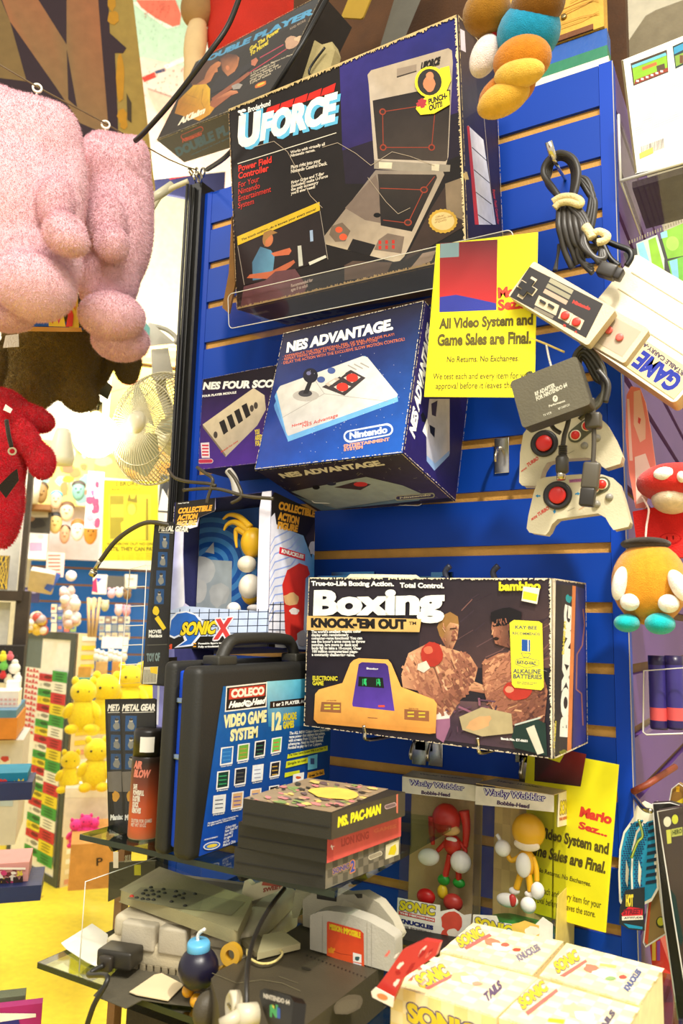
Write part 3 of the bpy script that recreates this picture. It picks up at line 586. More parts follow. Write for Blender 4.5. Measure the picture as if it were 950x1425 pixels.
m1 = MB(METAL); q = Y(784, 23, .028); lathe(m1, [(.0045, 0), (.004, .003), (.002, .0035)], q + Vector((0, .0015, 0)), (0, -1, 0), c(150, 130, 90)); m1.build('screw', None, 'round-headed screw driven into the plywood header', 'screw')
mb = MB(PAINT); bx(mb, (-.95, .34, 2.1), (-.20, .37, 2.9), c(84, 50, 16), WOODM); mb.build('brown_backboard', None, 'dark brown wooden board behind the large box tops', 'board')
mb = MB(PAINT); f = Face(Y(575, 60, .2), Y(600, 60, .2) - Y(575, 60, .2), (0, 0, 1)); hexa(mb, [Y(527, 70, .22), Y(560, 60, .22), Y(560, 60, .25), Y(527, 70, .25), Y(566, -60, .22), Y(610, -60, .22), Y(610, -60, .25), Y(566, -60, .25)], c(96, 92, 80)); mb.build('grey_post', None, 'grey metal post rising behind the large black game box', 'post')
mb = MB(PAPER); f = Face(Y(474, 24, .18), Y(504, 26, .18) - Y(474, 24, .18), (0, 0, .1)); prism(mb, f, rrect(0, 0, f.W, .1, .006), -.004, 0, c(176, 140, 40)); mb.build('gold_tag', None, 'hanging gold tag at the top edge behind the large black game box', 'tag')
# wall and grey shape at upper right behind the gondola
mb = MB(PAINT); bx(mb, (-1.9, 1.35, 0), (3, 1.4, 4.5), c(244, 236, 212)); struct(mb, 'wall_right')
mb = MB(CARD); f = Face(Y(868, 80, .8), Vector((.6, 0, 0)), Vector((0, 0, .5))); a = [f.uv(*q) for q in ((868, 82), (872, 60), (898, 22), (912, 14), (1010, -22), (1010, 50), (950, 58))]; prism(mb, f, a, -.03, 0, c(160, 148, 122)); mb.build('grey_cutout', None, 'grey-brown cardboard cutout with slanted corner behind the white game case', 'cutout')
# ================================================================ black power-field game box
def carton(name, label, cat, b, col, m=PRINT, group=None):
    t = thing(name, label, cat, base(b), group); mb = MB(m); b.mesh(mb, col, m); return t, mb
def worn(b, mb, faces='f', w=.0022, col=CREAM, keep=.9):
    if 'f' in faces:
        f = b.front(); a = Art(f, mb, CARD, None); W, H = f.W, f.H
        wear(a, (0, 0), (W, 0), w, col, 50, 1, keep); wear(a, (0, H), (W, H), w, col, 50, -1, keep); wear(a, (0, 0), (0, H), w * .7, col, 40, -1, keep); wear(a, (W, 0), (W, H), w * .9, col, 40, 1, keep)
    if 'r' in faces:
        f = b.right(); a = Art(f, mb, CARD, None); W, H = f.W, f.H
        wear(a, (0, 0), (W, 0), w, col, 30, 1, keep); wear(a, (0, H), (W, H), w, col, 30, -1, keep); wear(a, (0, 0), (0, H), w, col, 40, -1, keep); wear(a, (W, 0), (W, H), w, col, 40, 1, keep)
    if 'b' in faces:
        f = b.bottom(); a = Art(f, mb, CARD, None); W, H = f.W, f.H
        wear(a, (0, H), (W, H), w, col, 50, -1, keep); wear(a, (W, 0), (W, H), w, col, 30, 1, keep)
K0 = c(30, 25, 24)
B = Box((-.6961, -.1382, 1.8195), (9.24, 1.34, -2.64), (.374, .128, .3029))
t, mb = carton('power_field_box', 'large worn black and blue game controller box resting high on the clear tray', 'box', B, K0)
F = B.front(); a = Art(F, mb, PRINT, (310, 20, 2.375)); a.full(K0)
a.poly([(385, 150), (790, -20), (790, 320), (395, 450)], [c(52, 44, 120), c(28, 34, 110), c(56, 40, 100), c(44, 34, 90)])
a.poly([(395, 450), (790, 320), (800, 460), (560, 560), (405, 560)], c(36, 28, 44))
# device: upper lid
a.poly([(478, 200), (490, 185), (745, 112), (757, 120), (760, 160), (745, 470), (735, 505), (512, 490), (500, 480), (482, 230)], [c(176, 160, 140)] * 5 + [c(186, 172, 156)] * 5)
a.poly([(575, 180), (640, 165), (640, 186), (575, 207)], c(150, 134, 118)); a.poly([(575, 205), (640, 186), (640, 190), (575, 210)], c(60, 50, 44))
a.poly([(495, 285), (690, 245), (752, 250), (742, 480), (735, 486), (512, 478)], [c(40, 34, 34), c(34, 30, 30), c(44, 38, 38), c(70, 60, 54), c(70, 60, 54), c(60, 52, 48)])
RD = c(150, 60, 40); 
for q in ([(528, 322), (640, 305)], [(528, 322), (530, 440)], [(530, 440), (690, 440)], [(690, 440), (700, 330)]): a.line(q, 2.5, RD)
for q in ((528, 322), (530, 440), (690, 440)): a.ell(q[0], q[1], 11, 11, RD); a.ell(q[0], q[1], 7, 7, c(60, 44, 40))
# hinge
a.poly([(500, 482), (752, 498), (750, 520), (640, 522), (500, 510)], c(150, 140, 126)); a.poly([(516, 488), (560, 490), (558, 510), (516, 508)], c(214, 202, 176)); a.poly([(690, 494), (716, 496), (714, 518), (690, 516)], c(214, 202, 176))
# lower base
a.poly([(330, 740), (505, 515), (728, 520), (732, 530), (600, 800), (585, 815), (565, 818), (340, 760)], [c(150, 134, 116), c(130, 118, 110), c(160, 146, 130), c(160, 146, 130), c(190, 172, 150), c(200, 184, 160), c(200, 184, 160), c(176, 158, 134)])
a.poly([(512, 528), (705, 530), (708, 540), (625, 718), (522, 698), (515, 560)], [c(60, 50, 46), c(54, 44, 40), c(54, 44, 40), c(30, 26, 26), c(36, 30, 30), c(50, 44, 40)])
a.poly([(404, 640), (505, 530), (515, 560), (522, 690), (470, 680)], c(118, 102, 92)); a.ell(510, 664, 12, 8, BLACK)
for q in ([(520, 575), (665, 580)], [(665, 580), (612, 690)], [(530, 680), (612, 690)], [(665, 580), (700, 536)]): a.line(q, 2.5, RD)
for q in ((665, 580), (612, 688)): a.ell(q[0], q[1], 13, 11, RD); a.ell(q[0], q[1], 9, 7, c(60, 44, 40))
a.poly([(360, 700), (395, 688), (422, 716), (405, 750), (372, 752), (352, 728)], c(110, 94, 80)); a.ell(384, 712, 12, 10, c(206, 84, 50)); a.ell(398, 736, 13, 11, c(214, 88, 54))
a.poly([(430, 742), (505, 762), (485, 800), (412, 778)], c(32, 28, 28))
a.poly([(545, 724), (600, 735), (590, 790), (500, 778), (515, 745)], c(120, 104, 92))
for i in range(6): a.rect(515 + (i % 3) * 22, 748 + (i // 3) * 20 - i * 1, 524 + (i % 3) * 22, 760 + (i // 3) * 20 - i, c(190, 50, 40))
a.poly([(600, 815), (690, 640), (740, 560), (790, 540), (800, 700), (700, 760)], c(60, 46, 40)); a.poly([(735, 560), (790, 540), (796, 680), (740, 660)], c(132, 114, 92))
a.poly([(402, 880), (402, 830), (430, 815), (560, 820), (540, 860)], c(88, 70, 60)); a.poly([(615, 850), (660, 790), (705, 780), (690, 815)], c(150, 128, 112))
# title block
for i in range(5):
    x = 140 + i * 46; a.poly([(x, 335 - i * 16), (x + 44, 320 - i * 16), (x + 50, 295 - i * 17), (x + 8, 310 - i * 16)], c(206, 40, 32))
CYN = c(96, 180, 220); WT = c(236, 236, 230)
a.text('U', (62, 452), (128, 436), (66, 330), CYN, .09); a.text('FORCE', (136, 428), (378, 362), (146, 335), CYN, .09)
a.text('U', (50, 444), (118, 428), (56, 338), WT, .10); a.text('FORCE', (124, 420), (368, 354), (134, 328), WT, .09)
a.text('Broderbund', (84, 326), (158, 302), (84, 308), WT, .03); a.ell(58, 322, 8, 5, WT); a.ell(70, 318, 8, 5, WT); a.ell(64, 330, 6, 4, WT)
a.line([(50, 494), (376, 392)], 2.6, c(220, 214, 196))
RR = c(214, 52, 40)
a.text('Power Field\nController', (52, 546), (162, 516), (52, 500), RR, .03); a.text('For Your\nNintendo\nEntertainment\nSystem', (52, 648), (160, 616), (52, 556), RR, .0)
TX = c(216, 206, 190)
a.text('Works with virtually all\nNintendo games.', (224, 476), (338, 448), (224, 452), TX, .03, 2); a.text('Plugs right into your\nNintendo Control Deck.', (226, 526), (346, 498), (226, 500), TX, .03, 2)
a.text('Firing Grips and T-Bar\n(included) make U-Force\nthe only accessory\nyou\'ll ever need!', (226, 600), (348, 566), (226, 552), TX, .03, 2)
# inset photo
a.poly([(48, 735), (320, 620), (322, 648), (50, 764)], c(206, 172, 40)); a.text('The touch nothing...do it knows your every move!', (62, 752), (308, 650), (62, 742), BLACK, .03, 2)
a.poly([(50, 766), (322, 650), (348, 805), (140, 880), (70, 895)], c(38, 30, 30)); a.line([(50, 766), (72, 895)], 2, c(150, 140, 130)); a.line([(322, 650), (348, 810)], 2, c(150, 140, 130))
a.poly([(100, 880), (98, 820), (125, 768), (160, 780), (172, 800), (165, 868)], [c(70, 110, 140)] * 3 + [c(90, 140, 170)] * 3)
SK = c(186, 110, 70); a.ell(150, 745, 17, 24, SK, 10); a.poly([(132, 745), (136, 722), (160, 712), (182, 722), (160, 730), (142, 748), (140, 770)], c(150, 110, 60)); a.poly([(160, 790), (222, 772), (228, 782), (220, 795), (170, 800)], c(190, 100, 66)); a.poly([(160, 850), (235, 812), (240, 820), (225, 835), (165, 875), (80, 872), (90, 860)], c(180, 96, 64))
a.poly([(248, 766), (260, 764), (266, 830), (252, 834)], c(190, 190, 180)); a.poly([(288, 715), (298, 713), (300, 750), (290, 752)], c(150, 170, 200)); a.poly([(284, 820), (340, 796), (344, 804), (288, 830)], c(206, 204, 190))
a.poly([(140, 880), (175, 850), (240, 842), (280, 900), (270, 990), (60, 1010), (70, 900)], [c(98, 62, 66)] * 7)
a.text('Recommended for\nages 8 to adult', (226, 920), (298, 900), (226, 892), c(180, 160, 150), .02, 2)
# print crazing and sticker
for pts in ([(100, 440), (170, 420), (215, 455), (260, 540), (290, 600), (330, 640)], [(330, 440), (380, 425), (440, 460), (490, 500), (560, 455), (620, 470), (700, 500)], [(480, 540), (540, 620), (580, 660), (620, 640)]): a.line(pts, 1.6, c(176, 160, 140))
a.text('UFORCE', (655, 186), (718, 166), (657, 160), K0, .09, shear=.15)
pts = [(728 + (46 + 3 * (k % 2)) * math.cos(k * math.pi / 20) , 684 + (38 + 3 * (k % 2)) * math.sin(k * math.pi / 20)) for k in range(40)]; a.poly(pts, c(196, 156, 60)); a.ell(728, 684, 38, 30, c(216, 190, 130)); a.text('Official\nNintendo Seal\nof Quality', (700, 694), (756, 680), (704, 668), c(140, 100, 50), .01, 2)
wear(Art(F, mb, CARD, None), (0, 0), (F.W, 0), .004, c(160, 132, 90), 60, 1); wear(Art(F, mb, CARD, None), (0, F.H), (F.W, F.H), .005, c(196, 172, 120), 60, -1); wear(Art(F, mb, CARD, None), (F.W, 0), (F.W, F.H), .004, c(226, 206, 160), 60, 1); wear(Art(F, mb, CARD, None), (0, 0), (0, F.H), .0022, c(150, 124, 90), 50, -1, .7)
F = B.right(); a = Art(F, mb, PRINT, (620, 0, 2.879)); a.full(c(40, 30, 52)); a.poly([(50, 100), (110, 150), (130, 440), (70, 480)], c(56, 46, 60)); a.poly([(57, 115), (75, 125), (80, 210), (60, 200)], c(226, 214, 226))
a.poly([(88, 502), (150, 560), (200, 900), (124, 900)], [c(224, 220, 240), c(240, 240, 250), c(210, 214, 240), c(230, 230, 244)]); a.poly([(84, 504), (94, 506), (132, 900), (116, 900)], c(206, 54, 44))
for i in range(4): a.line([(104 + i * 8, 590 + i * 90), (170 + i * 6, 650 + i * 84)], 3, K0)
a.line([(150, 440), (190, 880)], 1.5, c(190, 176, 160)); a.text('Power Field Controller', (186, 760), (206, 900), (196, 760), c(190, 50, 50), .04, 2)
worn(B, mb, 'r', .002); F = B.bottom(); a = Art(F, mb, PRINT, (310, 360, 4.75)); a.full(c(40, 30, 34)); a.text('Broderbund', (180, 378), (312, 350), (176, 360), c(150, 136, 120), .03); a.text('UFORCE', (310, 470), (850, 372), (300, 408), c(98, 104, 92), .08); worn(B, mb, 'b', .003, c(150, 124, 84))
ct = mb.build('carton', t)
m1 = MB(PAPER); F = B.front(); a = Art(F, m1, PAPER, (310, 20, 2.375), h0=.0019); YE = c(236, 220, 40)
a.ell(688, 226, 52, 52, YE); a.poly([(720, 180), (750, 172), (756, 220), (738, 262), (715, 262)], YE); a.poly([(645, 295), (690, 262), (750, 255), (752, 300), (700, 330), (655, 334), (640, 315)], YE); a.ell(685, 226, 40, 44, c(40, 36, 36)); a.blob(684, 232, 20, 26, c(206, 130, 90), 0, .08); a.blob(686, 206, 13, 14, c(212, 138, 98), 0, .06)
a.blob(660, 296, 16, 15, c(176, 50, 60), 0, .3, 18); a.text('PUNCH-\nOUT!!', (684, 322), (746, 300), (680, 282), K0, .06)
m1.build('yellow_sticker', ct, 'round yellow sticker with black centre')
m1 = MB(CARD); F = B.right(); prism(m1, Face(F.P(.001, F.H * .32, 0), F.u, F.v), [(0, 0), (.012, .004), (.006, .012), (-.004, .006)], 0, .0015, c(210, 184, 130)); m1.build('torn_corner', ct)
# ---- clear trays carrying boxes
def tray(name, label, pts_front, lip, depth, vd=(0, 0, 1)):
    """pts: bottom-left, bottom-right front corners in space"""
    a, b = pts_front; t = thing(name, label, 'tray', (a + b) / 2); th = .0025
    f = Face(a, b - a, Vector(vd) * lip); n = f.n
    m1 = MB(CLEAR); prism(m1, f, rrect(0, 0, f.W, lip, .008), 0, th, WHITE, CLEAR); m1.build('front_lip', t)
    m1 = MB(CLEAR); hexa(m1, [a - n * depth, b - n * depth, b, a, a - n * depth + f.v * th, b - n * depth + f.v * th, b + f.v * th, a + f.v * th][0:8], WHITE, CLEAR); m1.build('base_plate', t)
    m1 = MB(EDGE); tube(m1, [f.P(*q, th) for q in rrect(0, 0, f.W, lip, .008)], .0006, c(214, 206, 190), EDGE, 5, 1, True); m1.build('polished_rim', t)
    return t
tray('acrylic_tray', 'clear acrylic ledge tray holding the large black game box', (onplane(320, 458, B.front().o + B.front().n * .006, B.front().n), onplane(716, 380, B.front().o + B.front().n * .006, B.front().n)), .052, .115, B.front().v)
# ================================================================ blue joystick box
B = Box((-.6027, -.2011, 1.5528), (-13.7, .06, -3.39), (.2231, .1502, .213))
t, mb = carton('joystick_box', 'blue starry joystick box tilted forward under the black box', 'box', B, c(24, 26, 60))
F = B.front(); a = Art(F, mb, PRINT, (260, 410, 2.5)); NB = c(26, 24, 44)
a.poly([(200, 620), (790, 560), (860, 20), (320, 120)], [c(28, 66, 160), c(22, 84, 176), c(28, 26, 44), c(26, 24, 38)])
a.text('NES ADVANTAGE.', (346, 203), (718, 122), (342, 168), WT, .07, shear=.25)
OR = c(214, 110, 60)
a.text('· EXPERIENCE THE PROFESSIONAL FEEL OF REAL ARCADE PLAY!', (335, 220), (722, 142), (334, 212), OR, .012, 2); a.text('· REPEAT FIRING POWER AT THE TOUCH OF A BUTTON!', (333, 231), (664, 163), (332, 222), OR, .012, 2); a.text('· DELAY THE ACTION WITH THE EXCLUSIVE SLOW MOTION CONTROL!', (330, 244), (758, 160), (329, 234), OR, .012, 2)
a.poly([(303, 385), (322, 345), (345, 480), (352, 510), (306, 400)], c(90, 140, 196)); a.poly([(305, 355), (320, 322), (620, 213), (732, 352), (735, 372), (352, 512), (345, 482)], c(104, 164, 214))
a.poly([(312, 338), (325, 318), (612, 214), (628, 218), (734, 348), (730, 356), (352, 492), (345, 478)], [c(206, 202, 192), c(200, 196, 190), c(220, 216, 210), c(220, 216, 210), c(206, 206, 204), c(200, 200, 200), c(190, 186, 186), c(196, 190, 184)])
a.line([(332, 428), (478, 345), (700, 372)], 1.5, c(150, 146, 140)); a.line([(478, 345), (440, 290)], 1.5, c(150, 146, 140))
a.ell(414, 352, 46, 20, c(176, 170, 162)); a.ell(412, 344, 24, 12, c(60, 58, 62)); a.poly([(404, 345), (422, 345), (438, 300), (424, 296)], c(30, 30, 34)); a.ell(430, 282, 26, 26, c(24, 24, 40)); a.ell(424, 274, 8, 7, c(110, 110, 150))
a.poly([(470, 322), (570, 262), (622, 290), (548, 352)], c(60, 52, 54)); a.poly([(480, 312), (520, 288), (532, 294), (494, 320)], c(190, 176, 160))
for (x, y) in ((506, 304), (538, 278)): a.poly([(x - 12, y + 4), (x + 6, y - 8), (x + 14, y - 3), (x - 2, y + 10)], c(220, 214, 200))
for (x, y) in ((541, 322), (575, 290)): a.poly([(x - 30, y), (x - 2, y - 16), (x + 30, y - 2), (x, y + 18)], c(206, 196, 186)); a.ell(x, y, 21, 15, c(206, 56, 44))
for (x, y) in ((467, 296), (503, 265)): a.ell(x, y, 14, 11, c(70, 90, 150))
for i in range(3): a.line([(560 + i * 22, 246 - i * 4), (590 + i * 22, 262 - i * 4)], 4, c(160, 156, 150))
a.text('NES Advantage', (402, 467), (526, 428), (402, 452), c(200, 70, 60), .01); a.text('Nintendo', (366, 462), (422, 445), (366, 453), c(200, 70, 60), .02, 2)
LG = c(196, 206, 224)
def pill(a, x0, y0, x1, y1, dy, col, inner, wd):
    n = 8; r = (y1 - y0) / 2; P = []
    for k in range(n + 1): th = math.pi / 2 + math.pi * k / n; P.append((x0 + r + r * math.cos(th), (y0 + y1) / 2 + r * math.sin(th)))
    for k in range(n + 1): th = -math.pi / 2 + math.pi * k / n; P.append((x1 - r + r * math.cos(th), (y0 + y1) / 2 + dy + r * math.sin(th)))
    a.poly(P, col); cx = sum(p[0] for p in P) / len(P); cy = sum(p[1] for p in P) / len(P)
    k1 = 1 - wd * 2 / (x1 - x0); k2 = 1 - wd * 2 / (y1 - y0); s = dy / (x1 - x0)
    a.poly([(cx + (p[0] - cx) * k1, cy + (p[1] - cy - s * (p[0] - cx)) * k2 + s * (p[0] - cx) * k1) for p in P], inner)
pill(a, 545, 472, 718, 516, -24, LG, c(30, 76, 160), 6); a.text('Nintendo', (566, 504), (698, 482), (566, 480), LG, .06)
a.text('ENTERTAINMENT\nSYSTEM', (546, 546), (706, 522), (546, 522), c(214, 150, 130), .05)
for i in range(90): x = random.uniform(330, 800); y = random.uniform(150, 560); a.ell(x, y, 1.3, 1.3, c(200, 200, 220), 0, 4)
F = B.right(); a = Art(F, mb, PRINT, (560, 400, 4.45)); a.full(c(34, 26, 88)); a.poly([(135, 90), (190, 130), (160, 640), (60, 640)], c(42, 34, 92))
a.text('NES ADVANTAGE', (74, 940), (184, 270), (38, 890), WT, .08, shear=.2)
a.poly([(145, 880), (165, 690), (290, 690), (290, 1030), (210, 1110), (148, 1060)], [c(180, 176, 186), c(190, 180, 176), c(206, 196, 170), c(196, 186, 176), c(150, 160, 190), c(170, 170, 180)]); a.poly([(148, 1040), (200, 1090), (288, 1010), (288, 1040), (196, 1135), (148, 1075)], c(130, 160, 206))
a.poly([(110, 790), (124, 770), (140, 800), (150, 840), (120, 830)], BLACK); a.poly([(122, 890), (150, 810), (158, 850), (150, 930)], WT); a.poly([(165, 850), (200, 870), (196, 930), (170, 900)], BLACK); a.poly([(176, 720), (215, 700), (205, 800), (180, 790)], c(60, 50, 60))
F = B.bottom(); a = Art(F, mb, PRINT, (310, 600, 2.714)); a.full(c(28, 26, 40)); a.poly([(110, 155), (690, 90), (860, 250), (380, 315)], [c(40, 34, 48), c(40, 30, 36), c(56, 50, 96), c(44, 40, 60)])
a.text('NES ADVANTAGE.', (222, 178), (612, 128), (208, 160), c(206, 198, 180), .07, shear=-.2)
a.poly([(258, 228), (540, 172), (680, 205), (760, 240), (440, 296), (330, 262)], c(140, 150, 150)); a.poly([(258, 240), (330, 262), (440, 296), (760, 240), (740, 262), (390, 312)], c(96, 120, 140)); a.poly([(420, 212), (500, 190), (560, 200), (520, 222)], c(60, 46, 46)); a.ell(520, 200, 26, 9, c(186, 50, 44)); a.ell(410, 198, 18, 7, c(40, 40, 60)); a.ell(352, 212, 14, 8, BLACK)
pill(a, 650, 242, 800, 262, -10, c(150, 150, 130), c(60, 56, 90), 4); a.text('Nintendo', (668, 255), (785, 243), (668, 248), c(190, 184, 160), .05)
for i in range(70): x = random.uniform(120, 820); y = random.uniform(100, 300); a.line([(x, y), (x + random.uniform(-14, 14), y + random.uniform(2, 10))], .9, c(150, 140, 124))
worn(B, mb, 'frb', .0013, c(206, 194, 166), .7)
mb.build('carton', t)
F = B.bottom(); A_, B_ = F.P(.03, .0, .005), F.P(.17, .0, .005)
tray('acrylic_stand', 'small clear acrylic ledge under the blue starry joystick box', (onplane(432, 700, B.P(0, .5, 0) - Vector((0, 0, .012)), (0, 0, 1)), onplane(588, 704, B.P(0, .5, 0) - Vector((0, 0, .012)), (0, 0, 1))), .012, .04)
# ================================================================ four-player adapter box (behind, left)
o0 = Y(276, 654, -.12); o1 = Y(274, 530, -.12); B = Box(o0, (0, 0, -2), (.165, .1, (o1 - o0).length))
t, mb = carton('adapter_box', 'dark purple four-player adapter box half hidden behind the blue joystick box', 'box', B, c(30, 26, 34))
F = B.front(); a = Art(F, mb, PRINT, (260, 410, 2.5)); a.poly([(35, 300), (500, 270), (500, 600), (40, 615)], [c(32, 28, 34), c(32, 28, 34), c(80, 40, 150), c(76, 40, 140)])
a.text('NES FOUR SCORE.', (40, 334), (440, 306), (40, 308), WT, .07, shear=.15); a.text('FOUR PLAYER MODULE', (42, 360), (172, 344), (42, 352), WT, .05, 2)
a.poly([(55, 452), (232, 325), (270, 350), (275, 400), (245, 455), (135, 565)], [c(206, 190, 160)] * 3 + [c(180, 166, 146)] * 3); a.poly([(55, 452), (135, 556), (135, 566), (56, 462)], c(120, 106, 90))
for i in range(4): x = 128 + i * 26; y = 462 - i * 19; a.poly([(x - 16, y - 18), (x + 2, y - 28), (x + 16, y + 14), (x, y + 26)], c(36, 32, 32))
for (x, y) in ((100, 488), (226, 396), (240, 386)): a.ell(x, y, 7, 12, c(70, 62, 56)); 
a.text('Nintendo Four Score', (118, 552), (178, 512), (118, 545), c(190, 60, 50), .03, 2); a.poly([(48, 516), (78, 514), (80, 568), (52, 568)], c(226, 214, 220))
for i in range(4): a.rect(53, 522 + i * 11, 76, 528 + i * 11, c(200, 60, 80))
pill(a, 38, 572, 92, 588, -1, c(214, 190, 200), c(190, 50, 80), 2); a.text('YOU\nASKED\nFOR IT', (238, 528), (262, 524), (236, 470), c(230, 206, 60), .05, 2)
worn(B, mb, 'f', .001, c(140, 126, 120), .5); mb.build('carton', t)
# ================================================================ two-player wireless pad box on top
_k = 1.33; B = Box(tuple(CAM + (np.array((-.8489, -.1753, 2.1253)) - CAM) * _k), (-15.49, 17.95, -20.54), (.3595 * _k, .0554 * _k, .1479 * _k))
t, mb = carton('two_player_box', 'tilted dark two-player game pad box showing a yellow-shirted boy, topmost at left', 'box', B, c(34, 28, 24))
F = B.front(); a = Art(F, mb, PRINT, (230, 0, 3.8)); a.full(c(36, 28, 20))
a.poly([(130, 330), (860, -40), (840, 60), (150, 400)], [c(58, 56, 52), c(52, 54, 56), c(38, 30, 24), c(38, 30, 24)])
a.text('DOUBLE PLAYER', (170, 350), (835, 48), (178, 303), c(76, 150, 190), .08, shear=.3)
a.text('Get The Power\nTo Move!', (450, 298), (610, 190), (445, 250), c(220, 196, 40), .05, shear=.2)
a.line([(500, 306), (625, 236)], 5, c(180, 60, 80)); a.line([(420, 400), (640, 260)], 5, c(180, 50, 70)); a.blob(670, 225, 45, 28, c(190, 150, 120), -30, .3); a.blob(700, 205, 20, 12, c(214, 180, 140), -30, .3); a.text('AND MORE', (660, 160), (745, 112), (655, 150), c(150, 130, 110), .02, 2)
a.text('2 Controllers For\nwith a super cool\ncordless design that\nplugs right in for 1 or\n2 player action', (446, 450), (612, 372), (450, 384), c(206, 190, 160), .02, 2); a.text('Wireless Four Player', (560, 340), (690, 285), (560, 330), c(190, 176, 150), .03, 2)
a.blob(505, 448, 34, 13, c(206, 110, 30), -25); a.blob(505, 445, 24, 5, c(230, 190, 60), -25)
# figures
a.poly([(50, 600), (70, 530), (150, 450), (215, 442), (238, 470), (236, 545), (250, 548), (262, 570), (235, 606), (180, 640)], [c(170, 110, 20)] * 2 + [c(220, 170, 36)] * 4 + [c(196, 136, 26)] * 4)
for q in ([(110, 500), (170, 520)], [(90, 540), (160, 560)], [(200, 470), (190, 540), (210, 580)]): a.line(q, 4, c(170, 120, 20))
a.poly([(140, 452), (150, 420), (190, 380), (225, 350), (280, 325), (296, 330), (290, 350), (276, 360), (278, 380), (262, 386), (240, 430), (215, 445)], [c(120, 70, 40)] * 4 + [c(196, 120, 70)] * 8); a.poly([(130, 440), (150, 370), (215, 320), (285, 318), (240, 350), (220, 380), (205, 420), (160, 450)], c(84, 50, 28))
a.poly([(290, 310), (330, 285), (375, 290), (392, 306), (384, 350), (360, 390), (330, 404), (300, 370)], [c(90, 52, 34)] * 3 + [c(186, 116, 70)] * 4 + [c(110, 64, 40)]); a.ell(330, 360, 10, 14, c(200, 120, 76), -20)
a.poly([(285, 400), (330, 404), (380, 370), (470, 320), (480, 340), (400, 400), (360, 450), (240, 500), (240, 470)], c(40, 34, 34))
a.poly([(236, 560), (240, 535), (345, 478), (380, 480), (386, 492), (350, 505), (262, 572)], [c(150, 84, 50)] * 2 + [c(206, 130, 86)] * 3 + [c(160, 90, 56)] * 2); a.poly([(245, 520), (350, 445), (440, 380), (450, 392), (360, 465), (250, 535)], c(150, 84, 54)); a.poly([(455, 320), (480, 305), (492, 320), (475, 350), (455, 345)], c(190, 110, 80))
a.poly([(350, 455), (385, 440), (410, 448), (395, 470), (360, 475)], c(160, 150, 140))
a.text('AKlaim', (66, 665), (208, 600), (74, 628), c(240, 226, 196), .08, shear=.2)
F = B.bottom(); a = Art(F, mb, PRINT, (180, 0, 5.48)); a.full(c(30, 26, 26)); BL_ = c(26, 84, 130)
pill(a, 392, 1020, 564, 1064, -58, c(190, 50, 40), c(34, 26, 26), 5); a.text('Nintendo', (404, 1088), (552, 1030), (404, 1058), c(200, 60, 46), .06)
a.text('DOUBLE PLAYER', (370, 1196), (990, 920), (345, 1130), BL_, .10); a.text('wireless head to head system', (470, 1190), (780, 1050), (466, 1176), BL_, .04, 2)
worn(B, mb, 'fb', .0012, c(190, 170, 130), .8); mb.build('carton', t)
m1 = MB(RUBBER); f = B.right(); tube(m1, [Y(377, 130, -.075), Y(420, 62, -.06), Y(458, -8, -.05)], .0042, c(22, 20, 18), smooth=1); m1.build('black_strap', None, 'thick black strap along the right edge of the tilted two-player box', 'strap')
mb = MB(PAINT); pts = [(400, 128), (408, 88), (438, 56), (448, 62), (462, 58), (466, 70), (458, 100), (440, 120)]
P = [Y(x, y, -.02) for x, y in pts]; f = Face(Y(400, 130, -.02), (1, 0, 0), (0, 0, 1)); prism(mb, f, [f.uv(*q) for q in pts], -.02, 0, c(176, 160, 110), CARD); mb.build('torn_cardboard', None, 'crumpled pale cardboard scrap wedged behind the black box', 'cardboard')
mb = MB(METAL); tube(mb, [Y(452, 66, -.03), Y(430, 98, -.03), Y(440, 112, -.03)], .002, BLACK, PLAST); mb.build('wire_hook', None, 'black wire hook against the crumpled cardboard scrap', 'hook')
# ================================================================ boxing game box
B = Box((-.5379, -.161, 1.2229), (1.06, .88, -3.22), (.3201, .125, .1882))
B.p += Vector((0, 0, 0)); BB = B; B0TOP = lambda p: BB.P(min(max((p.x - BB.p.x) / BB.d[0], 0), 1), .6, 1).z + .0012
t, mb = carton('boxing_game_box', 'dark worn boxing game box with two painted fighters resting on wall hooks', 'box', B, c(30, 27, 30))
F = B.front(); a = Art(F, mb, PRINT, (400, 780, 2.209)); a.full(c(38, 32, 40))
a.poly([(420, 60), (800, 60), (810, 330), (400, 330)], [c(40, 33, 42), c(50, 40, 46), c(92, 66, 64), c(60, 44, 48)])
for i in range(26): x = random.uniform(500, 790); y = random.uniform(90, 330); a.line([(x, y), (x + random.uniform(30, 70), y - random.uniform(15, 40))], random.uniform(1, 4), random.choice([c(96, 70, 72), c(60, 46, 56), c(120, 84, 80), c(54, 40, 50)]))
a.poly([(440, 470), (500, 430), (700, 440), (700, 580), (460, 550)], [c(60, 44, 60), c(90, 66, 74), c(120, 90, 84), c(70, 54, 60), c(74, 54, 74)])
SK1, SK2, SK3 = c(214, 160, 120), c(168, 110, 84), c(120, 76, 60)
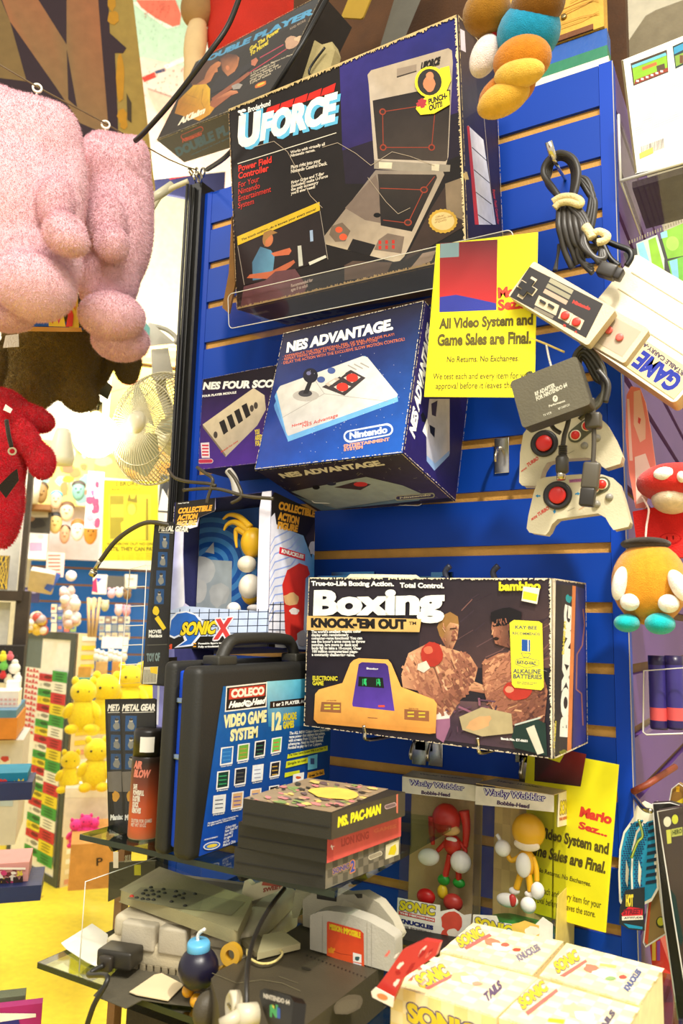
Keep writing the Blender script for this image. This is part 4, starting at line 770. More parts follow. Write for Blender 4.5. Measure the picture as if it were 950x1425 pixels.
# left fighter
a.poly([(350, 350), (372, 285), (440, 250), (500, 270), (560, 290), (585, 330), (575, 372), (620, 390), (680, 388), (690, 410), (640, 415), (560, 400), (530, 430), (500, 480), (440, 470), (400, 400), (370, 375)], [SK1, SK1, SK2, SK1, SK1, SK2, SK1, SK1, SK1, SK2, SK3, SK2, SK3, SK1, SK1, SK2, SK1])
for q in ([(440, 300), (470, 380), (480, 450)], [(500, 300), (520, 350), (500, 420)], [(380, 300), (420, 360)], [(540, 300), (555, 360)], [(450, 400), (520, 390)]): a.line(q, 5, SK3)
for q in ([(455, 320), (490, 400)], [(515, 300), (540, 340)], [(400, 330), (380, 350)], [(600, 395), (660, 402)]): a.line(q, 6, c(232, 184, 146))
a.poly([(470, 190), (478, 170), (500, 162), (520, 175), (527, 200), (522, 240), (508, 272), (488, 268), (470, 235)], [SK2, c(180, 140, 80), c(190, 150, 90), SK1, SK1, SK1, SK2, SK3, SK2]); a.poly([(460, 205), (474, 170), (500, 158), (524, 172), (527, 196), (500, 190), (488, 205), (478, 240), (468, 232)], c(150, 110, 60))
a.line([(500, 210), (520, 208)], 4, c(70, 44, 34)); a.line([(505, 245), (520, 244)], 3, c(110, 50, 40)); a.line([(514, 215), (522, 228)], 3, SK3)
RG = c(176, 52, 40); a.blob(445, 288, 34, 38, RG, 0, .06); a.blob(434, 275, 14, 12, c(220, 110, 80), 0, .1); a.poly([(402, 318), (428, 308), (440, 330), (420, 345), (400, 335)], c(220, 206, 190)); a.poly([(350, 355), (400, 320), (430, 345), (400, 400), (355, 390)], [SK1, SK2, SK3, SK2, SK1])
a.poly([(455, 475), (500, 465), (500, 510), (480, 560), (458, 545)], c(150, 100, 130)); a.poly([(440, 470), (500, 462), (498, 485), (446, 490)], c(226, 214, 206))
def inside(p, P):
    r = False
    for (x1, y1), (x2, y2) in zip(P, P[1:] + P[:1]):
        if (y1 > p[1]) != (y2 > p[1]) and p[0] < (x2 - x1) * (p[1] - y1) / (y2 - y1) + x1: r = not r
    return r
def strokes(P, n, ramp, ang, ln, w, light=(-1, -.6)):   # brushwork of the printed painting
    xs = [p[0] for p in P]; ys = [p[1] for p in P]
    hb = a.h
    for _ in range(n):
        a.h = hb + (_ % 30) * .000007; x, y_ = random.uniform(min(xs), max(xs)), random.uniform(min(ys), max(ys))
        if not inside((x, y_), P): continue
        t_ = .5 + .5 * (light[0] * (x - (min(xs) + max(xs)) / 2) / (max(xs) - min(xs)) + light[1] * (y_ - (min(ys) + max(ys)) / 2) / (max(ys) - min(ys))) + random.uniform(-.13, .13)
        cc = ramp[min(max(int(t_ * len(ramp)), 0), len(ramp) - 1)]; an = math.radians(ang + random.uniform(-25, 25)); l_ = ln * random.uniform(.5, 1.3)
        a.line([(x - l_ * math.cos(an), y_ - l_ * math.sin(an)), (x + l_ * math.cos(an), y_ + l_ * math.sin(an))], w * random.uniform(.5, 1.3), cc)
    a.h = hb + .00023
RAMP = [c(84, 50, 46), c(120, 74, 60), c(150, 96, 76), c(178, 120, 92), c(206, 148, 112), c(226, 176, 138)]
strokes([(355, 350), (375, 290), (440, 255), (500, 272), (558, 292), (582, 330), (570, 370), (560, 398), (530, 428), (500, 476), (442, 468), (402, 400)], 420, RAMP, 62, 10, 8)
strokes([(575, 372), (620, 390), (680, 388), (690, 408), (640, 414), (560, 398)], 40, RAMP, 12, 12, 4)
strokes([(474, 200), (500, 190), (527, 200), (522, 240), (508, 270), (488, 266)], 40, RAMP, 75, 6, 3)
a.line([(500, 210), (520, 208)], 3.5, c(60, 38, 30)); a.line([(504, 246), (519, 245)], 2.5, c(110, 50, 40)); a.blob(445, 288, 34, 38, c(176, 52, 40), 0, .06); a.blob(434, 275, 14, 12, c(220, 110, 80), 0, .1); a.poly([(402, 318), (428, 308), (440, 330), (420, 345), (400, 335)], c(220, 206, 190))
# right fighter
a.poly([(600, 310), (650, 285), (700, 280), (780, 330), (800, 400), (790, 500), (740, 520), (700, 500), (640, 470), (610, 420), (600, 370)], [SK3, SK2, SK3, SK3, SK2, SK3, SK3, SK2, SK1, SK2, SK3])
for i in range(26): x = random.uniform(610, 780); y = random.uniform(300, 490); a.line([(x, y), (x + random.uniform(8, 34), y + random.uniform(-22, 22))], random.uniform(2, 7), random.choice([SK1, SK2, SK3, c(84, 54, 50), c(190, 134, 100)]))
strokes([(604, 310), (650, 288), (700, 284), (776, 332), (796, 400), (786, 498), (740, 516), (700, 496), (642, 468), (612, 420)], 420, RAMP[:5], -40, 10, 8)
a.poly([(628, 210), (632, 180), (650, 165), (690, 165), (700, 220), (690, 270), (660, 262), (640, 255)], [SK2, SK2, SK3, c(60, 40, 36), c(50, 36, 34), SK3, SK3, SK2]); a.blob(672, 172, 50, 28, c(24, 20, 24), 0, .1); a.blob(700, 215, 22, 40, c(26, 22, 26), 0, .1)
a.line([(632, 200), (652, 198)], 4, BLACK); a.blob(643, 240, 8, 5, c(40, 26, 24)); a.line([(634, 212), (630, 228)], 3, SK1)
strokes([(632, 185), (660, 172), (690, 200), (688, 262), (642, 256)], 40, RAMP[:4], 80, 6, 3); a.line([(634, 202), (652, 199)], 3.5, BLACK); a.blob(643, 240, 8, 4, c(40, 26, 24))
a.blob(708, 400, 46, 30, RG, 0, .08); a.blob(684, 396, 14, 10, c(230, 140, 110), 0, .1)
for i in range(22): x = random.uniform(470, 640); y = random.uniform(420, 545); a.line([(x, y), (x + random.uniform(-50, 50), y + random.uniform(-26, 26))], random.uniform(2, 7), random.choice([c(140, 90, 110), c(96, 66, 84), c(190, 140, 120), c(70, 50, 66)]))
a.poly([(530, 480), (600, 450), (690, 470), (696, 530), (600, 540), (540, 520)], c(176, 160, 120)); a.blob(590, 500, 40, 20, c(206, 160, 110), -20)
a.poly([(700, 510), (770, 488), (795, 500), (800, 600), (700, 575), (690, 545)], [c(30, 52, 46)] * 6); a.poly([(735, 515), (760, 505), (790, 590), (770, 596)], c(206, 200, 180)); a.line([(700, 505), (780, 482)], 5, c(190, 200, 190))
# type
a.text('True-to-Life Boxing Action.', (76, 82), (330, 84), (76, 63), WT, .05); a.text('Total Control.', (348, 84), (484, 86), (348, 68), WT, .05)
a.text('Boxing', (82, 192), (482, 192), (86, 92), WT, .07)
a.poly([(57, 170), (414, 180), (408, 220), (57, 214)], c(216, 176, 104)); a.text("KNOCK-'EM OUT", (76, 206), (368, 212), (76, 176), K0, .10); a.text('TM', (376, 198), (398, 198), (376, 188), K0, .02)
a.text("The world's smallest graphic color\ndisplay with revolutionary\ncomputer-game functions! You can\nsee the boxer's arms move to throw\npunches, legs move to duck and\nbody fall to take a 10-count. Over\n100 million computerized plays-\na constantly challenging game.", (78, 296), (244, 298), (76, 214), WT, .04, 2)
a.text('ELECTRONIC\nGAME', (80, 383), (157, 385), (80, 354), c(220, 206, 50), .04)
OC, OD = c(238, 180, 90), c(214, 146, 66)
a.poly([(84, 488), (88, 410), (100, 396), (172, 376), (196, 316), (206, 306), (222, 300), (312, 304), (322, 316), (352, 388), (452, 426), (462, 440), (458, 520), (440, 530), (100, 500)], [OD, OC, OC, OC, OC, OC, OC, OC, OC, OC, OC, OC, OD, OD, OD])
a.poly([(84, 488), (458, 516), (458, 530), (440, 532), (96, 500)], OD)
a.poly([(222, 318), (232, 312), (304, 316), (312, 324), (332, 462), (204, 448), (202, 440)], [c(64, 44, 120)] * 4 + [c(90, 60, 170)] * 3); a.poly([(222, 356), (296, 360), (300, 392), (220, 386)], c(24, 30, 24))
a.text('Boxing', (246, 336), (282, 338), (246, 328), WT, .04, 2)
for x in (242, 285): a.blob(x, 374, 5, 9, c(50, 190, 110), 0, .5); a.rect(x - 9, 364, x - 6, 384, c(40, 160, 90))
a.rect(282, 444, 302, 450, c(226, 80, 50)); BRN = c(150, 96, 60)
a.poly([(108, 434), (168, 436), (168, 468), (104, 464)], BRN); a.poly([(362, 456), (438, 462), (438, 494), (362, 488)], BRN)
for (x, y) in ((116, 442), (116, 452), (144, 443), (144, 453), (372, 464), (372, 475), (406, 466), (406, 477)): a.rect(x, y, x + 20, y + 5, c(214, 190, 60))
a.text('1ST PLAYER', (124, 432), (154, 432), (124, 428), BRN, .02, 2); a.text('2ND PLAYER', (376, 456), (406, 458), (376, 452), BRN, .02, 2); a.line([(250, 482), (280, 484)], 2, BRN)
a.text('bambino', (652, 94), (780, 92), (652, 66), c(216, 206, 40), .06); a.text('Stock No. ET-0601', (658, 550), (740, 558), (658, 542), WT, .05, 2)
for pts in ([(0, 250), (60, 300)], [(760, 330), (800, 340)]): a.line(pts, 1, c(160, 150, 140))
F = B.right(); a = Art(F, mb, PRINT, (700, 780, 4.747)); a.full(c(30, 24, 60)); a.poly([(300, 90), (345, 130), (330, 1300), (310, 1290)], c(222, 210, 190)); a.poly([(345, 150), (385, 160), (372, 1280), (330, 1290)], c(26, 22, 26)); a.poly([(385, 160), (475, 165), (450, 1280), (365, 1290)], c(40, 30, 34))
a.text('BOXING', (432, 1160), (460, 320), (372, 1155), WT, .12); a.poly([(455, 165), (478, 170), (448, 1270), (420, 1280)], c(216, 128, 66)); a.text('BAMBINO', (400, 620), (415, 400), (385, 620), c(220, 206, 60), .05, 2); a.text('ELECTRONIC GAME', (475, 1225), (485, 890), (460, 1225), c(216, 200, 60), .06, 2); a.text('TOTAL CONTROL', (488, 510), (492, 240), (474, 510), c(206, 190, 150), .06, 2); a.blob(432, 255, 22, 26, c(20, 150, 160), 0, .3)
a.poly([(478, 170), (545, 190), (545, 1200), (455, 1280)], [c(60, 56, 110), c(40, 50, 150), c(30, 44, 150), c(50, 44, 110)])
a.line([(525, 320), (535, 420), (520, 560), (485, 620), (480, 850), (515, 880), (525, 1090)], 9, c(150, 96, 90))
a.blob(400, 1270, 30, 20, c(120, 120, 30)); a.text('BY BAMBINO', (338, 1240), (350, 1060), (325, 1240), c(214, 200, 60), .06, 2)
wear(Art(B.front(), mb, CARD, None), (0, 0), (B.d[0], 0), .0016, c(206, 190, 160), 60, 1, .7); wear(Art(B.front(), mb, CARD, None), (0, B.d[2]), (B.d[0], B.d[2]), .0026, c(226, 212, 180), 60, -1, .9); wear(Art(B.front(), mb, CARD, None), (B.d[0], 0), (B.d[0], B.d[2]), .003, c(230, 218, 190), 50, 1); wear(Art(B.front(), mb, CARD, None), (0, 0), (0, B.d[2]), .0016, c(206, 190, 160), 50, -1, .8)
worn(B, mb, 'r', .0022, c(226, 210, 176), .9)
f = B.top(); aa = Art(f, mb, CARD, None); aa.full(c(216, 200, 166))
ct = mb.build('carton', t)
F = B.front(); m1 = MB(PAPER); a = Art(F, m1, PAPER, (400, 780, 2.209), h0=.0028, clip=False)
g2 = [(698, 183), (775, 187), (785, 194), (790, 388), (782, 398), (700, 390), (692, 380), (685, 192)]; a.poly(g2, c(238, 228, 50)); NV = c(70, 84, 90)
a.text('KAY·BEE', (702, 210), (770, 213), (702, 199), NV, .03); a.text('RECOMMENDS', (694, 228), (778, 231), (694, 219), NV, .02, 2); a.poly([(722, 242), (748, 244), (748, 280), (722, 278)], c(20, 80, 160)); a.poly([(740, 244), (744, 244), (744, 279), (740, 279)], c(200, 206, 210)); a.line([(720, 284), (750, 286), (742, 298), (728, 297), (720, 284)], 1.5, NV)
a.line([(705, 304), (735, 298), (776, 308), (775, 322), (735, 330), (704, 318), (705, 304)], 1.5, NV); a.text('RAY-O-VAC', (708, 318), (766, 322), (708, 306), NV, .06)
a.text('ALKALINE\nBATTERIES', (694, 362), (784, 365), (696, 332), NV, .03); a.text('See Game Chart\nfor quantities', (708, 380), (770, 384), (708, 370), NV, .01, 2)
m1.build('recommendation_sticker', ct, 'yellow rounded shop sticker')
m1 = MB(PAPER); a = Art(F, m1, PAPER, (400, 780, 2.209), h0=.0034, clip=False); a.poly([(728, 80), (778, 86), (770, 134), (722, 124)], c(232, 226, 206)); a.poly([(728, 94), (772, 104), (768, 126), (725, 118)], c(238, 206, 40)); m1.build('price_sticker', ct, 'small white and yellow price sticker')
m1 = MB(CARD); f = B.top(); hexa(m1, [f.P(.05, .01, 0), f.P(.14, .01, 0), f.P(.14, .05, .0), f.P(.05, .05, 0), f.P(.055, .012, .005), f.P(.13, .014, .004), f.P(.13, .05, .006), f.P(.055, .05, .007)], c(206, 196, 170)); m1.build('raised_flap', ct)
# hooks for the boxing box
def hook(name, label, y0, pts, group=None, r=.0022, col=c(200, 190, 170), plate=None):
    o = Vector(pts[0]); t = thing(name, label, 'hook', o, group)
    m1 = MB(METAL); tube(m1, pts, r, col, METAL, 8, 5); m1.build('prong', t)
    m1 = MB(METAL); w_ = .014 if plate is None else plate; rbx(m1, (o.x - w_, -.003, o.z - .035), (o.x + w_, -.0005, o.z + .015), .001, c(206, 204, 200), METAL); m1.build('plate', t)
    return t
for i, (x, y, lb) in enumerate([(508, 1014, 'left'), (666, 1031, 'right')]):
    tip = onplane(x, y, B.P(0, 0, 0) - Vector((0, .012, 0)), (0, 1, 0)); z0 = B.P(.3 + .45 * i, 0, 0).z - .003
    hook('display_hook', 'chrome prong hook bearing the %s end of the boxing game box' % lb, 0, [(tip.x + .002, -.004, tip.z - .012), (tip.x + .002, -.06, tip.z - .016), (tip.x, tip.y + .01, tip.z - .014), (tip.x, tip.y, tip.z - .004), (tip.x, tip.y - .004, tip.z + .004)])
for (x, y, lb) in [(583, 1036, 'left of the pair under the boxing game box'), (606, 1038, 'right of the pair under the boxing game box'), (733, 1060, 'empty one above the wobbling-head boxes'), (698, 632, 'left one beside the grey game pads'), (738, 630, 'right one partly behind the upper grey game pad')]:
    o = Y(x, y, -.002)
    hook('utility_hook', 'silver plate hook, ' + lb, 0, [(o.x, -.003, o.z + .008), (o.x, -.02, o.z + .004), (o.x, -.03, o.z - .008), (o.x, -.028, o.z - .016)], 'silver plate hooks', .0025, plate=.0105)

for (x0, x1, y_, z_, cc, lb) in ((452, 512, 797, .004, c(60, 110, 150), 'flat blue metal bracket lying on top of the boxing game box at left'), (592, 622, 798, .004, c(70, 110, 150), 'small blue bracket on top of the boxing game box near its middle')):
    a_, b_ = Y(x0, y_, -.08), Y(x1, y_ + 2, -.08); m1 = MB(METAL); zt_ = B0TOP(a_) ; bx(m1, (a_.x, -.1, zt_), (b_.x, -.06, zt_ + .004), cc, METAL); bx(m1, (a_.x, -.062, zt_), (b_.x, -.058, zt_ + .012), cc, METAL); m1.build('metal_bracket', None, lb, 'bracket')
for x_, lb in ((623, 'left black spring clip standing on the boxing game box'), (690, 'right black spring clip standing on the boxing game box')):
    q = Y(x_, 798, -.07); zt_ = B0TOP(q); m1 = MB(RUBBER); tube(m1, [(q.x, -.07, zt_), (q.x - .004, -.07, zt_ + .012), (q.x + .003, -.07, zt_ + .02)], .004, c(40, 44, 60), RUBBER, 8, 4); m1.build('spring_clip', None, lb, 'clip')
# ================================================================ helpers for things hanging on the wall
def yp(pts, y, win=(0, 0, 1)):
    ys = y if isinstance(y, (list, tuple)) else [y] * len(pts)
    return [Y(win[0] + p[0] / win[2], win[1] + p[1] / win[2], q) for p, q in zip(pts, ys)]
def shape(pts, y, win=(0, 0, 1)):   # outline -> face and its metre outline
    P = yp(pts, y, win); f = Face((min(p.x for p in P), y, min(p.z for p in P)), (1, 0, 0), (0, 0, 1)); return f, [((p - f.o).dot(f.u), (p - f.o).dot(f.v)) for p in P]
BEV = lambda w, s=3: [('BEVEL', dict(width=w, segments=s, limit_method='ANGLE', angle_limit=.7))]
YEP = c(250, 240, 20)
# ---- yellow notice, upper
def notice(name, label, P, art_fn, win, y):
    f = Face(P[3], P[2] - P[3], P[0] - P[3]); q = [((p - f.o).dot(f.u), (p - f.o).dot(f.v)) for p in (P[3], P[2], P[1], P[0])]
    t = thing(name, label, 'notice', f.o); m1 = MB(PAPER); prism(m1, f, q, -.0015, 0, YEP, PAPER); a = Art(f, m1, PAPER, win, clip=False); art_fn(a); m1.build('printed_sheet', t)
    m1 = MB(FILM); prism(m1, f, q, .0022, .0024, WHITE, FILM); m1.build('clear_sleeve', t); return t, f
BRk, RDk = c(92, 80, 20), c(226, 60, 40)
def art_n1(a):
    a.poly([(82, 48), (288, 34), (284, 286), (80, 294)], [c(120, 24, 30), c(90, 24, 30), c(190, 30, 36), c(206, 40, 40)])
    a.poly([(80, 294), (82, 240), (140, 232), (210, 246), (282, 262), (284, 286)], c(40, 50, 150)); a.poly([(82, 100), (84, 50), (150, 44), (150, 96)], c(120, 146, 150))
    a.text('Mario\nSez...', (290, 290), (412, 278), (286, 206), RDk, .06)
    a.text('All Video System and', (78, 366), (414, 352), (80, 316), BRk, .045); a.text('Game Sales are Final.', (72, 416), (408, 408), (74, 372), BRk, .045)
    a.text('No Returns. No Exchanges.', (106, 480), (364, 476), (108, 452), BRk, .02); a.text('We test each and every item for your', (56, 541), (416, 538), (58, 512), BRk, .01); a.text('approval before it leaves the store.', (66, 576), (410, 572), (68, 546), BRk, .01)
notice('shop_notice', 'upper yellow shop notice reading about final sales, beside the blue joystick box', yp([(607, 340), (748, 323), (743, 553), (590, 552)], -.176), art_n1, (580, 320, 2.568), -.176)
def art_n2(a):
    a.poly([(450, 120), (588, 150), (548, 380), (220, 340), (225, 150), (340, 190), (400, 210)], [c(120, 30, 30), c(150, 36, 30), c(70, 30, 24), c(60, 30, 24), c(50, 26, 22), c(80, 36, 28), c(120, 30, 30)])
    a.text('Mario', (538, 592), (762, 650), (552, 520), RDk, .07); a.text('Sez...', (530, 676), (734, 738), (540, 624), RDk, .05)
    a.text('All Video System and', (170, 740), (742, 888), (180, 640), BRk, .045); a.text('Game Sales are Final.', (150, 850), (722, 1000), (165, 770), BRk, .045)
    a.text('No Returns. No Exchanges.', (240, 990), (618, 1098), (246, 950), BRk, .02); a.text('We test each and every item for your', (150, 1120), (690, 1258), (156, 1060), BRk, .01); a.text('approval before it leaves the store.', (180, 1200), (650, 1322), (186, 1142), BRk, .01)
notice('shop_notice', 'lower yellow shop notice behind the wobbling-head boxes, curling off the wall', [Y(735, 1040, -.012), Y(869, 1063, -.035), Y(842, 1298, -.05), Y(712, 1262, -.012)], art_n2, (700, 1020, 5.089), -.02)
# ---- grey game controllers
def gamepad(label, P, y, win, front):
    f = Face(P[0], P[1] - P[0], P[2] - P[0]); t = thing('game_controller', label, 'controller', f.o)
    m1 = MB(PLASTM); W, H = f.W, f.H; prism(m1, f, rrect(0, 0, W, H, .003), -.015, 0, c(206, 190, 160), PLASTM); prism(m1, f, rrect(.0005, .0005, W - .0005, H - .0005, .003), -.016, -.009, c(150, 134, 100), PLASTM)
    m1.build('body', t, mods=BEV(.0012)); s = W / .124
    if front:
        m1 = MB(PLAST); a = Art(f, m1, PLAST, win); KK = c(44, 40, 40)
        a.poly([(332, 238), (396, 128), (665, 264), (604, 386)], KK)
        for i, cc in enumerate((c(150, 144, 120), c(140, 134, 112), c(176, 150, 130))): x = 478 - i * 10; y_ = 172 + i * 19; a.poly([(x, y_), (x + 82, y_ + 44), (x + 74, y_ + 58), (x - 8, y_ + 14)], cc)
        a.poly([(436, 234), (508, 270), (496, 306), (420, 268)], c(196, 180, 150)); a.poly([(422, 274), (490, 308), (484, 318), (416, 284)], c(120, 112, 96))
        a.text('Nintendo', (554, 262), (616, 288), (560, 250), c(190, 50, 40), .07)
        for (x, y_) in ((530, 307), (570, 330)): a.poly([(x - 12, y_ - 28), (x + 28, y_ - 6), (x + 12, y_ + 28), (x - 26, y_ + 8)], c(206, 190, 160))
        a.text('B', (522, 344), (532, 348), (524, 336), c(190, 50, 40), .05); a.text('A', (562, 366), (572, 370), (564, 358), c(190, 50, 40), .05)
        fpl = m1.build('face_plate', t)
        for (x, y_) in ((530, 307), (570, 330)):
            u, v = f.uv(580 + x / 2.568, 320 + y_ / 2.568); m1 = MB(PLAST); lathe(m1, [(.0052 * s, 0), (.0052 * s, .0018), (.0042 * s, .0024), (.001, .0022)], f.P(u, v, .0003), f.n, c(214, 50, 40)); m1.build('round_button', fpl)
        for (x, y_) in ((450, 258), (480, 273)):
            u, v = f.uv(580 + x / 2.568, 320 + y_ / 2.568); m1 = MB(RUBBER); prism(m1, Face(f.P(u, v), f.u, f.v), rrect(-.0045 * s, -.0014 * s, .0045 * s, .0014 * s, .001), 0, .002, c(40, 38, 38)); m1.build('pill_button', fpl)
        u, v = f.uv(580 + 394 / 2.568, 320 + 208 / 2.568); k = .011 * s; e = .0038 * s; g = Face(f.P(u, v), f.u, f.v)
        cr = [(e, e), (k, e), (k, -e), (e, -e), (e, -k), (-e, -k), (-e, -e), (-k, -e), (-k, e), (-e, e), (-e, k), (e, k)]
        m1 = MB(PLAST); prism(m1, g, [(a_ * 1.16, b_ * 1.3) for a_, b_ in cr], 0, .0008, c(206, 190, 160)); prism(m1, g, cr, .0005, .003, c(34, 32, 32)); m1.build('direction_pad', fpl)
    else:
        m1 = MB(PLAST); a = Art(f, m1, PLAST, None); a.raw([(W * .06, H * .12), (W * .94, H * .12), (W * .94, H * .86), (W * .06, H * .86)], [(0, 1, 2, 3)], c(176, 160, 140)); fpl = m1.build('face_plate', t)
        for (x, y_) in ((847, 460), (862, 470)):
            u, v = f.uv(x, y_); m1 = MB(PLAST); lathe(m1, [(.0052 * s, 0), (.0052 * s, .0018), (.0042 * s, .0024), (.001, .0022)], f.P(u, v, .0003), f.n, c(214, 90, 80)); m1.build('round_button', fpl)
    return t
gamepad('grey game controller with black face plate and two red buttons, front one', yp([(706.6, 411.5), (817.5, 481), (737.7, 361)], -.195), -.195, (580, 320, 2.568), True)
gamepad('pale game controller mostly hidden behind the black-faced one, two pink-red buttons', yp([(765, 447), (868, 506), (795, 400)], -.176), -.176, None, False)
# ---- cream portable carry case, hung upside down
P = yp([(793, 463), (938, 562), (883, 352)], -.09); f = Face(P[0], P[1] - P[0], P[2] - P[0]); t = thing('carry_case', 'cream portable console case hanging upside down behind the controllers', 'case', f.o)
CRM = c(236, 226, 200); m1 = MB(PLASTM); prism(m1, f, rrect(0, 0, f.W, f.H, .006), -.04, 0, CRM, PLASTM, c(214, 180, 130)); m1.build('shell', t, mods=BEV(.002))
for k in (.42, .62, .82):
    m1 = MB(PLASTM); prism(m1, Face(f.P(0, f.H * k), f.u, f.v), [(.012, 0), (f.W - .004, 0), (f.W - .004, .0012), (.012, .0012)], 0, .0006, c(206, 192, 160)); m1.build('ridge', t)
m1 = MB(PAPER); g = Face(f.P(.004, .004, .0006), f.u * (f.W - .008), f.v * (f.H * .31)); a = Art(g, m1, PAPER, (830, 330, 5.28)); a.full(c(230, 204, 150))
a.text('GAME BOY', (640, 1032), (95, 655), (545, 1152), c(20, 40, 150), .07, shear=.1); a.text('PORTABLE CARRY-ALL', (700, 1030), (318, 742), (680, 1062), c(60, 50, 80), .05, 3)
m1.build('label_strip', t)
# ---- cable bundles on a long peg
t = thing('cable_bundle', 'bundle of looped dark grey controller cables with cream ties on a silver peg', 'cable', Y(790, 300, -.13)); m1 = MB(RUBBER); w5 = (740, 180, 5.94); DG = c(62, 58, 54)
def loops(m1, sets, r, col):
    for pts, ys, cl in sets: tube(m1, yp(pts, ys, w5), r, col, RUBBER, 8, 6, cl)
for i in range(4):
    dx = i * 14; dy = i * 9; yy = -.13 + i * .006
    tube(m1, yp([(255 + dx * .4, 600), (170 - dx * .9, 480 - dy), (95 + dx * 1.2, 370 - dy * .5), (120 + dx, 270 + dy * .6), (220, 195 + dy * 1.6), (330 - dx * .8, 230 + dy), (380 - dx, 330), (375 - dx * .8, 450), (330 - dx * .3, 600)], yy, w5), .0037, DG)
for i in range(5):
    x0 = 215 + i * 42
    tube(m1, yp([(x0 + 10, 560), (x0 + 8, 680 + i * 8), (x0 + 6 + i * 5, 800), (x0 + 30 + i * 10, 900 + i * 14), (x0 + 60 + i * 20, 1020 - i * 12), (x0 + 120, 1150 - i * 30)], [-.128, -.138, -.142, -.138, -.132, -.125], w5), .0038, DG)
for i in range(3):
    tube(m1, yp([(300 + i * 30, 620), (420 + i * 20, 780), (440 - i * 15, 950), (520, 1060), (600 - i * 20, 1060 + i * 20), (560, 960 - i * 15), (450, 880), (380, 960), (400, 1080), (500, 1140 + i * 25)], [-.14, -.142, -.146, -.146, -.142, -.14, -.138, -.135, -.13, -.13], w5), .0032, DG)
for i in range(3): tube(m1, yp([(400, 400 + i * 10), (450 + i * 12, 420 + i * 60), (490 + i * 14, 520 + i * 40), (470 + i * 20, 680 + i * 20), (430 + i * 30, 820)], -.11, w5), .0037, DG)
for i in range(3): tube(m1, yp([(220 + i * 8, 950), (210, 1060), (180 + i * 10, 1170)], -.12, w5), .0018, DG)
m1.build('cable_coil', t)
for (pts, r, nm) in (([(170, 600), (240, 560), (330, 555), (400, 590), (395, 625), (310, 600), (230, 610), (185, 650)], .0042, 'cream_tie'), ([(510, 860), (560, 845), (620, 880), (600, 920), (540, 935)], .0045, 'cream_tie'), ([(440, 800), (480, 860), (500, 900)], .0055, 'cream_tie')):
    m2 = MB(CLOTH); tube(m2, yp(pts, -.146, w5), r, c(232, 214, 160), CLOTH); m2.build(nm, t)
m2 = MB(RUBBER); g = Face(Y(829, 372, -.15), Vector((.86, 0, -.5)), Vector((.5, 0, .86))); M_ = g.M() @ Matrix.Translation((0, 0, 0)); 
rbx(m2, (.004, -.008, -.008), (.026, .008, .008), .003, c(44, 40, 36), RUBBER, M_); rbx(m2, (.024, -.0065, -.0065), (.033, .0065, .0065), .002, c(34, 30, 28), RUBBER, M_); m2.build('plug', t)
m2 = MB(RUBBER); tube(m2, yp([(560, 900), (700, 960), (800, 1000), (820, 1060), (780, 1130)], -.12, w5), .0035, BLACK); tube(m2, yp([(580, 930), (640, 1060), (720, 1130)], -.12, w5), .0035, BLACK); tube(m2, yp([(560, 940), (590, 1080), (650, 1180)], -.12, w5), .0035, BLACK); m2.build('black_lead', t)
m2 = MB(METAL); lathe(m2, [(.004, 0), (.0045, .004), (.0045, .012)], Y(858, 372, -.12), (.3, -.2, -1), c(206, 160, 60)); m2.build('gold_connector', t)
t = thing('peg_hook', 'long silver peg with a ribbed tip above the cable loops', 'hook', Y(785, 245, 0)); m2 = MB(METAL); p0, p1 = Y(786, 250, 0), Y(770, 222, -.16); tube(m2, [p0, p1], .0022, c(200, 190, 170), METAL, smooth=1); m2.build('rod', t)
m2 = MB(METAL); tube(m2, [p1, Y(763, 197, -.172)], .0042, c(220, 214, 200), METAL, smooth=1); m2.build('ribbed_tip', t)
# ---- adapter with cords
P = yp([(727, 596), (822, 562), (712, 530)], -.208); f = Face(P[0], P[1] - P[0], P[2] - P[0]); t = thing('signal_adapter', 'dark olive signal adapter box hanging in front of the yellow notice corner', 'adapter', f.o)
m1 = MB(PLASTM); prism(m1, f, rrect(0, 0, f.W, f.H, .004), -.026, 0, c(82, 76, 58), PLASTM, c(58, 54, 44)); m1.build('casing', t, mods=BEV(.002))
m1 = MB(PLASTM); a = Art(f, m1, PLASTM, (580, 320, 2.568)); LT = c(190, 186, 166); a.text('RF ADAPTER\nFOR NINTENDO 64', (428, 612), (538, 560), (420, 580), LT, .04, 2); a.text('Performance', (472, 634), (530, 614), (470, 626), LT, .04, 2); a.ell(494, 603, 9, 12, LT); a.text('7', (490, 608), (498, 606), (490, 598), c(60, 56, 50), .05, 2); a.text('TV VCR', (452, 668), (482, 656), (450, 660), LT, .02, 2); a.text('RF SWITCH', (506, 644), (546, 628), (504, 636), LT, .02, 2); m1.build('lettering', t)
m1 = MB(METAL); tube(m1, [Y(741, 531, -.185), Y(735, 519, -.185)], .0042, c(150, 150, 130), METAL, smooth=1); m1.build('metal_socket', t)
m1 = MB(RUBBER)
for i in range(4): tube(m1, yp([(815 - i * 3, 575 + i * 3), (835 + i * 2, 560 - i * 6), (840 - i * 4, 515 + i * 4), (815, 482 + i * 7), (798 + i * 3, 500), (808, 540), (822, 560 + i * 2)], -.165 + i * .004), .0026, c(70, 66, 52))
tube(m1, yp([(842, 560), (846, 535), (832, 515)], -.17), .003, c(50, 46, 40)); m1.build('cord_coil', t)
m1 = MB(CLOTH); tube(m1, yp([(722, 466), (750, 475), (785, 490)], -.175), .0012, c(230, 200, 110), CLOTH); tube(m1, yp([(760, 480), (764, 500), (768, 514)], -.175), .0012, c(226, 220, 206), CLOTH); m1.build('twist_tie', t)
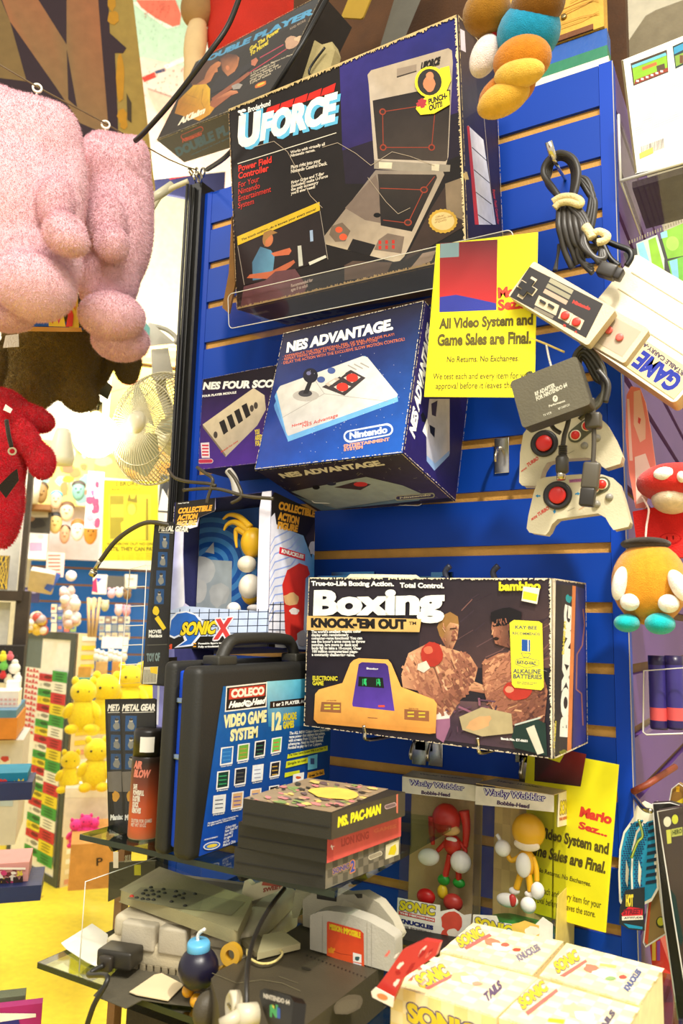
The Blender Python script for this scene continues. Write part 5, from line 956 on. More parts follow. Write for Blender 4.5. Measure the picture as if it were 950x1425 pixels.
# leads with plugs falling over the pads
t = thing('plug_lead', 'black lead ending in a ribbed round plug over the pads', 'cable', Y(780, 620, -.16)); m1 = MB(RUBBER); w6 = (680, 560, 3.52)
tube(m1, yp([(395, 55), (385, 110), (370, 160), (362, 215)], -.165, w6), .0028, c(60, 56, 48)); tube(m1, yp([(300, 100), (320, 130), (350, 150)], -.16, w6), .0026, c(60, 56, 48)); m1.build('lead', t)
m1 = MB(RUBBER)
for i in range(6): q = yp([(362, 212 + i * 9)], -.165, w6)[0]; lathe(m1, [(.0045, 0), (.0052, .0008), (.0045, .0016)], q, (0, 0, -1), c(52, 48, 42), n=12)
lathe(m1, [(.0056, 0), (.0072, .003), (.0072, .018), (.005, .02)], yp([(358, 262)], -.165, w6)[0], (0, 0, -1), c(58, 54, 46), n=16); m1.build('strain_relief', t)
m1 = MB(METAL); lathe(m1, [(.005, 0), (.005, .01), (.0044, .01)], yp([(353, 336)], -.165, w6)[0], (0, 0, -1), c(190, 180, 160), n=16); m1.build('metal_tip', t)
t = thing('controller_lead', 'grey lead with a lump filter and square plug over the pads', 'cable', Y(820, 660, -.165)); m1 = MB(RUBBER)
tube(m1, yp([(505, -20), (512, 60), (515, 180), (512, 260), (508, 320)], -.17, w6), .0026, c(70, 64, 54)); m1.build('lead', t)
m1 = MB(RUBBER); q = yp([(512, 92)], -.17, w6)[0]; rbx(m1, (q.x - .0085, q.y - .007, q.z - .009), (q.x + .0085, q.y + .007, q.z + .009), .003, c(66, 60, 50), RUBBER); m1.build('filter_lump', t)
m1 = MB(RUBBER); q = yp([(500, 360)], -.17, w6)[0]; M_ = Matrix.Translation(q) @ Matrix.Rotation(math.radians(8), 4, 'Y'); rbx(m1, (-.009, -.006, -.015), (.009, .006, .015), .003, c(78, 72, 60), RUBBER, M_); rbx(m1, (-.008, -.008, -.034), (.0075, .004, -.014), .002, c(40, 36, 32), RUBBER, M_); m1.build('square_plug', t)
# ---- two turbo pads
def turbo(label, out, y, disc, btns, small, deco):
    f, q = shape(out, y, w6); t = thing('turbo_pad', label, 'game pad', f.o); m1 = MB(PLASTM); prism(m1, f, q, -.012, .006, c(196, 186, 156), PLASTM); m1.build('shell', t, mods=BEV(.005, 4))
    f = Face(f.o + f.n * .006, f.u, f.v, f.W, f.H)
    U = lambda x, y_: f.uv(w6[0] + x / w6[2], w6[1] + y_ / w6[2])
    m1 = MB(PLAST); lathe(m1, [(.0165, 0), (.0165, .002), (.014, .003), (.0115, .0012), (.001, .0012)], f.P(*U(*disc), .0), f.n, c(34, 30, 30)); dr = m1.build('dial_ring', t)
    m1 = MB(PLAST); lathe(m1, [(.0098, .001), (.0098, .003), (.008, .0042), (.001, .0044)], f.P(*U(*disc), .0), f.n, c(206, 36, 30)); m1.build('red_dial', dr)
    m1 = MB(PLAST); (x0, y0), (x1, y1) = btns; a_, b_ = Vector(U(x0, y0)), Vector(U(x1, y1)); d = (b_ - a_).normalized(); nn = Vector((-d.y, d.x)); r = .0088
    o = [];
    for k in range(9): th = math.pi / 2 + math.pi * k / 8; o.append(tuple(a_ + d * (r * math.cos(th)) + nn * (r * math.sin(th))))
    for k in range(9): th = -math.pi / 2 + math.pi * k / 8; o.append(tuple(b_ + d * (r * math.cos(th)) + nn * (r * math.sin(th))))
    prism(m1, f, o, 0, .0012, c(84, 84, 64)); bpl = m1.build('button_plate', t)
    for p in btns: m1 = MB(PLAST); lathe(m1, [(.0064, .001), (.0064, .0018), (.006, .002)], f.P(*U(*p), 0), f.n, c(226, 214, 180)); ell(m1, f.P(*U(*p), .002), .0052, c(214, 40, 34)); m1.build('red_button', bpl)
    for p in small: m1 = MB(PLAST); ell(m1, f.P(*U(*p), 0), .0044, c(140, 136, 126)); m1.build('grey_button', t)
    m1 = MB(PAPER); a = Art(f, m1, PAPER, w6, clip=False); deco(a); m1.build('lettering', t); return t
RL = c(200, 70, 60)
turbo('upper beige turbo game pad with red dial, partly behind the leads', [(160, 250), (175, 160), (205, 118), (260, 100), (400, 80), (480, 70), (540, 75), (580, 110), (620, 180), (658, 270), (648, 305), (575, 328), (548, 310), (522, 282), (480, 275), (350, 282), (292, 300), (270, 335), (252, 400), (235, 412), (170, 412), (155, 395)], -.105, (272, 202), [(425, 162), (482, 116)], [(468, 212), (530, 175)],
      lambda a: (a.text('TURBO', (190, 318), (245, 280), (184, 300), RL, .05, 2), a.text('MODE', (160, 342), (186, 324), (158, 334), RL, .05, 2), a.line([(385, 252), (418, 236)], 3, c(150, 144, 120))))
turbo('lower beige turbo game pad with blue arrows around its red dial', [(248, 385), (275, 372), (360, 362), (460, 356), (560, 358), (612, 375), (642, 402), (665, 470), (697, 590), (688, 612), (615, 628), (596, 602), (576, 567), (540, 547), (440, 560), (342, 575), (316, 600), (300, 635), (284, 652), (205, 640), (192, 620), (200, 560), (225, 450)], -.13, (337, 456), [(555, 402), (515, 420)], [(590, 464), (528, 498)],
      lambda a: (a.poly([(228, 458), (240, 450), (240, 455), (252, 455), (252, 462), (240, 462), (240, 467)], c(20, 120, 170)), a.poly([(446, 446), (434, 438), (434, 443), (422, 446), (422, 452), (434, 450), (436, 456)], c(20, 120, 170)), a.poly([(320, 546), (313, 530), (318, 531), (320, 522), (328, 524), (325, 533), (330, 535)], c(20, 120, 170)),
                 a.text('TURBO', (242, 560), (296, 524), (236, 542), RL, .05, 2), a.text('MODE', (210, 580), (238, 562), (207, 568), RL, .05, 2), a.poly([(392, 378), (462, 372), (464, 388), (394, 394)], c(170, 110, 140)), a.text('NINTENDO', (398, 390), (460, 384), (397, 380), c(110, 50, 110), .03, 2), a.line([(385, 532), (420, 516)], 3, c(150, 144, 120)), a.line([(440, 526), (470, 508)], 3, c(206, 150, 110))))
# ---- plush doll hanging upside at the top right
SP = lambda x, y, d: pxm(Y(x, y, d))
t = thing('plush_doll', 'hanging plush doll in blue trousers with brown and tan shoes, top right', 'soft toy', Y(710, 160, -.26)); yd = -.26
def E_(x, y, rx, ry, col, d=None, rd=None, rot=None, m=PLUSH):
    d = yd if d is None else d; s = SP(x, y, d); m1 = MB(m); rx, ry = rx / s, ry / s
    ell(m1, Y(x, y, d), (rx, (rd or min(rx, ry)), ry), col, m, rot, 26, 16); return m1
E_(677, 18, 34, 30, c(150, 104, 30)).build('brown_tuft', t); E_(748, 6, 38, 32, c(122, 80, 24)).build('brown_tuft', t)
E_(735, 46, 44, 40, c(30, 140, 176), -.245).build('trousers', t)
E_(674, 78, 19, 30, c(236, 220, 212), -.25, rot=(0, 25, 0)).build('white_glove', t); E_(687, 52, 7, 9, c(206, 40, 40), -.25).build('red_cuff', t)
m1 = E_(726, 84, 41, 31, c(196, 122, 30), -.275, rot=(0, 8, 0)); m1.build('shoe', t); E_(722, 103, 36, 19, c(222, 176, 72), -.283, rot=(0, 8, 0)).build('sole', t)
E_(705, 128, 41, 25, c(188, 110, 24), -.265, rot=(0, -12, 0)).build('shoe', t); E_(700, 138, 38, 22, c(220, 170, 64), -.272, rot=(0, -12, 0)).build('sole', t)
# ---- game case in a clear tray on the gondola end
P = [Y(884, 240, .02), Y(990, 211, .02), Y(866, 84, .03)]; f = Face(P[0], P[1] - P[0], P[2] - P[0]); t = thing('game_case', 'white-backed game case with two green screenshots standing in the clear tray', 'game case', f.o); q = [(0, 0), (f.W, 0), (f.W + f.uv(866, 84)[0], f.H), (f.uv(866, 84)[0], f.H)]
m1 = MB(PLAST); prism(m1, f, q, -.014, 0, c(246, 240, 226), PLAST, c(70, 62, 44)); a = Art(f, m1, PRINT, (850, 40, 4.45), clip=False)
a.poly([(62, 198), (445, 45), (460, 830), (148, 898)], c(252, 246, 230)); a.poly([(62, 198), (76, 196), (160, 890), (148, 898)], c(110, 96, 60))
a.poly([(120, 215), (345, 130), (355, 270), (138, 355)], c(70, 56, 40)); a.poly([(128, 228), (338, 148), (344, 165), (132, 245)], c(110, 190, 206)); a.poly([(132, 246), (344, 166), (350, 262), (144, 344)], c(140, 190, 40)); a.poly([(190, 240), (280, 205), (285, 225), (195, 260)], c(206, 110, 60)); a.poly([(148, 318), (350, 240), (352, 264), (144, 346)], c(150, 60, 40)); a.poly([(280, 232), (330, 215), (335, 250), (286, 268)], c(90, 70, 50))
for i in range(6): a.rect(155 + i * 30, 318 - i * 12, 172 + i * 30, 330 - i * 12, WHITE)
a.poly([(380, 110), (470, 70), (480, 210), (398, 250)], c(40, 60, 60)); a.poly([(388, 118), (470, 80), (470, 120), (390, 160)], c(60, 150, 190)); a.poly([(395, 170), (470, 140), (475, 200), (402, 235)], c(130, 160, 60)); a.rect(425, 165, 445, 215, c(110, 70, 40))
for i in range(20): a.line([(150, 395 + i * 14), (150 + 290, 280 + i * 14)], 1.6, c(226, 218, 190))
for i in range(26): x = 185 + i * 5.5; a.poly([(x, 730 - i * 2), (x + random.uniform(1, 3.5), 730 - i * 2), (x + 5, 790 - i * 2), (x + 3, 790 - i * 2)], c(90, 70, 60))
a.poly([(175, 775), (258, 735), (262, 770), (178, 808)], c(230, 206, 90)); m1.build('case', t)
t = thing('acrylic_tray', 'clear acrylic tray on the panel end holding the white-backed game case', 'tray', Y(863, 252, -.02))
a0, b0 = Y(863, 252, -.02), Y(985, 216, -.02); up = Y(859, 160, -.02) - a0; up = Vector((0, 0, up.length)); bk = Vector((0, .16, 0)); th = Vector((0, 0, .0022))
m1 = MB(CLEAR); hexa(m1, [a0, b0, b0 + bk, a0 + bk, a0 + th, b0 + th, b0 + bk + th, a0 + bk + th], WHITE, CLEAR); m1.build('base_plate', t)
m1 = MB(CLEAR); g = Face(a0, bk * -1, up); hexa(m1, [a0, a0 + Vector((.002, 0, 0)), a0 + bk + Vector((.002, 0, 0)), a0 + bk, a0 + up, a0 + up + Vector((.002, 0, 0)), a0 + bk + up + Vector((.002, 0, 0)), a0 + bk + up], WHITE, CLEAR); m1.build('side_wall', t)
m1 = MB(EDGE); tube(m1, [a0 + up, a0], .0018, c(230, 226, 220), EDGE, smooth=1); tube(m1, [a0, b0], .0022, c(236, 232, 226), EDGE, smooth=1); tube(m1, [a0, a0 + bk], .0012, c(230, 226, 220), EDGE, smooth=1); m1.build('polished_edge', t)
m1 = MB(CARD); hexa(m1, [a0 + Vector((.01, .03, .003)), b0 + Vector((0, .03, .003)), b0 + Vector((0, .15, .003)), a0 + Vector((.01, .15, .003)), a0 + Vector((.01, .03, .012)), b0 + Vector((0, .03, .012)), b0 + Vector((0, .15, .012)), a0 + Vector((.01, .15, .012))], c(50, 38, 34), CARD); m1.build('dark_liner', None, 'dark brown card lying in the clear tray under the white-backed game case', 'card')
# green picture sheet
P = [Y(905, 470, .04), Y(1000, 440, .04), Y(867, 352, .04)]; f = Face(P[0], P[1] - P[0], P[2] - P[0]); t0 = f.uv(867, 352); m1 = MB(PRINT)
prism(m1, f, [(0, 0), (f.W, 0), (f.W + t0[0], f.H), (t0[0], f.H)], -.003, 0, c(60, 58, 50)); a = Art(f, m1, PRINT, (850, 40, 4.45), clip=False)
a.poly([(155, 1330), (285, 1275), (330, 1425), (330, 1700), (200, 1700)], c(206, 226, 206)); a.poly([(230, 1310), (275, 1290), (330, 1500), (260, 1500)], c(150, 206, 40)); a.poly([(160, 1335), (200, 1320), (250, 1480), (200, 1480)], c(150, 220, 230)); a.poly([(305, 1265), (445, 1205), (480, 1400), (350, 1425)], c(140, 200, 50)); a.ell(380, 1330, 40, 45, c(176, 220, 90)); a.poly([(305, 1265), (345, 1250), (350, 1290), (312, 1300)], c(150, 220, 230)); a.poly([(350, 1440), (480, 1400), (500, 1600), (400, 1640)], c(120, 196, 60)); a.poly([(360, 1440), (410, 1425), (420, 1560), (390, 1570)], c(140, 206, 226))
for i in range(22): x = 110 + i * 16; y_ = 1328 - i * 6.6; a.poly([(x, y_ - 14), (x + 7, y_ - 17), (x + 9, y_ + 4), (x + 2, y_ + 6)], c(150, 140, 110))
m1.build('picture_sheet', None, 'spiral-topped sheet of bright green game pictures under the clear tray', 'picture sheet')
# ---- items hanging on the gondola end
t = thing('pink_blister', 'tall translucent pink-red plastic pouch hanging left of the mushroom toy', 'pouch', Y(895, 740, -.03)); w8 = (860, 540, 3.956)
f, q = shape([(45, 40), (70, -10), (120, 0), (150, 80), (180, 240), (205, 420), (160, 600), (150, 660), (95, 660), (60, 470), (40, 260)], -.03, w8); m1 = MB(PLAST); prism(m1, f, q, -.004, 0, c(236, 130, 110), PLAST); a = Art(f, m1, PLAST, w8, clip=False)
a.poly([(85, 20), (120, 10), (150, 180), (150, 280), (120, 300), (85, 200)], c(240, 190, 160)); a.poly([(90, 380), (150, 360), (190, 480), (160, 620), (100, 640)], c(246, 214, 196)); a.poly([(110, 160), (125, 170), (118, 200), (108, 190)], c(220, 70, 60)); a.poly([(48, 60), (60, 60), (80, 400), (62, 400)], c(246, 200, 180)); m1.build('pouch_body', t)
m1 = MB(FILM); prism(m1, f, q, .002, .004, WHITE, FILM); m1.build('clear_cover', t)
t = thing('mushroom_toy', 'red-capped plush mushroom toy with white spots above the red pillow', 'soft toy', Y(932, 712, -.06))
s = SP(932, 670, -.06); m1 = MB(PLUSH); ell(m1, Y(938, 672, -.06), (50 / s, .045, 27 / s), c(214, 50, 44)); m1.build('cap', t)
for (x, y_, rx, ry) in ((924, 660, 14, 10), (948, 664, 6, 8)): m1 = MB(PLUSH); ell(m1, Y(x, y_, -.098), (rx / s, .01, ry / s), c(250, 240, 226)); m1.build('white_spot', t)
m1 = MB(PLUSH); ell(m1, Y(935, 695, -.06), (27 / s, .035, 20 / s), c(246, 222, 190)); m1.build('stem', t)
t = thing('red_pillow', 'flat red plush pillow hanging below the mushroom toy', 'cushion', Y(925, 778, -.05)); f, q = shape([(78, 680), (230, 650), (400, 640), (400, 930), (300, 930), (100, 850)], -.05, w8); m1 = MB(CLOTH); prism(m1, f, q, -.02, 0, c(226, 44, 40), CLOTH); m1.build('cushion_body', t, mods=BEV(.006, 3))
m1 = MB(CLOTH); a = Art(f, m1, CLOTH, w8, clip=False); a.ell(285, 830, 62, 32, c(196, 30, 30)); a.ell(288, 826, 52, 25, c(222, 50, 44)); a.ell(268, 828, 5, 12, c(120, 20, 20)); a.ell(302, 824, 5, 12, c(120, 20, 20)); m1.build('stitched_patch', t)
m1 = MB(CLOTH); tube(m1, yp([(130, 600), (165, 660), (165, 700), (155, 760), (150, 830)], -.075, w8), .0012, c(246, 214, 200), CLOTH); m1.build('pink_string', None, 'thin pink-white cord hanging down to the round golden plush toy', 'cord')
t = thing('round_plush_toy', 'round golden-brown plush toy with white arms and teal feet at the right edge', 'soft toy', Y(903, 880, -.1)); yd = -.1
m1 = E_(903, 812, 50, 58, c(216, 146, 40), -.1, .042); m1.build('body', t); E_(898, 757, 33, 9, c(52, 44, 36), -.1, .03).build('dark_top', t)
for (x, y_, rx, ry, rot) in ((862, 812, 10, 24, (0, 12, 0)), (876, 838, 13, 12, None), (945, 815, 12, 24, (0, -25, 0)), (930, 840, 14, 13, None)): E_(x, y_, rx, ry, c(252, 244, 232), -.135, .012, rot).build('white_arm', t)
for (x, y_, r_) in ((872, 867, 17), (918, 868, 20)): E_(x, y_, r_, r_ * .75, c(24, 176, 180), -.125, .022).build('teal_foot', t)
# twin purple tubes in blister
t = thing('tube_blister', 'clear blister holding two deep purple tubes with coral bands', 'blister pack', Y(925, 1022, -.02)); w9 = (820, 860, 2.523)
for x in (245, 305):
    a0 = yp([(x, 390)], -.02, w9)[0]; h_ = yp([(x, 130)], -.02, w9)[0].z - a0.z; r_ = 30 / 2.523 / pxm(a0)
    lathe_cols = [c(44, 30, 90)] * 3 + [c(226, 90, 90)] * 2 + [c(60, 50, 130)] * 3 + [c(38, 28, 70)] * 2
    m1 = MB(PLAST); lathe(m1, [(r_ * .95, 0), (r_, .003), (r_, h_ * .12), (r_, h_ * .121), (r_, h_ * .29), (r_, h_ * .291), (r_, h_ * .8), (r_ * 1.0, h_ * .86), (r_ * 1.02, h_ * .87), (r_ * 1.02, h_ * .99)], a0, (0, 0, 1), cols=lathe_cols); m1.build('purple_tube', t)
f, q = shape([(188, 400), (200, 410), (340, 405), (400, 400), (400, 170), (190, 185)], -.045, w9); m1 = MB(FILM); prism(m1, f, q, -.05, 0, WHITE, FILM); m1.build('clear_shell', t); m1 = MB(EDGE); tube(m1, [f.P(u, v) for u, v in q], .001, c(220, 206, 190), EDGE, 6, 1, True); m1.build('shell_rim', t)
# flip-flop cards
w10 = (860, 1080, 4.13); TE = c(20, 140, 176)
def flip(label, dx, y):
    out = [(78 + dx, 232), (92 + dx, 175), (140 + dx, 145), (180 + dx, 165), (165 + dx, 240), (150 + dx, 330), (135 + dx, 480), (150 + dx, 650), (110 + dx, 720), (20 + dx, 760), (-5 + dx, 720), (-10 + dx, 560), (-4 + dx, 420), (20 + dx, 320), (60 + dx, 262)]
    f, q = shape(out, y, w10); t = thing('sandal_charm', label, 'keychain', f.o, 'sandal keychains'); m1 = MB(PAPER); prism(m1, f, q, -.003, 0, c(240, 232, 206), PAPER); a = Art(f, m1, PAPER, w10, clip=False)
    inn = [(84 + dx, 262), (130 + dx, 250), (150 + dx, 290), (138 + dx, 400), (122 + dx, 480), (140 + dx, 640), (108 + dx, 700), (24 + dx, 745), (6 + dx, 700), (0 + dx, 560), (6 + dx, 430), (28 + dx, 330), (64 + dx, 280)]; a.poly(inn, TE)
    for i in range(34):
        for j in range(5):
            x = 8 + j * 14 + (i % 2) * 7 + dx + max(0, 14 - i) * 3.6; y_ = 275 + i * 13; 
            if j < 3: a.poly([(x, y_), (x + 7, y_ - 6), (x + 14, y_), (x + 7, y_ + 6)], c(14, 60, 110))
    for i in range(9): y_ = 268 + i * 42; a.poly([(76 + dx + (9 - i) * 2, y_), (138 + dx, y_ - 12), (138 + dx, y_ + 8), (72 + dx + (9 - i) * 2, y_ + 18)], c(16, 40, 60))
    a.poly([(36 + dx, 480), (52 + dx, 540), (44 + dx, 640), (32 + dx, 600)], c(232, 226, 196)); m1.build('printed_card', t); return f
flip('left blue chequered sandal-shaped keychain card', 10, -.03); flip('right blue chequered sandal-shaped keychain card, overlapping its twin', 82, -.045)
f, q = shape([(8, 760), (40, 660), (150, 640), (150, 890), (60, 880), (5, 850)], -.05, w10); m1 = MB(PAPER); prism(m1, f, q, -.002, 0, c(30, 34, 34)); a = Art(f, m1, PAPER, w10, clip=False); a.text('HOT', (44, 750), (86, 750), (44, 680), c(230, 206, 50), .09); a.poly([(18, 790), (60, 750), (140, 762), (140, 800), (24, 806)], c(206, 30, 44)); a.text('STREET', (26, 798), (138, 792), (30, 766), c(120, 14, 30), .07, 2); a.poly([(20, 806), (140, 800), (142, 824), (22, 830)], c(236, 226, 206)); a.text('ATTITUDE', (34, 822), (136, 818), (34, 810), K0, .04, 2); a.poly([(30, 846), (140, 866), (138, 880), (60, 872)], TE)
m1.build('brand_card', None, 'small black backing card with red banner at the foot of the sandal keychains', 'card')
m1 = MB(METAL); tube(m1, yp([(88, 108), (100, 130), (150, 190), (190, 200)], [-.005, -.03, -.06, -.07], w10), .0028, c(206, 196, 176), METAL); m1.build('silver_hook', None, 'silver hook carrying the sandal keychains', 'hook')
m1 = MB(METAL); tube(m1, yp([(118, 250), (140, 340), (110, 380), (75, 470)], -.06, w10), .0016, c(190, 220, 120), METAL); m1.build('key_ring', None, 'thin green-silver key ring dangling between the sandal keychains', 'key ring')
# dark blister packs and red goods bottom right
def pack(name, label, out, y, col, t_=.01, m=PLAST, draw=None, rim=True):
    f, q = shape(out, y, w10); t = thing(name, label, 'blister pack', f.o); m1 = MB(m); prism(m1, f, q, -t_, 0, col, m)
    if draw: a = Art(f, m1, PRINT, w10, clip=False); draw(a)
    m1.build('backing_card', t); m1 = MB(FILM); prism(m1, f, q, .001, .006, WHITE, FILM); m1.build('clear_shell', t)
    if rim: m1 = MB(EDGE); tube(m1, [f.P(u, v, .004) for u, v in q], .0008, c(196, 180, 150), EDGE, 6, 1, True); m1.build('rim', t)
    return t
pack('yellow_tab_pack', 'narrow pack with a yellow tab behind the dark blister packs', [(290, 170), (310, 70), (350, 40), (380, 60), (380, 200), (300, 200)], .03, c(150, 110, 50), draw=lambda a: (a.rect(332, 60, 352, 90, c(236, 180, 40)), a.poly([(330, 150), (380, 120), (380, 150), (335, 170)], c(226, 200, 40))))
pack('dark_blister', 'black-backed blister pack, nearer the blue wall, of the dark pair', [(200, 155), (300, 150), (372, 170), (420, 1400), (345, 1390), (262, 800), (222, 400)], -.055, c(34, 30, 26))
pack('dark_blister', 'dark brown blister pack with small yellow-green emblems at the right edge', [(228, 200), (420, 165), (460, 1400), (400, 1300), (330, 860), (270, 480)], -.08, c(62, 50, 42), draw=lambda a: (a.ell(282, 262, 22, 30, c(214, 210, 180)), a.ell(326, 248, 18, 28, c(196, 200, 60)), a.poly([(275, 310), (302, 306), (306, 385), (282, 390)], c(196, 196, 80)), a.poly([(304, 305), (368, 292), (368, 340), (308, 350)], c(176, 180, 90)), a.text('HERO', (312, 340), (366, 328), (311, 312), c(70, 80, 30), .05, 2), a.poly([(292, 640), (330, 690), (372, 940), (360, 980), (320, 850)], c(30, 56, 54))))
pack('orange_pack', 'pack with a long orange-red edge and yellow ball beside the sandal keychains', [(205, 380), (215, 380), (225, 560), (270, 880), (275, 900), (160, 975), (148, 950), (185, 620)], -.035, c(150, 120, 70), draw=lambda a: (a.poly([(205, 360), (215, 360), (214, 560), (185, 760), (170, 970), (148, 950), (175, 740), (198, 560)], c(222, 84, 44)), a.ell(246, 840, 30, 34, c(60, 56, 30)), a.ell(244, 836, 20, 24, c(200, 196, 50))))
m1 = MB(PLAST); f, q = shape([(180, 960), (240, 930), (300, 1100), (330, 1500), (250, 1500), (200, 1150)], .02, w10); prism(m1, f, q, -.03, 0, c(190, 36, 40)); a = Art(f, m1, PLAST, w10, clip=False); a.poly([(195, 960), (215, 950), (215, 1060), (195, 1060)], c(236, 190, 60)); a.poly([(222, 950), (240, 945), (240, 1060), (222, 1060)], c(130, 60, 150)); a.poly([(250, 1090), (310, 1140), (320, 1180), (252, 1150)], c(226, 60, 60)); a.poly([(255, 1200), (300, 1210), (315, 1300), (262, 1300)], c(120, 20, 26))
m1.build('red_pack', None, 'bright red packaged toy with purple and yellow stripes, lower right', 'packaged toy')
m1 = MB(METAL); tube(m1, [Y(880, 1102, -.004), Y(900, 1092, -.01), Y(939, 1067, .05)], .004, c(150, 70, 44), PAINT, smooth=1); m1.build('red_rod', None, 'short rusty red rod above the sandal keychains', 'rod')
# ================================================================ glass shelves
def gshelf(label, z, pl, x1, yf, th=.006):
    xl = pl.x; t = thing('glass_shelf', label, 'shelf', Vector(((xl + x1) / 2, yf / 2, z - th)))
    m1 = MB(GLASS); bx(m1, (xl, yf, z - th), (x1, -.004, z), WHITE, GLASS); m1.build('glass_plate', t)
    m1 = MB(GEDGE); bx(m1, (xl, yf - .0006, z - th), (x1, yf + .0006, z), c(30, 44, 34), GEDGE); bx(m1, (xl - .0006, yf, z - th), (xl + .0006, -.004, z), c(30, 44, 34), GEDGE); m1.build('dark_edge', t)
    for k in (.07, .62):
        x = xl + (x1 - xl) * k; f = Face((x, -.004, z - th), (0, yf * .93, 0), (0, 0, .03)); g = Face(f.o, f.u, (0, 0, 1)); L = abs(yf) * .93
        m1 = MB(PAINT); prism(m1, g, [(0, -.045), (.02, -.04), (L * .9, -.016), (L * .97, -.016), (L, -.004), (L - .012, 0), (0, 0)], -.002, .002, c(40, 38, 32), PAINT); m1.build('bracket', t)
    return t
ZU, ZL = 1.10, .967
gshelf('upper glass shelf under the black carry case and the stack of game boxes', ZU, Zp(118, 1159, ZU), -.385, -.34)
gshelf('lower glass shelf under the grey consoles and the cream figure cartons', ZL, Zp(62, 1335, ZL), -.10, -.372)
t = thing('acrylic_divider', 'upright clear acrylic sheet standing at the left end of the lower glass shelf', 'divider', Zp(110, 1352, ZL)); a0 = Zp(110, 1352, ZL); hgt = onplane(111, 1225, a0, (0, 1, 0)).z - a0.z
m1 = MB(CLEAR); b0 = a0 + Vector((.0, .2, 0)); up = Vector((0, 0, hgt)); tt = Vector((.002, 0, 0)); hexa(m1, [a0, a0 + tt, b0 + tt, b0, a0 + up, a0 + up + tt, b0 + up + tt, b0 + up], WHITE, CLEAR); m1.build('sheet', t)
m1 = MB(EDGE); tube(m1, [a0, a0 + up, b0 + up], .0006, c(120, 114, 84), EDGE, 6, 1); m1.build('edge', t)
# ================================================================ black carry case of the game system
X1 = -.55; yA, yB = -.357, -.075; zA, zB = ZU + .001, 1.302
t = thing('carry_case', 'black moulded carry case with blue lining and game label, standing handle-up', 'case', (X1 - .03, (yA + yB) / 2, zA))
BK = c(30, 29, 25)
m1 = MB(PLASTM); rbx(m1, (X1 - .027, yA, zA), (X1, yB, zB), .009, BK, PLASTM, seg=4); m1.build('right_shell', t)
m1 = MB(PLASTM); rbx(m1, (X1 - .056, yA + .004, zA), (X1 - .038, yB, zB + .004), .007, BK, PLASTM, seg=4); m1.build('left_shell', t)
m1 = MB(PLASTM); rbx(m1, (X1 - .0385, yA + .012, zA + .008), (X1 - .0265, yB - .01, zB - .006), .003, c(4, 70, 206), PLASTM); m1.build('blue_lining', t)
for zz in (.1, .16): m1 = MB(METAL); rbx(m1, (X1 - .0385, yA + .009, zA + zz), (X1 - .030, yA + .013, zA + zz + .006), .001, c(150, 170, 200)); m1.build('latch_catch', t)
m1 = MB(PLASTM); hx = X1 - .022; tube(m1, [(hx, yA + .06, zB - .002), (hx, yA + .075, zB + .022), (hx, yA + .10, zB + .029), (hx, yA + .185, zB + .029), (hx, yA + .21, zB + .022), (hx, yA + .222, zB - .002)], .0075, c(38, 36, 30), PLASTM, 10, 4); hd = m1.build('handle', t)
m1 = MB(PLASTM); rbx(m1, (hx - .012, yA + .045, zB - .001), (hx + .012, yA + .08, zB + .010), .002, c(48, 46, 38), PLASTM); rbx(m1, (hx - .012, yA + .205, zB - .001), (hx + .012, yA + .235, zB + .010), .002, c(48, 46, 38), PLASTM); m1.build('handle_mount', hd)
f = Face((X1 + .0004, yA, zA), (0, yB - yA, 0), (0, 0, zB - zA)); m1 = MB(PRINT); a = Art(f, m1, PRINT, (220, 880, 3.654))
CB = c(14, 72, 156)
a.poly([(330, 275), (880, 225), (890, 480), (885, 740), (420, 1060), (205, 1140)], [c(20, 90, 150), c(70, 170, 206), c(14, 70, 130), c(14, 60, 130), c(16, 60, 150), c(20, 70, 170)])
a.poly([(550, 250), (760, 235), (756, 470), (700, 480), (560, 480)], [c(140, 200, 214), c(70, 180, 214), c(20, 110, 170), c(16, 90, 150), c(30, 120, 170)])
a.poly([(345, 275), (553, 252), (550, 380), (338, 405)], c(226, 220, 206)); a.poly([(350, 282), (548, 260), (545, 374), (344, 398)], K0); a.poly([(362, 286), (543, 266), (540, 322), (358, 342)], c(186, 60, 44)); a.text('COLECO', (370, 334), (537, 316), (372, 290), c(232, 224, 204), .09)
a.text('Head', (356, 386), (440, 376), (360, 352), WT, .07, shear=.3); a.text('Head', (472, 372), (545, 362), (476, 338), WT, .07, shear=.3); a.ell(456, 362, 19, 17, WT); a.text('TO', (446, 369), (468, 366), (447, 356), K0, .05, 2)
YW = c(226, 220, 160)
a.text('VIDEO GAME', (330, 488), (548, 456), (334, 420), YW, .08); a.text('SYSTEM', (364, 556), (503, 534), (368, 494), YW, .08)
a.poly([(568, 352), (748, 332), (752, 372), (566, 386)], c(36, 26, 26)); a.text('1 or 2 PLAYER ACTION', (584, 378), (800, 352), (584, 358), WT, .05, 2)
a.text('12', (576, 500), (624, 494), (578, 408), YW, .09); a.text('ARCADE\nGAMES', (632, 492), (702, 482), (632, 412), c(206, 190, 30), .08, 2)
cols = [(c(40, 110, 180), c(70, 140, 200)), (c(110, 160, 60), c(180, 140, 70)), (c(24, 28, 40), c(60, 110, 80)), (c(110, 190, 80), c(206, 90, 70)), (c(30, 60, 50), c(60, 160, 100)), (c(36, 40, 50), c(90, 90, 80)), (c(226, 230, 236), c(150, 150, 170)), (c(40, 38, 46), c(200, 160, 60)), (c(226, 226, 224), c(60, 60, 80)), (c(216, 170, 120), c(70, 80, 170)), (c(226, 180, 130), c(80, 110, 180)), (c(40, 34, 40), c(206, 90, 60))]
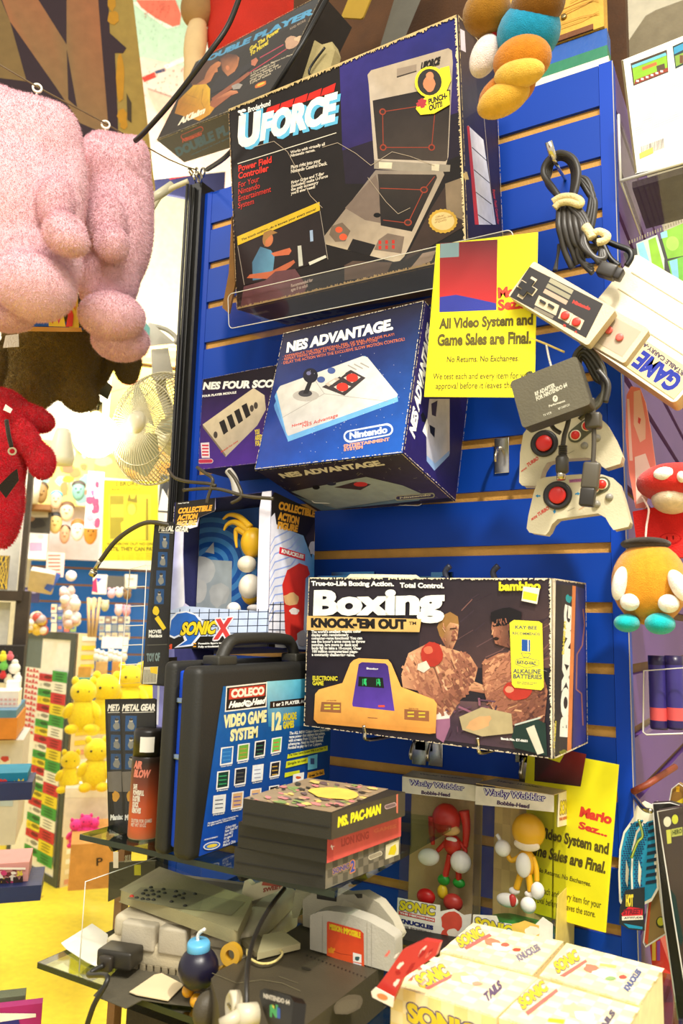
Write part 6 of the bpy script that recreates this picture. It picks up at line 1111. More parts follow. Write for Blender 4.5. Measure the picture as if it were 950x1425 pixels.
for i in range(12):
    r_, k_ = divmod(i, 4); x = 312 + k_ * 86 - r_ * 20 + r_ * k_ * 4; y_ = 586 + r_ * 122 - k_ * 16 - r_ * k_ * 0
    w_, h_ = (70 - k_ * 4), 92 - k_ * 4; q4 = lambda x, y_, w_, h_: [(x + 6, y_), (x + w_, y_ - 8), (x + w_ - 6, y_ + h_ - 10), (x, y_ + h_)]
    a.poly(q4(x, y_, w_, h_), c(236, 232, 226)); a.poly(q4(x + 6, y_ + 6, w_ - 12, h_ - 14), cols[i][0])
    for k in range(3): a.line([(x + 14, y_ + 24 + k * 20), (x + w_ - 16, y_ + 20 + k * 20)], 5, cols[i][1])
    a.text(('Outer Space', 'Baseball', 'Cyber Battle', 'Soccer', 'Maze', 'Tunnel', 'Chess', 'Racing', 'Pinball', 'Golf', 'Boxing', 'Rally')[i], (x + 4, y_ + h_ + 10), (x + w_ - 10, y_ + h_), (x + 5, y_ + h_ + 2), WT, .03, 2)
a.text('The ALL NEW Coleco Game System has\ngame power that delivers fast action,\nwith screams from 12 Cyber Brand\nadventures. Head to Head Baseball,\nFootball to play for 1 or 2 players.', (654, 600), (860, 572), (664, 505), WT, .03, 2)
YG = c(206, 210, 40)
a.poly([(655, 620), (858, 575), (858, 600), (652, 642)], YG); a.text('The Video Game System With It on Your TV', (660, 634), (850, 596), (660, 618), K0, .03, 2); a.poly([(648, 656), (758, 634), (760, 662), (644, 690)], YG); a.text('Simple to use!', (654, 680), (750, 658), (654, 662), K0, .03, 2); a.poly([(640, 714), (715, 700), (716, 716), (638, 738)], YG)
a.poly([(758, 630), (806, 618), (804, 690), (756, 700)], c(110, 190, 220)); a.rect(770, 640, 790, 670, c(60, 80, 130)); a.poly([(682, 722), (738, 710), (734, 770), (678, 782)], c(240, 236, 230)); a.blob(708, 738, 14, 7, c(206, 90, 50)); a.poly([(756, 712), (838, 694), (842, 722), (752, 748)], c(226, 160, 40)); a.text('Great To Go!', (762, 738), (834, 718), (762, 724), K0, .05, 2)
a.text('Manufactured for Coleco Industries Inc.\nAll rights reserved. Printed in China.', (244, 990), (402, 948), (248, 966), WT, .02, 2); a.text('Coleco toys\nNew York NY\nItem 4071\nfor ages 8\nand up\nMade in China', (324, 1090), (390, 1066), (338, 986), WT, .02, 2); a.text('HIGH INTENSITY', (230, 1058), (298, 1042), (232, 1050), WT, .03, 2)
a.ell(268, 1084, 44, 20, c(226, 226, 230), -12); a.ell(268, 1084, 38, 15, c(30, 100, 190), -12); a.ell(270, 1084, 28, 9, c(230, 200, 60), -12)
m1.build('printed_label', t)
# ================================================================ stack of three cartridge cases
def quadbox(name, label, cat, pts, ztop, zbot, group, col, extra=None, m=PLAST):
    P = [Zp(x, y, ztop) for x, y in pts]   # front-left, front-right, back-right, back-left
    fx = P[1] - P[0]; sx = P[2] - P[1]
    if len(P) < 4: P.append(P[0] + sx)
    t = thing(name, label, cat, Vector((P[0].x, P[0].y, zbot)), group); m1 = MB(m)
    Bt = [Vector((p.x, p.y, zbot)) for p in P]; hexa(m1, Bt + P, col, m)
    return t, m1, Face(P[0], P[1] - P[0], P[3] - P[0]), Face(Bt[0], Bt[1] - Bt[0], Vector((0, 0, ztop - zbot))), Face(Bt[1], Bt[2] - Bt[1], Vector((0, 0, ztop - zbot)))
w2 = (310, 1080, 3.654)
for i, (qt, zt, zb, lb) in enumerate([([(60, 362), (522, 435), (900, 300)], 1.1255, 1.1005, 'bottom black cartridge case of the stack with a grey chequered spine'), ([(80, 232), (530, 306), (905, 185)], 1.1505, 1.126, 'middle black cartridge case of the stack with a salmon red spine'), ([(103, 115), (552, 186), (925, 80)], 1.1755, 1.151, 'top cartridge case of the stack with a busy pink and yellow cover')]):
    t, m1, ft, ff, fr = quadbox('cartridge_case', lb, 'game case', [(310 + x / 3.654, 1080 + y / 3.654) for x, y in qt], zt, zb, 'stacked cartridge cases', c(38, 36, 30), m=PLASTM)
    m1.build('case_body', t)
    m2 = MB(PRINT); a = Art(fr, m2, PRINT, w2, h0=.0004); b = Art(ft, m2, PRINT, w2, h0=.0004)
    if i == 2:
        b.full(c(150, 130, 104)); a.full(c(70, 62, 50)); random.seed(5)
        for k in range(170): x = random.uniform(120, 880); y_ = random.uniform(30, 170); b.blob(x, y_, random.uniform(8, 30), random.uniform(3, 8), random.choice([c(206, 130, 130), c(130, 150, 90), c(60, 56, 50), c(190, 160, 120), c(214, 190, 110), c(110, 90, 90)]), 10, .3)
        b.blob(560, 95, 120, 30, c(232, 196, 90), 5, .1); a.line([(560, 180), (890, 84)], 4, c(190, 160, 140))
        a.text('MS. PAC-MAN', (582, 262), (802, 190), (582, 208), c(226, 214, 40), .09, shear=.1); pill(a, 820, 145, 880, 168, -12, c(190, 160, 160), c(110, 90, 90), 3); a.poly([(880, 90), (888, 88), (888, 190), (880, 186)], c(206, 110, 90))
    elif i == 1:
        a.full(c(206, 84, 76)); a.poly([(535, 320), (560, 312), (560, 425), (530, 430)], c(190, 70, 66)); a.text('LION KING', (600, 360), (740, 318), (600, 318), c(170, 60, 56), .05); a.text('GAMES', (765, 290), (880, 262), (765, 270), c(214, 110, 80), .03, 2); a.line([(550, 350), (556, 374)], 4, WT); a.line([(545, 360), (565, 356)], 3, WT)
        m2_ = b; b.poly([(90, 238), (180, 250), (184, 240), (95, 230)], c(200, 90, 70)); b.poly([(380, 280), (520, 302), (540, 296), (400, 274)], c(200, 60, 60))
    else:
        a.full(c(120, 112, 96))
        for k in range(15):
            for j in range(3): 
                if (k + j) % 2: x = 530 + k * 26; y_ = 436 + j * 42 - k * 9; a.poly([(x, y_), (x + 26, y_ - 9), (x + 26, y_ + 33), (x, y_ + 42)], c(90, 84, 72))
        a.otext('SONIC', (556, 500), (640, 468), (556, 470), c(70, 70, 130), c(206, 150, 90), .06, .10); a.otext('2', (645, 492), (668, 482), (645, 432), c(60, 80, 160), c(226, 140, 70), .05, .09); pill(a, 736, 400, 808, 426, -20, c(206, 196, 170), c(150, 140, 120), 3)
        a.poly([(826, 350), (892, 322), (890, 398), (822, 424)], c(222, 214, 176)); a.poly([(836, 400), (850, 360), (875, 345), (880, 372), (870, 400)], c(216, 196, 30)); a.blob(696, 376, 14, 5, c(226, 170, 40))
    m2.build('sleeve_print', t)
    m3 = MB(PLASTM); q = ff; prism(m3, Face(q.P(.002, q.H * .42, 0), q.u, q.v), [(0, 0), (q.W - .004, 0), (q.W - .004, .001), (0, .001)], 0, .0006, c(20, 18, 16)); m3.build('lid_seam', t)
# ================================================================ action figure window box
def panels(B, mb, col, keep='btlrk', th=.0008):
    d = B.d
    P = lambda i, j, k: B.P(i, j, k)
    e = lambda v, ax: th / B.d[ax] * (1 if v == 0 else -1) + v
    def sl(lo, hi): mb.add([P(i, j, k) for k in (lo[2], hi[2]) for (i, j) in ((lo[0], lo[1]), (hi[0], lo[1]), (hi[0], hi[1]), (lo[0], hi[1]))], BOXF, col, CARD)
    if 'k' in keep: sl((0, 1 - th / d[1], 0), (1, 1, 1))
    if 'l' in keep: sl((0, 0, 0), (th / d[0], 1, 1))
    if 'r' in keep: sl((1 - th / d[0], 0, 0), (1, 1, 1))
    if 'b' in keep: sl((0, 0, 0), (1, 1, th / d[2]))
    if 't' in keep: sl((0, 0, 1 - th / d[2]), (1, 1, 1))
B = Box((-.7321, -.2094, 1.3116), (-4.14, -3.43, 5.39), (.1575, .13, .2066)); w3 = (200, 680, 3.519)
t = thing('figure_box', 'tall window box with orange lettering and a yellow toy figure inside, above the case', 'toy box', base(B)); F = B.front(); U = lambda x, y_: F.uv(200 + x / 3.519, 680 + y_ / 3.519)
m1 = MB(PRINT); panels(B, m1, c(40, 44, 110), 'ktlbr')
def fp(pts, col=c(30, 28, 26)): prism(m1, F, [tuple((min(max(U(*p)[0], 0), F.W), min(max(U(*p)[1], 0), F.H))) for p in pts], -.0008, 0, col, PRINT)
fp([(160, 60), (350, 45), (350, 100), (345, 110), (270, 140), (262, 185), (195, 205), (192, 320), (200, 560), (280, 620), (100, 640)], c(206, 200, 236)); fp([(100, 640), (280, 620), (430, 640), (600, 610), (660, 610), (660, 800), (80, 830)], c(28, 26, 26)); fp([(552, 600), (566, 100), (580, 10), (660, 0), (660, 620), (552, 640)], c(226, 224, 240))
a = Art(F, m1, PRINT, w3, h0=.0003)
a.poly([(158, 60), (350, 45), (348, 108), (270, 140), (262, 165), (152, 175)], c(34, 28, 22)); a.poly([(150, 176), (262, 166), (262, 186), (195, 205), (190, 320), (200, 560), (170, 640), (108, 650)], [c(170, 170, 230), c(226, 226, 244), c(220, 220, 240), c(240, 240, 250), c(244, 244, 250), c(236, 236, 246), c(210, 214, 240), c(170, 180, 226)])
OG = c(236, 170, 50)
a.text('COLLECTIBLE', (168, 124), (332, 108), (172, 96), OG, .10, shear=.1); a.text('ACTION', (164, 158), (262, 148), (168, 130), OG, .10, shear=.1); a.text('FIGURE', (160, 188), (258, 178), (164, 162), c(244, 196, 110), .10, shear=.1); a.text('Ages 4 and up', (168, 78), (222, 72), (168, 70), WT, .03, 2)
a.poly([(112, 600), (200, 575), (560, 600), (660, 590), (655, 722), (470, 728), (110, 730)], c(190, 206, 236))
for k in range(5): a.line([(115, 612 + k * 34), (660, 600 + k * 34)], 4, c(40, 44, 60))
for k in range(12): a.line([(130 + k * 48, 590), (122 + k * 48, 730)], 4, c(40, 44, 60))
a.poly([(100, 726), (420, 722), (655, 718), (660, 800), (95, 810)], c(28, 24, 20))
sw = [(150 + 95 * math.cos(math.radians(q_)), 690 + 92 * math.sin(math.radians(q_))) for q_ in range(150, 395, 12)]; sw2 = [(165 + 55 * math.cos(math.radians(q_)), 700 + 50 * math.sin(math.radians(q_))) for q_ in range(390, 145, -12)]
a.poly([(118, 720), (128, 640), (160, 606), (210, 598), (260, 615), (290, 650), (280, 720), (240, 770), (150, 780), (200, 745), (190, 715), (150, 735)], c(226, 230, 240)); a.poly([(126, 715), (136, 645), (165, 613), (210, 606), (252, 620), (280, 655), (270, 715), (232, 762), (170, 772), (214, 742), (196, 706), (150, 725)], c(40, 100, 186))
a.otext('SONIC', (178, 720), (352, 712), (190, 655), c(232, 206, 40), K0, .07, .14, shear=.15); a.otext('X', (342, 740), (428, 732), (352, 640), c(206, 60, 60), c(226, 220, 226), .06, .10)
a.text('Poseable figure toys!', (268, 766), (400, 762), (268, 754), WT, .05, 2); a.text('Fully articulated sets', (268, 782), (398, 778), (268, 770), WT, .05, 2); a.rect(243, 756, 258, 762, c(230, 160, 50)); a.rect(243, 770, 258, 776, c(230, 160, 50)); a.text('ti', (110, 800), (138, 798), (112, 762), c(226, 80, 40), .10)
wear(Art(F, m1, CARD, None), (0, 0), (0, F.H), .0008, c(206, 196, 180), 40, -1, .6)
F2 = B.right(); a = Art(F2, m1, PRINT, w3, h0=.0003)
a.poly([(555, 20), (640, 10), (905, 140), (900, 480), (900, 800), (550, 800)], [c(226, 226, 244), c(200, 206, 240), c(120, 190, 236), c(60, 150, 220), c(190, 206, 230), c(230, 230, 244)])
for k in range(10): a.line([(560 + 0, 260 + k * 44), (640, 240 + k * 40), (720, 200 + k * 44), (760, 160 + k * 40)], 7, c(150, 170, 230))
a.poly([(585, 18), (640, 8), (905, 138), (900, 190), (880, 250), (820, 340), (780, 230), (740, 215), (648, 175), (640, 118), (580, 120)], c(34, 28, 26)); a.poly([(848, 190), (895, 145), (900, 190), (870, 250), (905, 250), (850, 330), (790, 240)], c(60, 50, 56)); a.poly([(838, 200), (850, 190), (846, 310), (830, 310)], c(226, 180, 60)); a.blob(830, 290, 22, 34, c(210, 210, 220))
a.text('COLLECTIBLE', (658, 102), (835, 142), (662, 62), OG, .10, shear=.1); a.text('ACTION', (655, 152), (758, 178), (658, 112), OG, .10, shear=.1); a.text('FIGURE', (652, 196), (752, 214), (655, 160), OG, .10, shear=.1)
a.poly([(664, 285), (788, 322), (788, 355), (660, 318)], c(206, 40, 56)); a.text('KNUCKLES', (672, 314), (780, 344), (674, 294), WT, .09, shear=.1)
a.poly([(690, 700), (684, 560), (676, 470), (700, 400), (760, 365), (800, 380), (812, 420), (790, 440), (780, 700), (740, 750), (705, 752)], c(206, 50, 40)); a.blob(722, 540, 40, 30, c(222, 176, 120)); a.blob(735, 600, 24, 16, c(236, 226, 220)); a.blob(665, 725, 30, 32, c(206, 200, 206)); a.blob(775, 730, 26, 40, c(196, 190, 196))
for k in range(5): a.line([(556, 556 + k * 42), (690, 566 + k * 42)], 4, c(40, 44, 60))
for k in range(4): a.line([(560 + k * 36, 556), (556 + k * 36, 730)], 4, c(40, 44, 60))
a.poly([(556, 730), (640, 730), (640, 800), (550, 800)], c(30, 26, 24))
m1.build('printed_box', t)
Fi = Face(B.P(.02, .45, .02), B.P(.98, .45, .02) - B.P(.02, .45, .02), B.P(.02, .45, .98) - B.P(.02, .45, .02)); m1 = MB(PRINT); a = Art(Fi, m1, PRINT, w3, h0=0); a.full(c(20, 80, 160))
for k in range(9): a.ell(330, 360, 230 - k * 24, 220 - k * 24, c(70, 140, 206) if k % 2 == 0 else c(16, 84, 170), 0, 36)
a.poly([(200, 350), (432, 355), (428, 600), (205, 590)], c(176, 186, 190)); a.blob(285, 400, 66, 70, c(206, 208, 206), 0, .05); a.poly([(222, 340), (212, 280), (270, 320)], c(190, 194, 194)); a.poly([(345, 320), (342, 262), (300, 310)], c(190, 194, 194)); a.blob(270, 500, 40, 60, c(214, 214, 208), 0, .08); a.blob(370, 520, 48, 60, c(196, 198, 196), 20, .15)
m1.build('backdrop', t)
m1 = MB(FILM); prism(m1, Face(F.P(0, 0, -.0014), F.u, F.v), [U(q_[0], q_[1]) for q_ in ((192, 205), (270, 140), (348, 105), (352, 60), (570, 90), (556, 630), (280, 620), (200, 560))], -.0002, .0002, WHITE, FILM); m1.build('window_film', t)
def Q3(x, y_, j): fa = Face(B.P(0, j, 0), F.u, F.v); return fa.P(*fa.uv(200 + x / 3.519, 680 + y_ / 3.519))
t2 = thing('toy_figure', 'yellow toy figure with long hair tufts and white gloves inside the window box', 'figure', Q3(500, 640, .2)); kk = 1 / 3.519 / pxm(Q3(500, 400, .2))
YF = c(240, 186, 20)
def e3(x, y_, rx, ry, col, nm, j=.2, rz=0): m1 = MB(PLAST); ell(m1, Q3(x, y_, j), (rx * kk, min(rx, ry) * kk, ry * kk), col, PLAST, (0, rz, 0)); m1.build(nm, t2)
e3(535, 265, 62, 78, YF, 'head', .3); e3(505, 370, 50, 42, c(246, 236, 214), 'muzzle', .22); e3(520, 480, 56, 62, c(250, 240, 222), 'chest', .25); e3(525, 500, 50, 70, YF, 'body', .3); e3(440, 590, 36, 34, c(244, 240, 236), 'glove', .2); e3(520, 610, 40, 16, c(230, 180, 30), 'leg', .22); e3(540, 585, 40, 18, c(246, 240, 236), 'glove', .18)
m1 = MB(PLAST)
for pts in ([(520, 190), (470, 140), (420, 128), (388, 150)], [(520, 210), (450, 165), (410, 175), (392, 205)], [(525, 240), (460, 200), (450, 240), (455, 290)]): tube(m1, [Q3(x, y_, .25) for x, y_ in pts], [20 * kk, 5 * kk], YF, PLAST, 10, 6)
m1.build('hair_tuft', t2)
# second box behind the case
B2 = Box((Y(212, 1010, -.2).x, -.2, ZU + .005), (0, 0, 0), (.05, .1, .2)); f2 = bgface(0, 0, 1, 1, 1)
P = [Y(214, 1060, -.24), Y(246, 1060, -.24), Y(228, 906, -.24)]; f = Face(P[0], P[1] - P[0], P[2] - P[0]); m1 = MB(PRINT); prism(m1, f, [(0, 0), (f.W, 0), (f.W, f.H), (0, f.H)], -.08, 0, c(150, 150, 220), PRINT, c(60, 60, 110)); a = Art(f, m1, PRINT, (190, 700, 4.6), clip=False)
a.poly([(140, 990), (260, 985), (260, 1120), (136, 1125)], c(34, 28, 22)); a.text('COLLECTIBLE', (150, 1064), (420, 1050), (152, 1030), OG, .08); a.text('ACTION', (148, 1108), (300, 1100), (150, 1072), OG, .08); a.text('FIGURE', (144, 1150), (290, 1145), (146, 1120), OG, .08); a.poly([(136, 1130), (150, 1130), (140, 1420), (126, 1420)], c(230, 230, 246))
m1.build('figure_box', None, 'lavender figure box peeking out at left behind the black carry case', 'toy box')
# ================================================================ hanging figure blister strips
random.seed(11)
def strip(label, P, win, y, hdr, draw):
    f = Face(P[2], P[3] - P[2], P[0] - P[2]); q = [((p - f.o).dot(f.u), (p - f.o).dot(f.v)) for p in (P[2], P[3], P[1], P[0])]
    t = thing('blister_card', label, 'blister pack', f.o, 'hanging figure cards'); m1 = MB(PRINT); prism(m1, f, q, -.0015, 0, c(28, 28, 25)); a = Art(f, m1, PRINT, win, clip=False); draw(a); m1.build('backing_card', t)
    m1 = MB(FILM); prism(m1, f, [(u * .94 + .002, v * .96 + .003) for u, v in q], .001, .014, WHITE, FILM); m1.build('clear_bubble', t); return t
def pic(a, x, y_, w_, h_):
    a.poly([(x, y_), (x + w_, y_ + w_ * .03), (x + w_ - 3, y_ + h_), (x - 3, y_ + h_)], c(26, 70, 120)); a.blob(x + w_ * .5, y_ + h_ * .32, w_ * .16, h_ * .16, c(190, 180, 160)); a.blob(x + w_ * .5, y_ + h_ * .66, w_ * .3, h_ * .26, c(130, 130, 124)); a.blob(x + w_ * .5, y_ + h_ * .25, w_ * .18, h_ * .08, c(50, 46, 44))
def d1(a):
    a.poly([(120, 120), (240, 120), (200, 1160), (40, 1160)], c(34, 32, 28)); a.text('METAL GEAR', (140, 180), (330, 186), (144, 144), c(226, 222, 210), .07, shear=.1); a.line([(142, 188), (236, 192)], 4, c(200, 196, 186))
    for k in range(4): pic(a, 150 - k * 11, 195 + k * 118, 60, 98)
    a.poly([(84, 655), (206, 658), (196, 900), (68, 900)], c(30, 28, 26)); a.blob(125, 690, 20, 28, c(226, 196, 30)); a.poly([(116, 740), (140, 720), (190, 800), (170, 815)], c(226, 196, 30)); a.text('MOVIE\nManiacs', (78, 862), (164, 860), (80, 812), WT, .05, 2); a.line([(68, 910), (196, 905)], 2, c(140, 136, 120))
    a.text('TOY OF', (66, 1016), (150, 1012), (66, 962), c(120, 140, 140), .08, 2); a.poly([(48, 1050), (140, 1046), (130, 1156), (40, 1158)], c(214, 206, 176))
    for k in range(9): a.line([(54 + k * 9, 1066), (50 + k * 9, 1148)], 4, c(90, 84, 70))
    a.poly([(88, 1050), (136, 1048), (134, 1096), (90, 1086)], c(236, 200, 40))
strip('black figure card with four small portraits, upper one beside the window box', yp([(215, 727), (243, 729), (197, 952), (229, 955)], -.26), (190, 700, 4.6), -.26, None, d1)
def d2(a, x0, full):
    a.poly([(x0, 210), (x0 + 200, 205), (x0 + 190, 950), (x0 + 20, 950)], c(34, 32, 29)); a.text('METAL GEAR', (x0 + 14, 276), (x0 + 196, 274), (x0 + 18, 238), c(226, 222, 210), .07, shear=.1); a.line([(x0 + 16, 284), (x0 + 190, 280)], 4, c(200, 196, 186))
    for k in range(3): pic(a, x0 + 34 - 0 * k, 300 + k * 105, 62, 86)
    a.poly([(x0 + 14, 610), (x0 + 190, 600), (x0 + 180, 720), (x0 + 20, 720)], c(110, 104, 96)); a.blob(x0 + 60, 745, 20, 30, c(206, 150, 40)); a.text('Maniacs', (x0 + 30, 878), (x0 + 110, 872), (x0 + 32, 846), WT, .05, 2)
strip('left black figure card of the lower pair, half covered by its neighbour', yp([(147, 976), (180, 974), (160, 1158), (188, 1158)], -.29), (90, 920, 3.96), -.29, None, lambda a: d2(a, 222, False))
strip('right black figure card of the lower pair, behind the spray can', yp([(167, 975), (217, 973), (175, 1160), (214, 1160)], -.305), (90, 920, 3.96), -.305, None, lambda a: d2(a, 302, True))
f, q = shape([(181, 792), (204, 786), (196, 950), (166, 952)], -.3); t = thing('clear_tray_strip', 'empty clear compartment strip hanging left of the upper black figure card', 'blister pack', f.o); m1 = MB(FILM); prism(m1, f, q, -.012, 0, WHITE, FILM); m1.build('clear_shell', t); m1 = MB(EDGE); tube(m1, [f.P(*p) for p in q], .0006, c(220, 210, 190), EDGE, 6, 1, True)
for k in range(1, 6): y_ = 790 + k * 27; tube(m1, [Y(180 - k * 2.4, y_, -.3), Y(203 - k * 1.3, y_ - 1, -.3)], .0006, c(220, 210, 190), EDGE, 5, 1)
m1.build('ribs', t)
f, q = shape([(152, 1200), (216, 1198), (216, 1225), (150, 1255)], -.2); m1 = MB(PRINT); prism(m1, f, q, -.004, 0, c(60, 58, 46)); a = Art(f, m1, PRINT, (90, 920, 3.96), clip=False); a.rect(268, 1050, 296, 1140, c(214, 206, 190)); a.text('SKULL', (330, 1110), (370, 1105), (332, 1070), c(150, 146, 120), .05, 2); a.rect(384, 1122, 420, 1180, c(190, 186, 40)); m1.build('barcode_card', None, 'dark card back with a barcode visible under the upper glass shelf', 'card')
m1 = MB(WOODM); _q = Y(166, 1240, -.02).x; bx(m1, (_q, -.03, .6), (_q + .016, -.014, 1.09), c(120, 84, 50), WOODM); m1.build('wooden_upright', None, 'brown wooden upright behind the lower shelf end', 'post')
# ================================================================ spray can
o = Zp(199, 1164, ZU + .0008); r_ = 21.5 / pxm(o); h_ = onplane(214, 1013, o, (0, 1, 0)).z - o.z
t = thing('spray_can', 'black and orange spray can with a blank white sticker standing on the upper shelf end', 'spray can', o)
kO, kB = c(206, 90, 44), c(46, 34, 26)
m1 = MB(PLAST); lathe(m1, [(r_ * .94, 0), (r_, .002), (r_, h_ * .1), (r_, h_ * .3), (r_, h_ * .5), (r_, h_ * .7), (r_, h_ * .735), (r_ * .93, h_ * .75)], o, (0, 0, 1), cols=[c(190, 180, 160), c(206, 110, 66), kO, c(190, 80, 40), c(120, 56, 34), kB, kB, kB], n=40); m1.build('can_body', t)
m1 = MB(PLAST); lathe(m1, [(r_ * .97, h_ * .74), (r_ * .98, h_ * .96), (r_ * .9, h_ * .995), (.001, h_)], o, (0, 0, 1), c(30, 26, 22), n=40); m1.build('cap', t)
class Cyl(Face):
    def P(s, u, v, h=0): th = (u - s.W / 2) / r_; n = s.n; return s.o + s.u * (s.W / 2) - n * r_ + s.v * v + (s.u * math.sin(th) + n * math.cos(th)) * (r_ + h)
dC = (Vector(CAM) - o); dC.z = 0; dC.normalize(); uC = Vector((-dC.y, dC.x, 0)); g = Cyl(o + dC * r_ - uC * r_, uC * 2 * r_, Vector((0, 0, h_)))
m1 = MB(PAPER); a = Art(g, m1, PAPER, None, clip=False, h0=.0004); W, H = g.W, g.H
N_ = 6; pts = [(W * (.22 + .46 * k / N_), H * .79) for k in range(N_ + 1)] + [(W * (.68 - .46 * k / N_), H * .93) for k in range(N_ + 1)]; a.raw(pts, [(k, k + 1, 2 * N_ - k, 2 * N_ + 1 - k) for k in range(N_)], c(244, 240, 232)); m1.build('white_sticker', t)
m1 = MB(PAPER); a = Art(g, m1, PAPER, None, clip=False, h0=.0004)
a.text('AIR\nBLOW', (W * .02, H * .56), (W * .62, H * .56), (W * .02, H * .71), c(222, 130, 110), .09, shear=.25)
a.text('SAFE\nPOWERFUL\nDUSTER\nQUICK\nREMOVES', (W * .06, H * .24), (W * .45, H * .24), (W * .06, H * .5), c(226, 216, 200), .08, 2); a.text('DUSTER FOR GAMES\nNET WT 10 OZ', (W * .06, H * .12), (W * .75, H * .12), (W * .06, H * .19), c(220, 200, 180), .03, 2); m1.build('lettering', t)
# ================================================================ wobbling-head boxes
def wob(name, label, B, win, header, low, side, base_blue):
    F = B.front(); t = thing(name, label, 'toy box', base(B)); U = lambda x, y_: tuple(F.uv(win[0] + x / win[2], win[1] + y_ / win[2]))
    m1 = MB(PRINT); panels(B, m1, c(206, 178, 126), 'btk')
    cl = lambda p: (min(max(p[0], 0), F.W), min(max(p[1], 0), F.H))
    prism(m1, F, [cl(U(*p)) for p in header], -.0008, 0, c(242, 232, 210), PRINT); prism(m1, F, [cl(U(*p)) for p in low], -.0008, 0, c(242, 236, 222), PRINT)
    return t, m1, F, U
CK = c(226, 206, 120)
s_ = 1.02; p_ = np.array((-.44, -.0871, .974)); p_ = CAM + (p_ - CAM) * s_
B = Box(tuple(p_), (-1.31, 1.18, 8.85), (.0949 * s_, .05, .1872 * s_)); w4 = (540, 1070, 5.7)
t, m1, F, U = wob('bobble_box', 'left cream window box holding a red wobbling-head figure with white gloves', B, w4, [(105, 40), (700, 110), (700, 258), (110, 188)], [(70, 1020), (330, 1070), (412, 1080), (412, 1130), (520, 1110), (600, 1160), (660, 1150), (640, 1425), (420, 1400), (55, 1300)], None, False)
a = Art(F, m1, PRINT, w4, h0=.0003); PU = c(76, 56, 136)
a.otext('Wacky Wobbler', (164, 138), (600, 186), (168, 84), WT, PU, .0, .13); a.text('Bobble-Head', (262, 200), (490, 222), (264, 170), c(90, 70, 96), .06)
NVY = c(44, 50, 110)
a.otext('SONIC', (88, 1118), (368, 1166), (96, 1040), c(226, 206, 40), c(40, 44, 110), .08, .13); a.poly([(84, 1124), (370, 1186), (370, 1216), (82, 1152)], c(206, 60, 60)); a.text('THE HEDGEHOG', (92, 1148), (364, 1208), (92, 1132), WT, .06, 2); a.text('KNUCKLES', (90, 1218), (356, 1278), (92, 1184), NVY, .10); a.text('THE ECHIDNA', (92, 1248), (352, 1308), (92, 1234), c(120, 110, 110), .04, 2); a.line([(80, 1275), (380, 1345)], 2, c(190, 180, 170))
a.blob(505, 1215, 88, 82, c(214, 80, 60), 0, .1); a.blob(470, 1320, 50, 60, c(214, 80, 60), 10, .1); a.blob(510, 1300, 45, 34, c(240, 226, 206), 0, .1); a.blob(405, 1350, 30, 22, c(240, 232, 222))
Ft = B.top(); b = Art(Ft, m1, PRINT, None); b.full(c(214, 196, 150)); b.text('Wacky Wobbler', (Ft.W * .15, Ft.H * .5), (Ft.W * .8, Ft.H * .5), (Ft.W * .15, Ft.H * .7), c(90, 80, 60), .04)
m1.build('printed_card', t)
m1 = MB(FILM)
for fc in (Face(F.P(0, 0, -.0012), F.u * F.W, F.v * F.H), B.right(), B.left()): prism(m1, Face(fc.P(0, 0, -.001), fc.u, fc.v), [(0, .001), (fc.W, .001), (fc.W, fc.H - .001), (0, fc.H - .001)], -.0002, .0002, WHITE, FILM)
m1.build('window_film', t)
def figure(name, label, B, win, spec):
    F = B.front(); fa = Face(B.P(0, .5, 0), F.u, F.v); pt = lambda x, y_, dz=0: fa.P(*fa.uv(win[0] + x / win[2], win[1] + y_ / win[2])) + F.n * dz
    o = pt(*spec['foot']); t = thing(name, label, 'figure', o); kk = 1 / win[2] / pxm(o)
    for (nm, x, y_, rx, ry, col, dz, rz) in spec['ell']:
        m1 = MB(PLAST); ell(m1, pt(x, y_, dz), (rx * kk, min(rx, ry) * kk * .8, ry * kk), col, PLAST, (0, rz, 0)); m1.build(nm, t)
    for (nm, pts, r0, r1, col) in spec['tube']:
        m1 = MB(PLAST); tube(m1, [pt(x, y_) for x, y_ in pts], [r0 * kk, r1 * kk], col, PLAST, 12, 5); m1.build(nm, t)
    return t
RF = c(206, 48, 34); GW = c(244, 240, 232)
figure('bobble_figure', 'red wobbling-head figure with white gloves and green cuffs inside the left cream box', B, w4, dict(foot=(450, 1090), ell=[('head', 460, 400, 118, 125, RF, 0, 0), ('muzzle', 480, 470, 104, 48, c(226, 180, 110), .006, 0), ('torso', 510, 600, 74, 78, RF, 0, 0), ('collar', 510, 552, 48, 20, GW, .006, 0), ('white_glove', 330, 690, 92, 66, GW, .006, -10), ('white_glove', 585, 725, 84, 84, GW, .008, 20), ('green_cuff', 440, 880, 52, 42, c(40, 150, 50), 0, 0), ('green_cuff', 560, 905, 52, 38, c(40, 150, 50), 0, 0), ('red_shoe', 312, 1000, 78, 62, c(206, 30, 30), .008, 0), ('yellow_strap', 430, 975, 44, 56, c(236, 200, 40), .0, 0), ('red_shoe', 525, 1045, 80, 66, c(190, 56, 46), .008, 0)], tube=[('leg', [(490, 680), (470, 770), (450, 860)], 26, 24, RF), ('leg', [(540, 680), (555, 780), (560, 880)], 26, 24, RF), ('arm', [(455, 580), (420, 620), (390, 650)], 20, 18, RF), ('arm', [(560, 580), (610, 640), (600, 690)], 20, 18, RF), ('side_tuft', [(600, 330), (620, 460), (610, 620)], 44, 22, RF), ('side_tuft', [(350, 380), (345, 500), (355, 600)], 36, 16, RF)]))
p_ = np.array((-.3329, -.1118, 1.0039)); s_ = 1.03; p_ = CAM + (p_ - CAM) * s_
